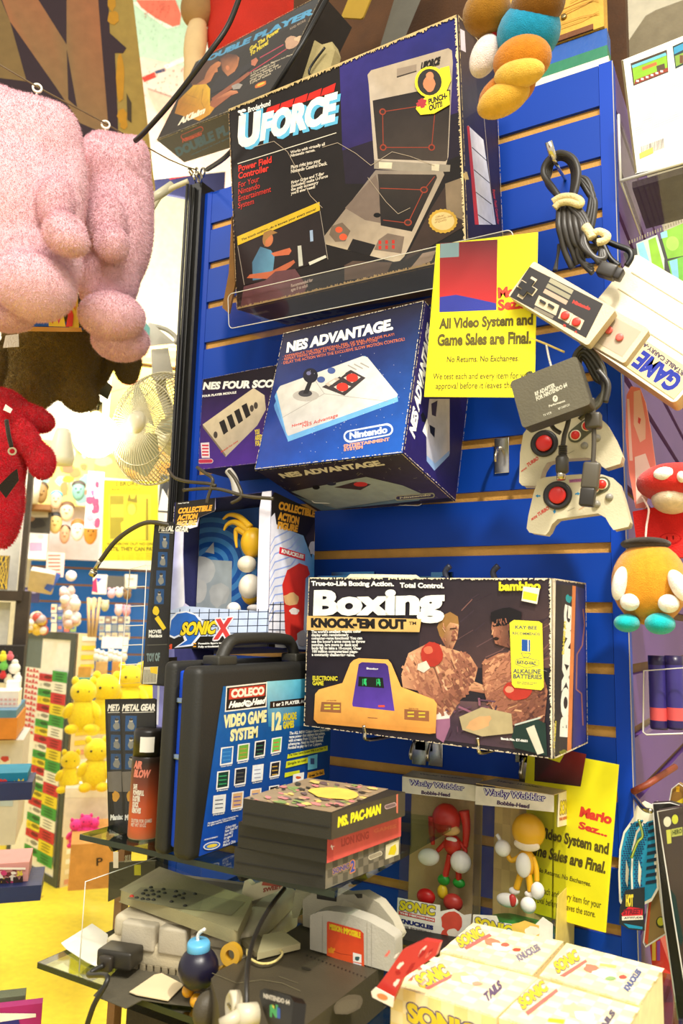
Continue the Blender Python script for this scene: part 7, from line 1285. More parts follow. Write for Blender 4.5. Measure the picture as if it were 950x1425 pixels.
B = Box((p_[0], p_[1], p_[2] - .02), (-3.5, .28, -3.25), (0.0945 * s_, .066, .1642 * s_ + .02)); w4 = (540, 1040, 2.794)
t, m1, F, U = wob('bobble_box', 'right cream window box holding a yellow wobbling-head figure with white gloves', B, w4, [(338, 150), (664, 178), (662, 255), (338, 222)], [(330, 650), (420, 655), (430, 680), (560, 700), (600, 660), (690, 700), (690, 900), (310, 900)], None, True)
a = Art(F, m1, PRINT, w4, h0=.0003); a.otext('Wacky Wobbler', (370, 192), (610, 218), (372, 160), WT, PU, .0, .13); a.text('Bobble-Head', (422, 222), (548, 238), (424, 206), c(90, 70, 96), .06); a.otext('SONIC', (334, 700), (480, 738), (340, 658), c(226, 206, 40), c(40, 44, 110), .08, .13); a.blob(540, 715, 60, 34, c(236, 190, 90), 10, .2); a.blob(560, 715, 30, 20, c(246, 236, 214), 0, .1)
Ft = B.top(); b = Art(Ft, m1, PRINT, None); b.full(c(214, 190, 130)); b.text('Wacky Wobbler', (Ft.W * .1, Ft.H * .5), (Ft.W * .7, Ft.H * .5), (Ft.W * .1, Ft.H * .75), c(90, 80, 60), .04)
Fr = B.right(); prism(m1, Fr, [tuple(Fr.uv(540 + x / 2.794, 1040 + y_ / 2.794)) for x, y_ in ((664, 178), (740, 152), (740, 290), (660, 310))], -.0008, 0, c(240, 226, 196), PRINT); b = Art(Fr, m1, PRINT, w4, h0=.0003); b.otext('SONIC', (666, 262), (734, 242), (668, 210), c(226, 206, 60), c(120, 90, 60), .08, .12); b.text('THE HEDGEHOG', (664, 286), (732, 264), (664, 274), c(206, 90, 60), .06, 2)
prism(m1, Fr, [tuple(Fr.uv(540 + x / 2.794, 1040 + y_ / 2.794)) for x, y_ in ((660, 580), (700, 540), (725, 580), (722, 780), (650, 800))], -.0008, 0, c(232, 206, 110), PRINT)
m1.build('printed_card', t)
m1 = MB(FILM)
for fc in (Face(F.P(0, 0, -.0012), F.u * F.W, F.v * F.H), Fr, B.left()): prism(m1, Face(fc.P(0, 0, -.001), fc.u, fc.v), [(0, .001), (fc.W, .001), (fc.W, fc.H - .001), (0, fc.H - .001)], -.0002, .0002, WHITE, FILM)
m1.build('window_film', t)
m1 = MB(PRINT); b = Art(Face(B.P(0, 1, 0), F.u * F.W, F.v * F.H), m1, PRINT, None); 
for k in range(9):
    for j in range(7): m1.add([B.P(k / 9, .97, j / 7), B.P((k + 1) / 9, .97, j / 7), B.P((k + 1) / 9, .97, (j + 1) / 7), B.P(k / 9, .97, (j + 1) / 7)], [(0, 1, 2, 3)], c(214, 186, 120) if (k + j) % 2 else c(200, 170, 110), PRINT)
m1.build('chequered_back', t)
YB = c(240, 180, 30)
tf = figure('bobble_figure', 'yellow wobbling-head figure raising one white glove inside the right cream box', B, w4, dict(foot=(520, 640), ell=[('head', 545, 325, 66, 66, YB, 0, 0), ('chin', 545, 376, 52, 24, c(250, 232, 206), .006, 0), ('torso', 535, 450, 38, 52, YB, -.002, 0), ('belly', 532, 455, 30, 46, GW, .006, 0), ('white_glove', 450, 390, 32, 32, GW, .004, 0), ('white_glove', 585, 555, 26, 32, GW, .004, 0), ('white_sock', 490, 558, 22, 14, GW, 0, 0), ('white_sock', 553, 572, 24, 14, GW, 0, 0), ('white_shoe', 470, 590, 44, 26, GW, .006, 0), ('red_shoe_band', 492, 590, 16, 24, c(206, 60, 56), .008, 0), ('white_shoe', 553, 608, 30, 30, GW, .008, 0)], tube=[('finger', [(440, 380), (432, 355), (422, 338)], 9, 7, GW), ('leg', [(515, 495), (505, 525), (498, 550)], 13, 13, YB), ('leg', [(545, 495), (550, 530), (553, 560)], 13, 13, YB), ('arm', [(510, 425), (480, 440), (465, 420)], 10, 10, YB), ('arm', [(562, 425), (575, 470), (578, 520)], 10, 10, YB)]))
F = B.front(); ob = B.P(.5, .5, 0) + F.v * .012; m1 = MB(PLAST); s_ = .042; lathe(m1, [(s_ * .95, 0), (s_, .004), (s_, .018), (s_ * .96, .02), (.001, .021)], ob, F.v, cols=[c(40, 130, 170), c(60, 160, 200), c(60, 160, 200), c(40, 140, 60), c(40, 140, 60)]); m1.build('display_base', tf)
bx(mb2 := MB(PLASTM), (-.455, -.10, ZL + .0005), (-.21, -.02, .9735), c(30, 28, 26), PLASTM); mb2.build('display_riser', None, 'low black riser under the two cream window boxes', 'riser')
# ================================================================ four cream cartons at lower right
w7 = (540, 1280, 2.375); CC = c(250, 232, 180)
def carton4(label, q, texts, order):
    t, m1, ft, ff, fr = quadbox('figure_carton', label, 'carton', q, 1.045, ZL + .0008, 'cream figure cartons', CC, m=PRINT)
    a = Art(ft, m1, PRINT, w7, h0=.0003)
    for k in range(8):
        for j in range(8):
            if (k + j) % 2 == 0: m1.add([ft.P(ft.W * x, ft.H * y_, .00015) for x, y_ in ((k / 8, j / 8), ((k + 1) / 8, j / 8), ((k + 1) / 8, (j + 1) / 8), (k / 8, (j + 1) / 8))], [(0, 1, 2, 3)], c(252, 240, 206), PRINT); m1.add([ff.P(ff.W * x, ff.H * y_, .00015) for x, y_ in ((k / 8, j / 8), ((k + 1) / 8, j / 8), ((k + 1) / 8, (j + 1) / 8), (k / 8, (j + 1) / 8))], [(0, 1, 2, 3)], c(246, 222, 150), PRINT)
    texts(a, ft, ff); wear(Art(ft, m1, CARD, None), (0, 0), (ft.W, 0), .0007, c(150, 120, 80), 30, 1, .35); wear(Art(fr, m1, CARD, None), (0, fr.H), (fr.W, fr.H), .0007, c(150, 120, 80), 30, -1, .5)
    m1.build('printed_carton', t); m2 = MB(PRINT); L_ = ft.P(0, 0, .0004); prism(m2, Face(L_, ft.u, ft.v), [(.002, .001), (ft.W - .002, .001), (ft.W - .006, ft.H * .12), (.006, ft.H * .12)], 0, .0001, CC); m2.build('lid_flap', t)
YL, NB2 = c(226, 206, 60), c(110, 90, 130)
def tA(a, ft, ff):
    a.otext('SONIC', (112, 232), (208, 186), (84, 188), YL, NB2, .08, .12); a.poly([(120, 226), (214, 180), (218, 188), (124, 236)], c(226, 120, 110)); a.text('TAILS', (326, 276), (378, 226), (314, 246), c(110, 90, 120), .09); a.blob(240, 190, 40, 18, c(246, 222, 150), 10, .3); a.blob(270, 200, 30, 14, c(252, 244, 230), 10, .2); a.blob(292, 212, 18, 7, c(226, 170, 140), 0, .2)
    b = Art(ff, a.mb, PRINT, w7, h0=.0003); b.otext('SONIC', (66, 336), (300, 420), (62, 270), c(226, 200, 50), c(70, 60, 120), .08, .13); b.text('THE HEDGEHOG', (66, 372), (290, 440), (66, 352), c(206, 70, 60), .06, 2)
def tB(a, ft, ff):
    a.otext('SONIC', (240, 95), (320, 52), (216, 60), YL, NB2, .08, .12); a.poly([(250, 92), (334, 46), (342, 54), (258, 100)], c(226, 120, 110)); a.text('KNUCKLES', (434, 140), (506, 100), (420, 118), c(140, 130, 150), .07); a.blob(345, 76, 30, 12, c(226, 140, 110), 12, .2); a.blob(375, 92, 34, 14, c(250, 240, 226), 12, .2); a.blob(425, 100, 14, 6, c(214, 90, 70)); a.blob(385, 84, 14, 7, c(220, 110, 90))
def tC(a, ft, ff):
    a.otext('SONIC', (560, 180), (634, 132), (536, 140), YL, NB2, .08, .12); a.poly([(566, 186), (652, 132), (658, 140), (574, 196)], c(226, 120, 110)); a.text('KNUCKLES', (794, 240), (838, 174), (776, 226), c(90, 100, 150), .08); a.blob(675, 165, 34, 14, c(226, 130, 110), 12, .2); a.blob(715, 180, 40, 16, c(250, 240, 226), 12, .2); a.blob(775, 190, 13, 7, c(226, 90, 80)); a.poly([(700, 145), (755, 152), (752, 160), (698, 153)], c(236, 222, 120)); a.blob(735, 195, 20, 7, c(150, 180, 120))
def tD(a, ft, ff):
    a.otext('SONIC', (446, 300), (530, 232), (420, 262), YL, NB2, .08, .12); a.poly([(452, 306), (556, 228), (562, 238), (462, 318)], c(226, 120, 110)); a.text('TAILS', (700, 390), (752, 310), (684, 374), c(100, 90, 110), .09); a.blob(620, 300, 44, 20, c(246, 226, 160), 10, .3); a.blob(650, 320, 36, 18, c(252, 244, 230), 10, .2); a.poly([(530, 326), (585, 332), (580, 346), (526, 338)], c(236, 214, 60))
carton4('front left cream carton of the four, its large front lettering cut by the frame', [(544, 1370), (689, 1417), (748, 1361), (616, 1328)], tA, 0)
carton4('back left cream carton of the four, nearest the window boxes', [(612, 1324.5), (740, 1357), (784, 1310), (658, 1284)], tB, 1)
carton4('back right cream carton of the four, blue lettering at its right end', [(750, 1358), (888, 1399), (921, 1347), (788, 1312)], tC, 2)
carton4('front right cream carton of the four, cut by the bottom edge', [(694, 1417), (850, 1468), (888, 1402), (748, 1362)], tD, 3)
m1 = MB(FILM); f, q = shape([(890, 1360), (922, 1340), (924, 1430), (895, 1440)], -.19); prism(m1, f, q, -.01, 0, WHITE, FILM); m1.build('clear_bag', None, 'clear plastic bag corner hanging beside the back right cream carton', 'bag')
# red crumpled bag
t = thing('toy_pouch', 'crumpled red and clear plastic pouch with a white header card left of the cartons', 'pouch', Zp(560, 1360, 1.0)); f, q = shape([(516, 1384), (540, 1352), (560, 1322), (590, 1308), (612, 1312), (606, 1330), (560, 1362), (545, 1396)], -.385)
m1 = MB(PLAST); prism(m1, f, q, -.006, 0, c(206, 60, 54)); a = Art(f, m1, PLAST, clip=False)
for k in range(16): x = random.uniform(535, 600); y_ = random.uniform(1318, 1370); a.blob(x, y_, random.uniform(3, 9), random.uniform(1, 3), random.choice([c(236, 180, 170), c(246, 226, 214), c(176, 30, 36), c(226, 110, 100)]), -50, .4)
m1.build('pouch', t); m1 = MB(PAPER); f2, q2 = shape([(516, 1380), (522, 1374), (548, 1388), (546, 1402), (518, 1388)], -.392); prism(m1, f2, q2, -.001, 0, c(244, 232, 214)); a = Art(f2, m1, PAPER, clip=False); a.ell(532, 1387, 8, 4, c(230, 140, 80), 20); m1.build('header_card', t)
# ================================================================ 16-bit console with keypad remote on top
B = Box((-.679, -.34, ZL + .0008), (0, 0, 14), (.172, .165, .052)); t = thing('game_console', 'dusty grey game console with a black plug in front, left on the lower glass shelf', 'game console', base(B))
GY = c(196, 184, 154); M_ = Matrix.Translation(B.p) @ B.R.to_4x4(); W, Dp, H = B.d
m1 = MB(PLASTM); rbx(m1, (0, 0, .006), (W, Dp, .03), .004, GY, PLASTM, M_); rbx(m1, (.003, .008, .028), (W - .003, Dp, H), .006, c(200, 188, 160), PLASTM, M_); rbx(m1, (.03, .05, H - .004), (W - .03, Dp - .02, H + .003), .004, c(150, 140, 120), PLASTM, M_); m1.build('body', t)
m1 = MB(PLASTM); rbx(m1, (.02, -.003, .022), (.062, .02, .05), .003, c(184, 174, 152), PLASTM, M_); rbx(m1, (.066, -.003, .022), (.1, .02, .05), .003, c(180, 170, 148), PLASTM, M_); m1.build('raised_panel', t)
m1 = MB(PLASTM); rbx(m1, (.104, -.002, .018), (.162, .01, .046), .003, c(186, 176, 156), PLASTM, M_); bx(m1, (.108, -.0025, .036), (.15, -.0015, .038), c(120, 112, 96), PLASTM, M_); m1.build('port_cover', t)
m1 = MB(PLASTM)
for k in range(14): rbx(m1, (.035 + k * .009, .0, 0), (.042 + k * .009, .01, .009), .001, c(150, 138, 110), PLASTM, M_)
m1.build('foot_ribs', t)
m1 = MB(PLASTM); rbx(m1, (.02, .02, 0), (W - .02, Dp - .02, .008), .002, c(130, 120, 100), PLASTM, M_); m1.build('base', t)
m1 = MB(PLASTM); f = Face(M_ @ Vector((.05, .06, H + .0032)), B.R @ Vector((1, 0, 0)), B.R @ Vector((0, 1, 0)), .1, .05); a = Art(f, m1, PLASTM, None); a.text('SUPER ENTERTAINMENT', (.02, .06), (.08, .06), (.02, .068), c(110, 100, 84), .03, 2); m1.build('moulded_lettering', t)
t = thing('controller_plug', 'black square plug and cable in the front of the dusty grey console', 'plug', Y(178, 1330, -.36)); q = Zp(178, 1318, .99)
m1 = MB(RUBBER); rbx(m1, (-.004 + .012, -.03, .012), (.05, -.002, .03), .003, c(44, 40, 32), RUBBER, M_ @ Matrix.Translation((0, 0, 0))); rbx(m1, (.014, -.036, .010), (.03, -.028, .026), .003, c(52, 46, 38), RUBBER, M_); m1.build('plug_body', t)
e0 = M_ @ Vector((.022, -.037, .018)); m1 = MB(RUBBER); tube(m1, [e0, e0 + Vector((-.006, -.014, -.006)), Y(150, 1360, -.40), Y(130, 1400, -.41), Y(114, 1450, -.41)], .0028, c(36, 34, 30), RUBBER); m1.build('cable', t)
# keypad remote
P = [Zp(*q, 1.0365) for q in ((166, 1238), (330, 1296), (352, 1250), (222, 1206))]; f = Face(P[0], P[1] - P[0], P[3] - P[0]); t = thing('keypad_remote', 'grey-green keypad remote with black round keys lying on the dusty console', 'remote', P[0] - Vector((0, 0, .013)))
q = [((p - f.o).dot(f.u), (p - f.o).dot(f.v)) for p in P]; m1 = MB(PLASTM); prism(m1, f, q, -.0135, 0, c(160, 152, 112), PLASTM); m1.build('body', t, mods=BEV(.006, 4))
m1 = MB(PLASTM); a = Art(f, m1, PLASTM, (120, 1180, 3.167), clip=False, h0=.0005); a.poly([(240, 175), (420, 185), (600, 225), (520, 280), (380, 265), (180, 225)], c(128, 124, 92)); a.poly([(520, 210), (700, 240), (640, 300), (500, 275)], c(140, 134, 100)); m1.build('key_panel', t)
ks = [(222, 222), (250, 205), (262, 190), (285, 177), (248, 228), (270, 212), (290, 192), (272, 230), (296, 208), (318, 196), (296, 232), (318, 218), (340, 185), (345, 202), (395, 195), (390, 218), (375, 240), (408, 212), (430, 205), (425, 225), (478, 206), (435, 258)]
for k, (x, y_) in enumerate(ks): u, v = f.uv(120 + x / 3.167, 1180 + y_ / 3.167); m1 = MB(RUBBER); ell(m1, f.P(u, v, .0008), (.0028, .0023, .0016), c(40, 40, 30), RUBBER, nu=12, nv=6); m1.build('key', t)
u, v = f.uv(120 + 200 / 3.167, 1180 + 216 / 3.167); m1 = MB(RUBBER); ell(m1, f.P(u, v, .0008), (.003, .0024, .0016), c(206, 60, 40), RUBBER, nu=12, nv=6); m1.build('red_key', t)
# tape ring, papers, glare sheet
m1 = MB(PLAST); q = Zp(322, 1345, ZL + .001); q.y = -.352; o = Y(322, 1328, -.335); 
def ring(mb, o, n, R, r, w, col, m=PLAST):
    n = Vector(n).normalized(); u = n.orthogonal().normalized(); v = n.cross(u); N = 32; vs = []
    for k in range(N):
        th = 2 * math.pi * k / N; d = u * math.cos(th) + v * math.sin(th)
        vs += [o + d * r - n * w, o + d * R - n * w, o + d * R + n * w, o + d * r + n * w]
    fs = []
    for k in range(N):
        a, b = 4 * k, 4 * ((k + 1) % N)
        for j in range(4): fs.append((a + j, b + j, b + (j + 1) % 4, a + (j + 1) % 4))
    mb.add(vs, fs, col, m, False)
ring(m1, o, (.2, -1, .1), .0108, .005, .004, c(196, 150, 40)); tube(m1, [o + Vector((-.004, 0, -.012)), Zp(300, 1352, ZL + .003)], .003, c(196, 150, 40)); m1.build('tape_roll', None, 'small amber ring-shaped tape roll leaning on the dusty grey console', 'tape')
def sheet(name, label, pts, z, col, th=.0008, cat='paper', lift=0, m=PAPER):
    P = [Zp(x, y_, z + (lift if k % 2 else 0)) for k, (x, y_) in enumerate(pts)]; n = len(P); m1 = MB(m); dn = Vector((0, 0, th))
    m1.add(P + [p - dn for p in P], [tuple(range(n)), tuple(range(n, 2 * n))[::-1]] + [(i, n + i, n + (i + 1) % n, (i + 1) % n) for i in range(n)], col, m); return m1.build(name, None, label, cat)
sheet('dark_sheet', 'charcoal paper sheet draped over the front edge of the lower glass shelf', [(130, 1385), (166, 1345), (260, 1350), (300, 1372), (290, 1402), (232, 1396), (198, 1391), (175, 1403)], ZL + .003, c(84, 78, 62), m=CARD)
sheet('pale_paper', 'torn pale pinkish paper on the charcoal sheet', [(180, 1380), (215, 1356), (225, 1354), (256, 1370), (234, 1392), (190, 1384)], ZL + .006, c(226, 206, 166))
sheet('glare_paper', 'white sheet for lamp glare left of the dusty console on the shelf corner', [(85, 1312), (128, 1285), (150, 1300), (150, 1352), (120, 1338), (92, 1320)], ZL + .003, c(250, 246, 232))  # bright lamp glare on the glass, laid in as a white sheet
m1 = MB(CARD); q0 = Zp(200, 1405, .93); bx(m1, (q0.x - .025, q0.y, .80), (q0.x + .055, q0.y + .08, .925), c(52, 44, 34), CARD); m1.build('dark_carton', None, 'dark brown open carton below the front edge of the lower glass shelf', 'carton')
# wrapper on console and yellowed paper with elastic cord
t = thing('snack_wrapper', 'crumpled clear and red snack wrapper behind the keypad remote', 'wrapper', Zp(365, 1243, 1.03)); f, q = shape([(336, 1243), (341, 1222), (350, 1232), (372, 1224), (398, 1226), (392, 1238), (362, 1250), (345, 1256)], -.23); m1 = MB(PLAST); prism(m1, f, q, -.008, 0, c(206, 190, 160)); a = Art(f, m1, PLAST, clip=False); a.poly([(366, 1226), (396, 1227), (392, 1234), (364, 1232)], c(176, 80, 60)); a.text('SWEET', (366, 1242), (392, 1236), (366, 1236), c(150, 60, 50), .05, 2); m1.build('wrapper', t)
# ================================================================ three-lobed charcoal console
zt = 1.010; out = [(-.500, -.205), (-.372, -.250), (-.376, -.455), (-.425, -.452), (-.462, -.412), (-.480, -.395), (-.498, -.378), (-.503, -.36), (-.500, -.32)]
t = thing('game_console', 'charcoal curved game console with a grey cartridge plugged in, front of the lower shelf', 'game console', Vector((-.44, -.33, ZL + .001))); f = Face((-.55, -.46, zt), (1, 0, 0), (0, 1, 0)); q = [(x + .55, y_ + .46) for x, y_ in out]
KC = c(70, 62, 46); m1 = MB(PLASTM); prism(m1, f, q, ZL + .001 - zt, 0, KC, PLASTM, None, True); m1.build('shell', t, mods=BEV(.011, 5))
m1 = MB(PLASTM); ell(m1, (-.497, -.383, .984), (.012, .016, .017), c(74, 66, 50)); m1.build('front_lobe', t)
m1 = MB(PLASTM); a = Art(f, m1, PLASTM, (260, 1260, 3.167), clip=False, h0=.0003)
for k in range(16): a.ell(530 + k * 17, 222 + k * 6.4, 4, 3, c(30, 26, 20))
a.line([(405, 315), (490, 345)], 3, c(96, 88, 66)); a.blob(525, 280, 22, 7, c(46, 40, 30), 15); a.blob(710, 440, 70, 40, c(82, 74, 56), -20, .08); a.blob(705, 445, 52, 28, c(90, 82, 62), -20, .1); a.line([(110, 300), (220, 345), (330, 330), (420, 345), (500, 380)], 3, c(104, 96, 72)); m1.build('vents', t)
o = onplane(385, 1405, (-.44, -.447, 1.0), (-.45, -.8, .35)); nn = Vector((-.45, -.8, .35)).normalized(); uu = Vector((0, 0, 1)).cross(nn).normalized(); ff = Face(o - uu * .02, uu, nn.cross(uu)); ff.o = o
m1 = MB(PLAST); PL = [ff.uv(260 + x / 3.167, 1260 + y_ / 3.167) for x, y_ in ((322, 375), (345, 365), (455, 400), (470, 425), (458, 530), (360, 530), (335, 460), (320, 400))]; prism(m1, ff, PL, -.012, 0, c(24, 20, 16)); a = Art(ff, m1, PLAST, (260, 1260, 3.167), clip=False)
a.text('NINTENDO 64', (338, 408), (454, 440), (338, 386), c(206, 196, 176), .04, 2)
a.poly([(366, 490), (366, 440), (376, 436), (392, 462), (392, 436), (402, 440), (402, 494), (392, 496), (376, 470), (376, 494)], c(60, 150, 80)); a.poly([(398, 496), (398, 446), (412, 456), (412, 500)], c(40, 80, 150)); a.poly([(376, 436), (386, 444), (386, 456), (378, 448)], c(206, 190, 60)); m1.build('badge_plate', t)
m1 = MB(PLAST); o = onplane(322, 1400, (-.49, -.402, .985), (-.6, -.8, .1)); lathe(m1, [(.0115, -.006), (.0115, .001), (.009, .003), (.0075, .001), (.001, .001)], o, (-.6, -.8, .1), c(206, 196, 170)); m1.build('controller_port', t)
for k in range(3): m1 = MB(METAL); lathe(m1, [(.0012, 0), (.0012, .0015)], o + Vector((-.6, -.8, .1)).normalized() * .001 + Vector((.003 * (k - 1), -.002 * (k - 1), 0)), (-.6, -.8, .1), c(150, 140, 110), n=8); m1.build('port_pin', t)
t = thing('white_plug', 'rounded off-white controller plug stuck in the charcoal console front', 'plug', Y(350, 1420, -.43)); m1 = MB(PLAST); o = onplane(350, 1412, (-.455, -.432, .985), (-.5, -.8, .1)); d_ = Vector((-.5, -.8, .1)).normalized(); tube(m1, [o + d_ * -.004, o + d_ * .012], .0085, c(206, 196, 170), PLAST, 14, 1); tube(m1, [o + d_ * .010, o + d_ * .02 + Vector((-.006, 0, -.008))], .0055, c(196, 186, 160), PLAST, 12, 1); m1.build('plug_body', t)
m1 = MB(RUBBER); tube(m1, [Y(396, 1236, -.30), Y(372, 1268, -.34), Y(352, 1310, -.40), Y(344, 1352, -.45), Y(343, 1400, -.47), Y(346, 1450, -.47)], .0022, c(38, 34, 28)); m1.build('thin_black_cable', None, 'thin black cable falling across the charcoal console front', 'cable')
# paper packet with elastic cord
t = thing('paper_packet', 'yellowed folded paper packet with cream elastic cord on the charcoal console', 'packet', Zp(380, 1300, zt)); w4b = (260, 1260, 3.167)
P = [Zp(260 + x / 3.167, 1260 + y_ / 3.167, zt + .008) for x, y_ in ((310, 212), (500, 166), (425, 112), (335, 128))]; m1 = MB(PAPER); dn = Vector((0, 0, .006)); hexa(m1, [p - dn for p in P] + P, c(206, 196, 150), PAPER); m1.build('packet', t)
P = [Zp(260 + x / 3.167, 1260 + y_ / 3.167, zt + .006) for x, y_ in ((240, 145), (300, 205), (400, 195), (320, 130))]; m1 = MB(CARD); dn = Vector((0, 0, .005)); hexa(m1, [p - dn for p in P] + P, c(120, 110, 80), CARD); m1.build('dark_flap', t)
m1 = MB(CLOTH); tube(m1, [Zp(260 + x / 3.167, 1260 + y_ / 3.167, zt + .005) for x, y_ in ((265, 195), (270, 225), (320, 255), (380, 250), (420, 215), (400, 195), (330, 205), (420, 195), (490, 175))], .0012, c(226, 206, 130), CLOTH); m1.build('elastic_cord', t)
# ---- cartridges standing behind
w5b = (380, 1220, 4.75); LG2 = c(176, 170, 154)
def cartridge(name, label, pts, y, col, th=.018):
    f, q = shape(pts, y, w5b); t = thing(name, label, 'cartridge', f.o); m1 = MB(PLASTM); prism(m1, f, q, -th, 0, col, PLASTM, None, True); m1.build('shell', t, mods=BEV(.004, 4)); return t, f
t, f = cartridge('game_cartridge', 'grey cartridge with an orange-red label plugged into the charcoal console', [(243, 255), (300, 232), (360, 224), (480, 240), (620, 290), (720, 345), (802, 402), (804, 640), (243, 480)], -.272, c(190, 184, 168))
m1 = MB(PRINT); a = Art(f, m1, PRINT, w5b, clip=False); OR2 = c(222, 76, 40); a.poly([(355, 302), (365, 294), (575, 352), (598, 375), (602, 606), (355, 520)], [OR2, OR2, c(206, 66, 36), c(206, 66, 36), c(226, 84, 40), c(230, 90, 44)]); a.text('MISSION: IMPOSSIBLE', (372, 348), (578, 408), (372, 308), c(230, 200, 30), .08, 2)
a.blob(385, 485, 20, 22, c(236, 150, 40), 0, .4); a.line([(400, 492), (450, 510), (520, 520)], 3, c(150, 50, 30)); a.poly([(528, 500), (584, 515), (584, 570), (528, 560)], c(240, 236, 226)); a.blob(556, 540, 16, 14, c(60, 90, 90)); a.poly([(530, 565), (584, 578), (584, 604), (530, 588)], c(226, 226, 230)); a.ell(556, 588, 22, 9, c(30, 80, 160), 8)
for x in (325, 620, 650): a.line([(x, 262 if x < 400 else 300 + (x - 620) * .5), (x, 500 if x < 400 else 610)], 2, c(150, 144, 128))
m1.build('label', t)
t, f = cartridge('game_cartridge', 'second pale grey cartridge leaning behind the orange-labelled one', [(195, 150), (280, 95), (400, 100), (480, 120), (590, 112), (700, 175), (790, 290), (838, 400), (815, 440), (700, 440), (480, 380), (250, 340), (196, 325)], -.225, c(196, 188, 166), .016)
m1 = MB(PLASTM); a = Art(f, m1, PLASTM, w5b, clip=False, h0=.0006); a.poly([(288, 95), (420, 130), (420, 165), (290, 145)], c(46, 42, 34)); a.poly([(535, 112), (590, 112), (590, 140), (560, 142)], c(60, 56, 46)); a.poly([(470, 150), (560, 190), (680, 270), (720, 345), (600, 285), (440, 210)], c(206, 198, 176)); m1.build('recess', t)
t, f = cartridge('plastic_clip', 'pale grey plastic clip arm beside the leaning cartridge', [(150, 70), (200, 62), (285, 90), (280, 150), (200, 160), (195, 330), (240, 340), (240, 300), (190, 200), (165, 270), (130, 275), (122, 230)], -.215, c(186, 180, 150), .012); t['category'] = 'clip'
# ---- round bomb-shaped toy
o = Zp(270, 1402, ZL + .001); o = Vector((-.545, -.352, ZL + .001)); k_ = 1 / pxm(Y(276, 1345, o.y)); ce = Y(276, 1347, o.y)
t = thing('round_toy', 'round navy ball toy with a light blue cap and white wick beside the dusty console', 'toy', Vector((ce.x, ce.y, ZL + .001)))
m1 = MB(PLAST); ell(m1, ce, 28 * k_, c(26, 22, 44), PLAST, nu=32, nv=20); m1.build('ball', t)
m1 = MB(PLAST); ax = Vector((.05, -.1, 1)); lathe(m1, [(14 * k_, 0), (16 * k_, 2 * k_), (16 * k_, 13 * k_), (14 * k_, 16 * k_), (.0005, 16 * k_)], Y(276, 1326, o.y), ax, c(96, 176, 220)); m1.build('blue_cap', t)
m1 = MB(CLOTH); tube(m1, [Y(275, 1312, o.y), Y(276, 1300, o.y), Y(285, 1293, o.y)], 2.4 * k_, c(240, 238, 230), CLOTH); m1.build('wick', t)
m1 = MB(PLAST); ell(m1, Y(254, 1350, o.y - 18 * k_), (4 * k_, 3 * k_, 9 * k_), c(240, 236, 226)); m1.build('white_spot', t)
for (x, y_) in ((262, 1378), (273, 1392)): m1 = MB(PLAST); ell(m1, Y(x, y_, o.y - 4 * k_), (8 * k_, 10 * k_, 9 * k_), c(226, 160, 30)); m1.build('orange_stand', t)
# ================================================================ left foreground plush group
def MIX(name, parent, ells, mat_, vox=.007, col=None, sm=6):
    m1 = MB(mat_)
    for (p, r, rot) in ells: ell(m1, p, r, WHITE, mat_, rot, 24, 16)
    ob = m1.build(name, parent, mods=[('REMESH', dict(mode='VOXEL', voxel_size=vox, use_smooth_shade=True)), ('SMOOTH', dict(factor=.8, iterations=sm))])
    if mat_ in (PINK, BRN2, REDP): furry(ob, {'body': 60000}.get(name, 14000), .0042 if mat_ is PINK else .005, .00035)
    return ob
PINK = mat('pink_plush', .95, color=c(252, 206, 216), bump=.7, bscale=600, sheen=.5, vary=.06, vscale=60, spec=.05)
BRN2 = mat('brown_plush', .95, color=c(134, 108, 46), bump=1.0, bscale=500, sheen=.3, vary=.16, vscale=160, spec=.05)
REDP = mat('red_plush', .95, color=c(236, 34, 54), bump=.8, bscale=500, sheen=.4, vary=.1, vscale=120, spec=.05)
def EL(x, y_, d, rx, ry, rd=None, rz=0):
    p = D(x, y_, d); s = pxm(p); Rm = Matrix((RT, -FW, (0, 0, 1))).transposed() @ Euler((0, math.radians(rz), 0)).to_matrix(); return (p, (rx / s, (rd or min(rx, ry)) / s, ry / s), Rm)
d0 = 1.12
t = thing('pink_plush', 'large pale pink plush toy at the left edge, the nearer of two', 'soft toy', D(40, 450, d0), 'pink plush toys')
MIX('body', t, [EL(30, 205, d0, 84, 72, 60, -18), EL(10, 280, d0, 104, 110, 70), EL(-30, 180, d0, 90, 70, 55), EL(72, 190, d0, 40, 46, 45), EL(20, 360, d0, 92, 70, 60), EL(98, 270, d0, 22, 80, 40)], PINK)
MIX('arm', t, [EL(78, 285, d0 - .06, 26, 40, 30), EL(90, 325, d0 - .09, 30, 28, 30), EL(98, 336, d0 - .10, 26, 20, 26)], PINK, .005)
MIX('foot', t, [EL(50, 400, d0 - .04, 55, 46, 50), EL(28, 385, d0 - .03, 40, 40, 40)], PINK, .006)
MIX('foot', t, [EL(8, 440, d0, 40, 20, 30), EL(-30, 430, d0, 40, 28, 30)], PINK, .006)
d1_ = 1.2
t = thing('pink_plush', 'second pale pink plush toy hanging from the wire, right of the larger one', 'soft toy', D(165, 500, d1_), 'pink plush toys')
MIX('body', t, [EL(158, 235, d1_, 46, 46, 45), EL(140, 225, d1_, 30, 40, 40), EL(184, 228, d1_, 24, 38, 36), EL(162, 320, d1_, 50, 100, 50), EL(190, 300, d1_, 22, 80, 36), EL(150, 390, d1_, 42, 50, 42)], PINK)
MIX('arm', t, [EL(150, 310, d1_ - .06, 26, 40, 26), EL(156, 340, d1_ - .08, 24, 24, 24)], PINK, .005)
MIX('foot', t, [EL(156, 440, d1_ - .05, 46, 32, 38)], PINK, .006)
MIX('foot', t, [EL(168, 474, d1_ - .01, 40, 28, 32)], PINK, .006)
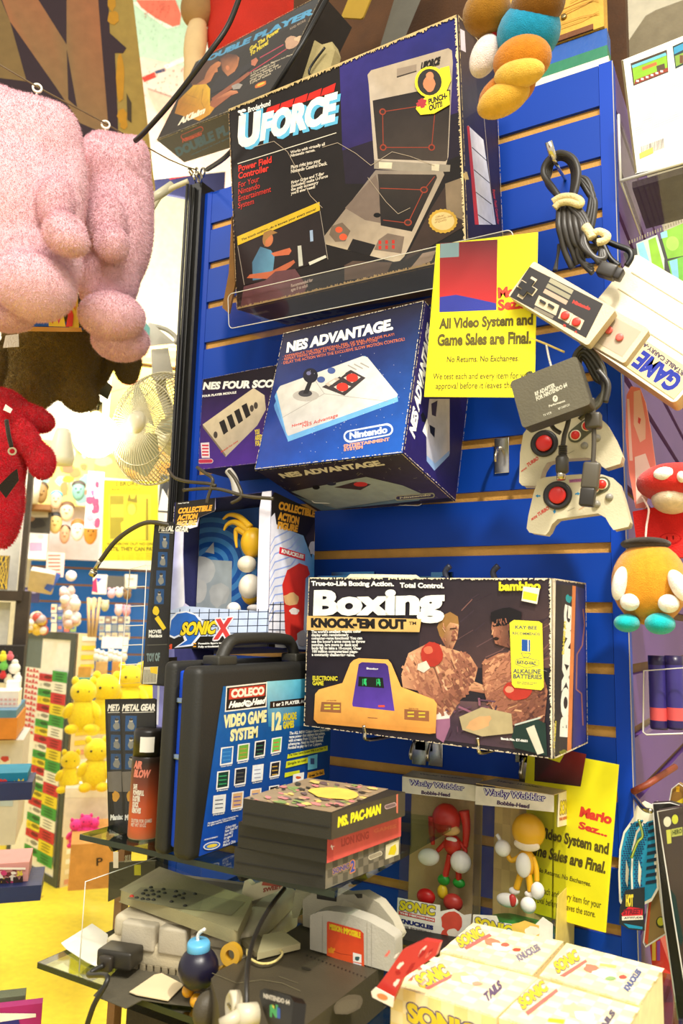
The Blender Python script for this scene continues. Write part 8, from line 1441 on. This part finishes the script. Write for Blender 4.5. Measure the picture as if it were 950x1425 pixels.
m1 = MB(CLOTH); P = [D(x, y_, 1.15) for x, y_ in ((119, 218), (118, 260), (117, 300), (120, 330))]; tube(m1, P, .0022, c(206, 90, 96), CLOTH, 6); m1.build('red_seam', None, 'rosy red fabric seam strip between the two pink plush toys', 'seam')
# wire and eyelets
t = thing('hanging_wire', 'taut brown wire crossing the upper left with the plush toys hanging on it', 'wire', D(0, 90, 1.1)); wp = [D(-40, 66, 1.12), D(52, 121, 1.14), D(147, 172, 1.2), D(235, 222, 1.3), D(272, 236, 1.33)]
m1 = MB(METAL); tube(m1, wp, .0012, c(110, 90, 60), PLASTM, 6, 2); m1.build('wire', t)
for k, (x, y_) in enumerate(((52, 122), (147, 171))):
    p = wp[1 + k]; m1 = MB(METAL); ring(m1, p - Vector((0, 0, .002)), FW, .0075, .0048, .0015, c(226, 220, 200), PLAST); tube(m1, [p - Vector((0, 0, .008)), p - Vector((0, 0, .03))], .0011, c(220, 214, 196), PLAST, 6, 1); m1.build('eyelet', t)
m1 = MB(METAL)
for k in range(5): ring(m1, D(266 + k * 4, 240 + (k % 2) * 8, 1.33 - k * .004), (1, k * .6, .4), .009, .0065, .0014, c(190, 180, 160), METAL)
m1.build('chain_links', None, 'small knot of silver chain links where the wire meets the black channel', 'chain')
# striped cardboard crown piece between the plush toys
f = bgface(28, 346, 116, 462, 1.26); m1 = MB(PAPER); o = lambda x, y_: f.uv(x, y_)
prism(m1, f, [o(45, 432), (o(112, 455)), o(116, 458), o(28, 456), o(44, 446)], -.004, 0, c(40, 90, 180)); prism(m1, f, [o(88, 358), o(96, 366), o(108, 410), o(110, 458), o(96, 458), o(98, 420), o(84, 390)], -.006, .001, c(230, 196, 60), PAPER)
a = Art(f, m1, PAPER, (0, 360, 3.276), clip=False, h0=.0015); a.poly([(150, 245), (220, 250), (222, 310), (150, 308)], c(30, 90, 180)); a.poly([(222, 255), (290, 262), (300, 312), (222, 310)], c(236, 200, 50)); a.poly([(228, 262), (240, 300), (252, 262)], c(206, 40, 50)); a.poly([(256, 264), (268, 300), (280, 264)], c(206, 40, 90)); a.poly([(175, 255), (190, 285), (215, 260), (205, 290), (185, 270)], c(206, 60, 60)); a.poly([(290, 225), (320, 215), (335, 260), (330, 310), (300, 312), (310, 260)], c(222, 60, 36)); a.poly([(60, 310), (370, 316), (375, 335), (60, 332)], c(206, 150, 60)); a.poly([(280, 60), (300, 90), (320, 200), (345, 240), (340, 180), (320, 80)], c(222, 130, 40)); m1.build('striped_crown', None, 'red, yellow and blue striped paper crown piece between the pink plush toys', 'crown')
# dark brown plush (hanging upside, legs down)
d2_ = 1.38; t = thing('brown_plush', 'dark olive-brown plush toy whose two legs hang beneath the pink plush toys', 'soft toy', D(70, 575, d2_))
MIX('body', t, [EL(70, 470, d2_, 62, 60, 60), EL(48, 500, d2_, 38, 60, 40), EL(42, 540, d2_, 36, 32, 36), EL(108, 500, d2_, 30, 60, 36), EL(112, 550, d2_, 26, 24, 28), EL(60, 430, d2_, 60, 40, 50)], BRN2, .008)
MIX('paw', t, [EL(142, 512, d2_ + .05, 14, 34, 14, 15), EL(150, 490, d2_ + .05, 20, 24, 16)], BRN2, .006)
MIX('paw', t, [EL(176, 514, d2_ + .06, 16, 22, 16, -20), EL(185, 505, d2_ + .06, 12, 16, 12)], BRN2, .006)
MIX('paw', t, [EL(6, 505, d2_, 18, 40, 20, 10)], BRN2, .006)
m1 = MB(CLOTH); f = bgface(4, 462, 26, 484, 1.3); prism(m1, f, [(0, 0), (f.W, .2 * f.H), (f.W * .9, f.H), (.1 * f.W, f.H * .8)], -.001, 0, c(244, 240, 226), CLOTH); m1.build('cloth_label', t, 'white sewn label')
# red plush
d3 = 1.25; t = thing('red_plush', 'bright red plush toy with a black flap and zip pull at the left edge', 'soft toy', D(10, 765, d3))
MIX('body', t, [EL(-10, 640, d3, 44, 90, 40), EL(8, 700, d3, 24, 66, 24), EL(40, 582, d3, 36, 18, 30, 8), EL(0, 580, d3, 40, 40, 36)], REDP, .006)
MIX('arm', t, [EL(38, 612, d3 - .03, 16, 34, 18, -28), EL(58, 642, d3 - .03, 18, 26, 18, -10)], REDP, .005)
m1 = MB(CLOTH); f = bgface(-5, 650, 27, 696, 1.16); prism(m1, f, [f.uv(*q) for q in ((24, 652), (26, 668), (8, 693), (-2, 680), (-2, 676), (16, 658))], -.003, 0, c(40, 34, 26), CLOTH); m1.build('black_flap', t)
m1 = MB(METAL); tube(m1, [D(9, 585, 1.17), D(12, 605, 1.16), D(16, 622, 1.16)], .003, c(50, 44, 36), CLOTH); ring(m1, D(17, 628, 1.16), FW, .006, .0035, .001, c(200, 180, 140), METAL); m1.build('zip_pull', t)
m1 = MB(CLOTH); f = bgface(4, 562, 17, 574, 1.2); prism(m1, f, [(0, .3 * f.H), (f.W * .8, 0), (f.W, f.H * .5), (.2 * f.W, f.H)], -.001, 0, c(244, 236, 230), CLOTH); m1.build('cloth_label', t, 'white sewn label')
# ================================================================ clip fan and bare bulb
d4 = 1.6; o = D(216, 596, d4); s = pxm(o); Rr = 80 / s; ax = (FW * -math.cos(math.radians(48)) - RT * math.sin(math.radians(48))).normalized(); up = Vector((0, 0, 1)); sd = up.cross(ax).normalized(); up2 = ax.cross(sd)
t = thing('clip_fan', 'off-white wire-caged clip fan hanging beside the bare bulb', 'fan', o - Vector((0, 0, Rr))); CW = c(220, 212, 176)
def fp_(r, th, h): return o + (sd * math.cos(th) + up2 * math.sin(th)) * r + ax * h
m1 = MB(PLAST)
for k in range(72):
    th = 2 * math.pi * k / 72; tube(m1, [fp_(.022, th, .052), fp_(Rr * .5, th, .047), fp_(Rr * .85, th, .028), fp_(Rr, th, 0)], .0012, CW, PLAST, 4, 3)
m1.build('front_grille', t)
m1 = MB(PLAST)
for k in range(60):
    th = 2 * math.pi * k / 60; tube(m1, [fp_(Rr, th, 0), fp_(Rr * .9, th, -.03), fp_(Rr * .5, th, -.055), fp_(.03, th, -.06)], .0009, c(206, 198, 160), PLAST, 4, 3)
for (r_2, h2) in ((Rr * .9, -.03), (Rr * .7, -.046), (Rr * .5, -.055)): tube(m1, [fp_(r_2, 2 * math.pi * k / 40, h2) for k in range(40)], .001, c(206, 198, 160), PLAST, 5, 1, True)
m1.build('rear_grille', t)
m1 = MB(PLAST); tube(m1, [fp_(Rr, 2 * math.pi * k / 48, 0) for k in range(48)], .0026, CW, PLAST, 8, 1, True); tube(m1, [fp_(Rr * .72, 2 * math.pi * k / 48, .038) for k in range(48)], .0011, CW, PLAST, 6, 1, True); m1.build('rim', t)
m1 = MB(PLAST); lathe(m1, [(.023, .048), (.024, .054), (.020, .060), (.010, .063), (.0005, .0635)], o, ax, c(236, 228, 196), n=30); m1.build('hub_cap', t)
m1 = MB(PLAST); lathe(m1, [(.04, -.10), (.045, -.06), (.03, -.03)], o, ax, c(196, 188, 150)); m1.build('motor_housing', t)
for k in range(3):
    th = 2 * math.pi * k / 3; m1 = MB(PLAST); P = [fp_(.012, th, .012), fp_(Rr * .5, th - .42, .03), fp_(Rr * .84, th - .2, .028), fp_(Rr * .86, th + .35, -.002), fp_(Rr * .5, th + .6, -.012), fp_(.012, th + .4, -.006)]
    m1.add(P + [p - ax * .0015 for p in P], [(0, 1, 2, 5), (2, 3, 4, 5), (11, 8, 7, 6), (11, 10, 9, 8)], c(186, 190, 160), PLAST, True); m1.build('blade', t)
m1 = MB(PLAST); GB = c(206, 202, 182); q1 = o - ax * .07
hexa(m1, [D(212, 530, 1.63), D(242, 526, 1.63), D(242, 526, 1.66), D(212, 530, 1.66), D(210, 486, 1.63), D(234, 484, 1.63), D(234, 484, 1.66), D(210, 486, 1.66)], GB, PLAST); hexa(m1, [D(205, 482, 1.62), D(244, 478, 1.62), D(244, 478, 1.67), D(205, 482, 1.67), D(204, 452, 1.62), D(212, 450, 1.62), D(212, 450, 1.67), D(204, 452, 1.67)], GB, PLAST)
tube(m1, [D(206, 452, 1.64), D(230, 458, 1.64), D(245, 470, 1.64), D(243, 478, 1.64)], .005, GB, PLAST, 8, 3); tube(m1, [q1, D(224, 540, 1.66), D(226, 520, 1.65)], .012, GB, PLAST, 10, 2); m1.build('clip_bracket', t)
m1 = MB(PLAST); f = bgface(198, 448, 208, 466, 1.6); prism(m1, f, [(0, f.H * .5), (f.W, 0), (f.W, f.H * .6), (.4 * f.W, f.H)], -.004, 0, c(60, 160, 150)); m1.build('teal_pad', t)
# bulb
d5 = 1.62; o = D(133, 606, d5); s = pxm(o); t = thing('bulb_lamp', 'glaring bare white globe bulb on a small metal clamp, left of the fan', 'lamp', o - Vector((0, 0, 30 / s)))
EM = mat('glowing_bulb', .3, color=c(255, 255, 250), emit=(1, .95, .82, 1), estr=7)
m1 = MB(EM); ell(m1, o, 31 / s, WHITE, EM, nu=32, nv=20); m1.build('bulb', t)
m1 = MB(METAL); q = D(133, 575, d5); tube(m1, [D(133, 578, d5), D(135, 560, d5)], .012, c(160, 150, 110), METAL, 14, 1); tube(m1, [D(135, 560, d5), D(128, 540, d5), D(124, 524, d5)], .007, c(150, 140, 100), METAL); m1.build('socket', t)
m1 = MB(METAL); hexa(m1, [D(112, 536, 1.6), D(124, 544, 1.6), D(124, 544, 1.63), D(112, 536, 1.63), D(120, 512, 1.6), D(132, 514, 1.6), D(132, 514, 1.63), D(120, 512, 1.63)], c(176, 160, 110), METAL); hexa(m1, [D(124, 540, 1.6), D(150, 556, 1.6), D(150, 556, 1.64), D(124, 540, 1.64), D(130, 516, 1.6), D(157, 538, 1.6), D(157, 538, 1.64), D(130, 516, 1.64)], c(70, 70, 50), METAL); m1.build('clamp', t)
d5 = 1.9; o = D(86, 622, d5); s = pxm(o); t = thing('reflector_shade', 'pale glass lantern shade left of the glaring bulb', 'lamp shade', o - Vector((0, 0, .05))); m1 = MB(PLAST); lathe(m1, [(16 / s, 0), (18 / s, 10 / s), (11 / s, 44 / s), (9 / s, 50 / s)], o - Vector((0, 0, 25 / s)), (0, 0, 1), c(244, 238, 214)); m1.build('shade', t)
# ================================================================ cables near the black channel
m1 = MB(RUBBER)
for k in range(4): tube(m1, [Vector((XL - .004 - .0035 * (k % 2), -.014 - .005 * k, ZT + .01)), Vector((XL - .004 - .0035 * (k % 2), -.014 - .005 * k, 1.9)), Vector((XL - .005, -.014 - .005 * k, 1.5)), Vector((XL - .005, -.014 - .005 * k, .7))], .0028, c(30, 28, 22), RUBBER, 6, 4)
m1.build('cable_run', None, 'bundle of thin black cables running down the left edge of the blue panel', 'cable')
m1 = MB(RUBBER); tube(m1, [D(345, -40, .95), D(320, 30, .98), D(290, 75, 1.0), D(240, 140, 1.05), D(200, 185, 1.1), D(188, 196, 1.12)], .0038, c(30, 26, 20)); m1.build('thick_black_cable', None, 'thick black cable sweeping down before the tilted two-player box', 'cable')
m1 = MB(RUBBER); tube(m1, [Y(288, 236, -.06), Y(312, 220, -.12), Y(330, 200, -.14)], .004, c(30, 26, 20)); m1.build('black_cable_end', None, 'short black cable dropping behind the large black box corner', 'cable')
t = thing('hose_lead', 'curved black gooseneck lead with a bare metal tip over the yellow poster', 'cable', Y(130, 797, -.25)); m1 = MB(RUBBER); tube(m1, [Y(262, 738, -.235), Y(232, 730, -.26), Y(205, 727, -.27), Y(180, 738, -.27), Y(158, 756, -.27), Y(140, 780, -.27)], .0032, c(70, 64, 50)); m1.build('hose', t)
m1 = MB(METAL); tube(m1, [Y(140, 779, -.27), Y(132, 793, -.27)], .0030, c(196, 186, 160), METAL, 8, 1); lathe(m1, [(.0048, 0), (.0052, .003), (.0048, .007)], Y(131, 795, -.27), Y(125, 805, -.27) - Y(131, 795, -.27), c(190, 180, 150), METAL, n=10); m1.build('metal_tip', t)
t = thing('wire_basket_hook', 'black wire hooks and bent wire under the purple adapter box', 'hook', Y(300, 670, -.2)); m1 = MB(PLAST)
for pts in ([(234, 652), (242, 664), (260, 670), (290, 673), (300, 676)], [(274, 650), (285, 658), (296, 668), (290, 690), (288, 700)], [(318, 655), (328, 668), (336, 690), (322, 700)], [(255, 682), (300, 680), (340, 690), (380, 694)]): tube(m1, yp(pts, -.2), .0024, c(70, 62, 46), PLAST)
m1.build('bent_wire', t)
m1 = MB(PLAST); tube(m1, yp([(318, 655), (326, 668), (330, 692)], -.16), .006, c(210, 204, 190), PLAST); m1.build('white_hook', None, 'off-white plastic hook above the window box', 'hook')
m1 = MB(CARD); P = yp([(322, 300), (327, 395), (318, 436), (309, 428), (318, 380)], -.11); f = Face(P[2], (1, 0, 0), (0, 0, 1)); prism(m1, f, [((p - f.o).dot(f.u), (p - f.o).dot(f.v)) for p in P], -.004, 0, c(140, 100, 50), CARD); m1.build('torn_card_edge', None, 'torn brown card edge sticking out left of the large black box', 'cardboard')
m1 = MB(METAL); tube(m1, [D(212, 290, 1.4), D(228, 268, 1.4), D(262, 252, 1.38)], .005, c(206, 196, 160), PLAST); tube(m1, [D(205, 282, 1.4), D(240, 258, 1.4)], .009, c(196, 190, 160), PLAST, 10, 1); m1.build('light_fitting', None, 'pale greenish bar fitting between the pink plush and the black channel', 'fitting')
# red shirted display dummy behind the two-player box
t = thing('shop_dummy', 'dummy in a red shirt with tan rolled sleeve standing behind the two-player box', 'dummy', D(330, 200, 2.2))
RSH = mat('red_shirt_cloth', .85, color=c(206, 44, 26), bump=.4, bscale=300, vary=.1, vscale=10); TSH = mat('tan_sleeve_cloth', .85, color=c(170, 130, 80), bump=.4, bscale=300, vary=.1, vscale=20); ARM = mat('cream_skin_plastic', .5, color=c(240, 206, 150), vary=.04)
MIX('red_shirt', t, [EL(345, -10, 2.2, 62, 120, 50), EL(345, 60, 2.2, 58, 60, 45), EL(400, 0, 2.25, 50, 100, 50)], RSH, .015)
MIX('rolled_sleeve', t, [EL(275, 12, 2.2, 24, 30, 24, 10), EL(285, -30, 2.2, 26, 40, 24)], TSH, .01)
MIX('arm', t, [EL(272, 60, 2.2, 16, 50, 16, 4), EL(270, 100, 2.2, 15, 40, 15)], ARM, .008)
# ================================================================ small boxes on navy ledges at the lower left
bgbox('navy_ledge', 'navy blue display ledge at the left edge, upper of two', 'ledge', (-60, 1092, 43, 1117), 2.0, .12, c(28, 44, 92), None, PAINT)
t0 = D(-5, 1092, 2.0); bgbox('card_game_box', 'teal sweet box with red letters and a yellow burst on the upper navy ledge', 'box', (-60, 1078, 37, 1096), 2.02, .12, c(20, 130, 160), lambda a: (a.text('IDS', (58, 15), (68, 15), (58, 6), c(226, 60, 50), .08), a.poly([(60, 16), (60, 5), (70, 5), (70, 16)], c(20, 130, 160)) if False else None, a.text('CARDS', (30, 15), (70, 15), (30, 7), c(226, 60, 50), .08), a.poly([(76, 16), (80, 8), (84, 11), (86, 5), (89, 9), (93, 5), (94, 13), (97, 16)], c(240, 214, 50))))
bgbox('navy_tray', 'navy blue open tray at the left edge, lower of two', 'tray', (-60, 1240, 55, 1262), 1.7, .12, c(28, 44, 92), None, PAINT)
bgbox('sweet_box', 'pink and yellow patterned sweet box standing in the lower navy tray', 'box', (-60, 1206, 36, 1258), 1.73, .1, c(226, 160, 150), lambda a: ([a.blob(random.uniform(4, 92), random.uniform(3, 34), random.uniform(2, 7), random.uniform(2, 5), random.choice([c(206, 60, 110), c(236, 200, 60), c(240, 226, 206), c(120, 50, 50), c(226, 120, 150)])) for _ in range(60)], a.rect(0, 0, 96, 3, c(250, 240, 226)), a.text('GYPSUM', (40, 33), (92, 28), (40, 17), c(50, 30, 24), .09), a.text('36', (84, 12), (92, 11), (84, 5), c(226, 206, 60), .08)))
P = [D(-60, 1440, 1.5), D(52, 1440, 1.5), D(52, 1412, 1.5), D(40, 1408, 1.5), D(-10, 1432, 1.5), D(-60, 1440, 1.5)]
bgbox('magazine', 'magazine with magenta cover and white edge at the bottom left corner', 'magazine', (-60, 1410, 50, 1500), 1.5, .02, c(170, 30, 110), lambda a: (a.poly([(0, 0), (110, 0), (110, 5), (0, 20)], c(240, 236, 230)), a.poly([(60, 12), (86, 8), (88, 16), (60, 20)], c(40, 34, 120))))
bgbox('grey_pouch', 'grey-green folded pouch behind the magenta magazine', 'pouch', (-60, 1396, 30, 1440), 1.53, .03, c(110, 116, 90), lambda a: a.poly([(50, 4), (78, 0), (70, 14)], c(150, 150, 110)), CLOTH)
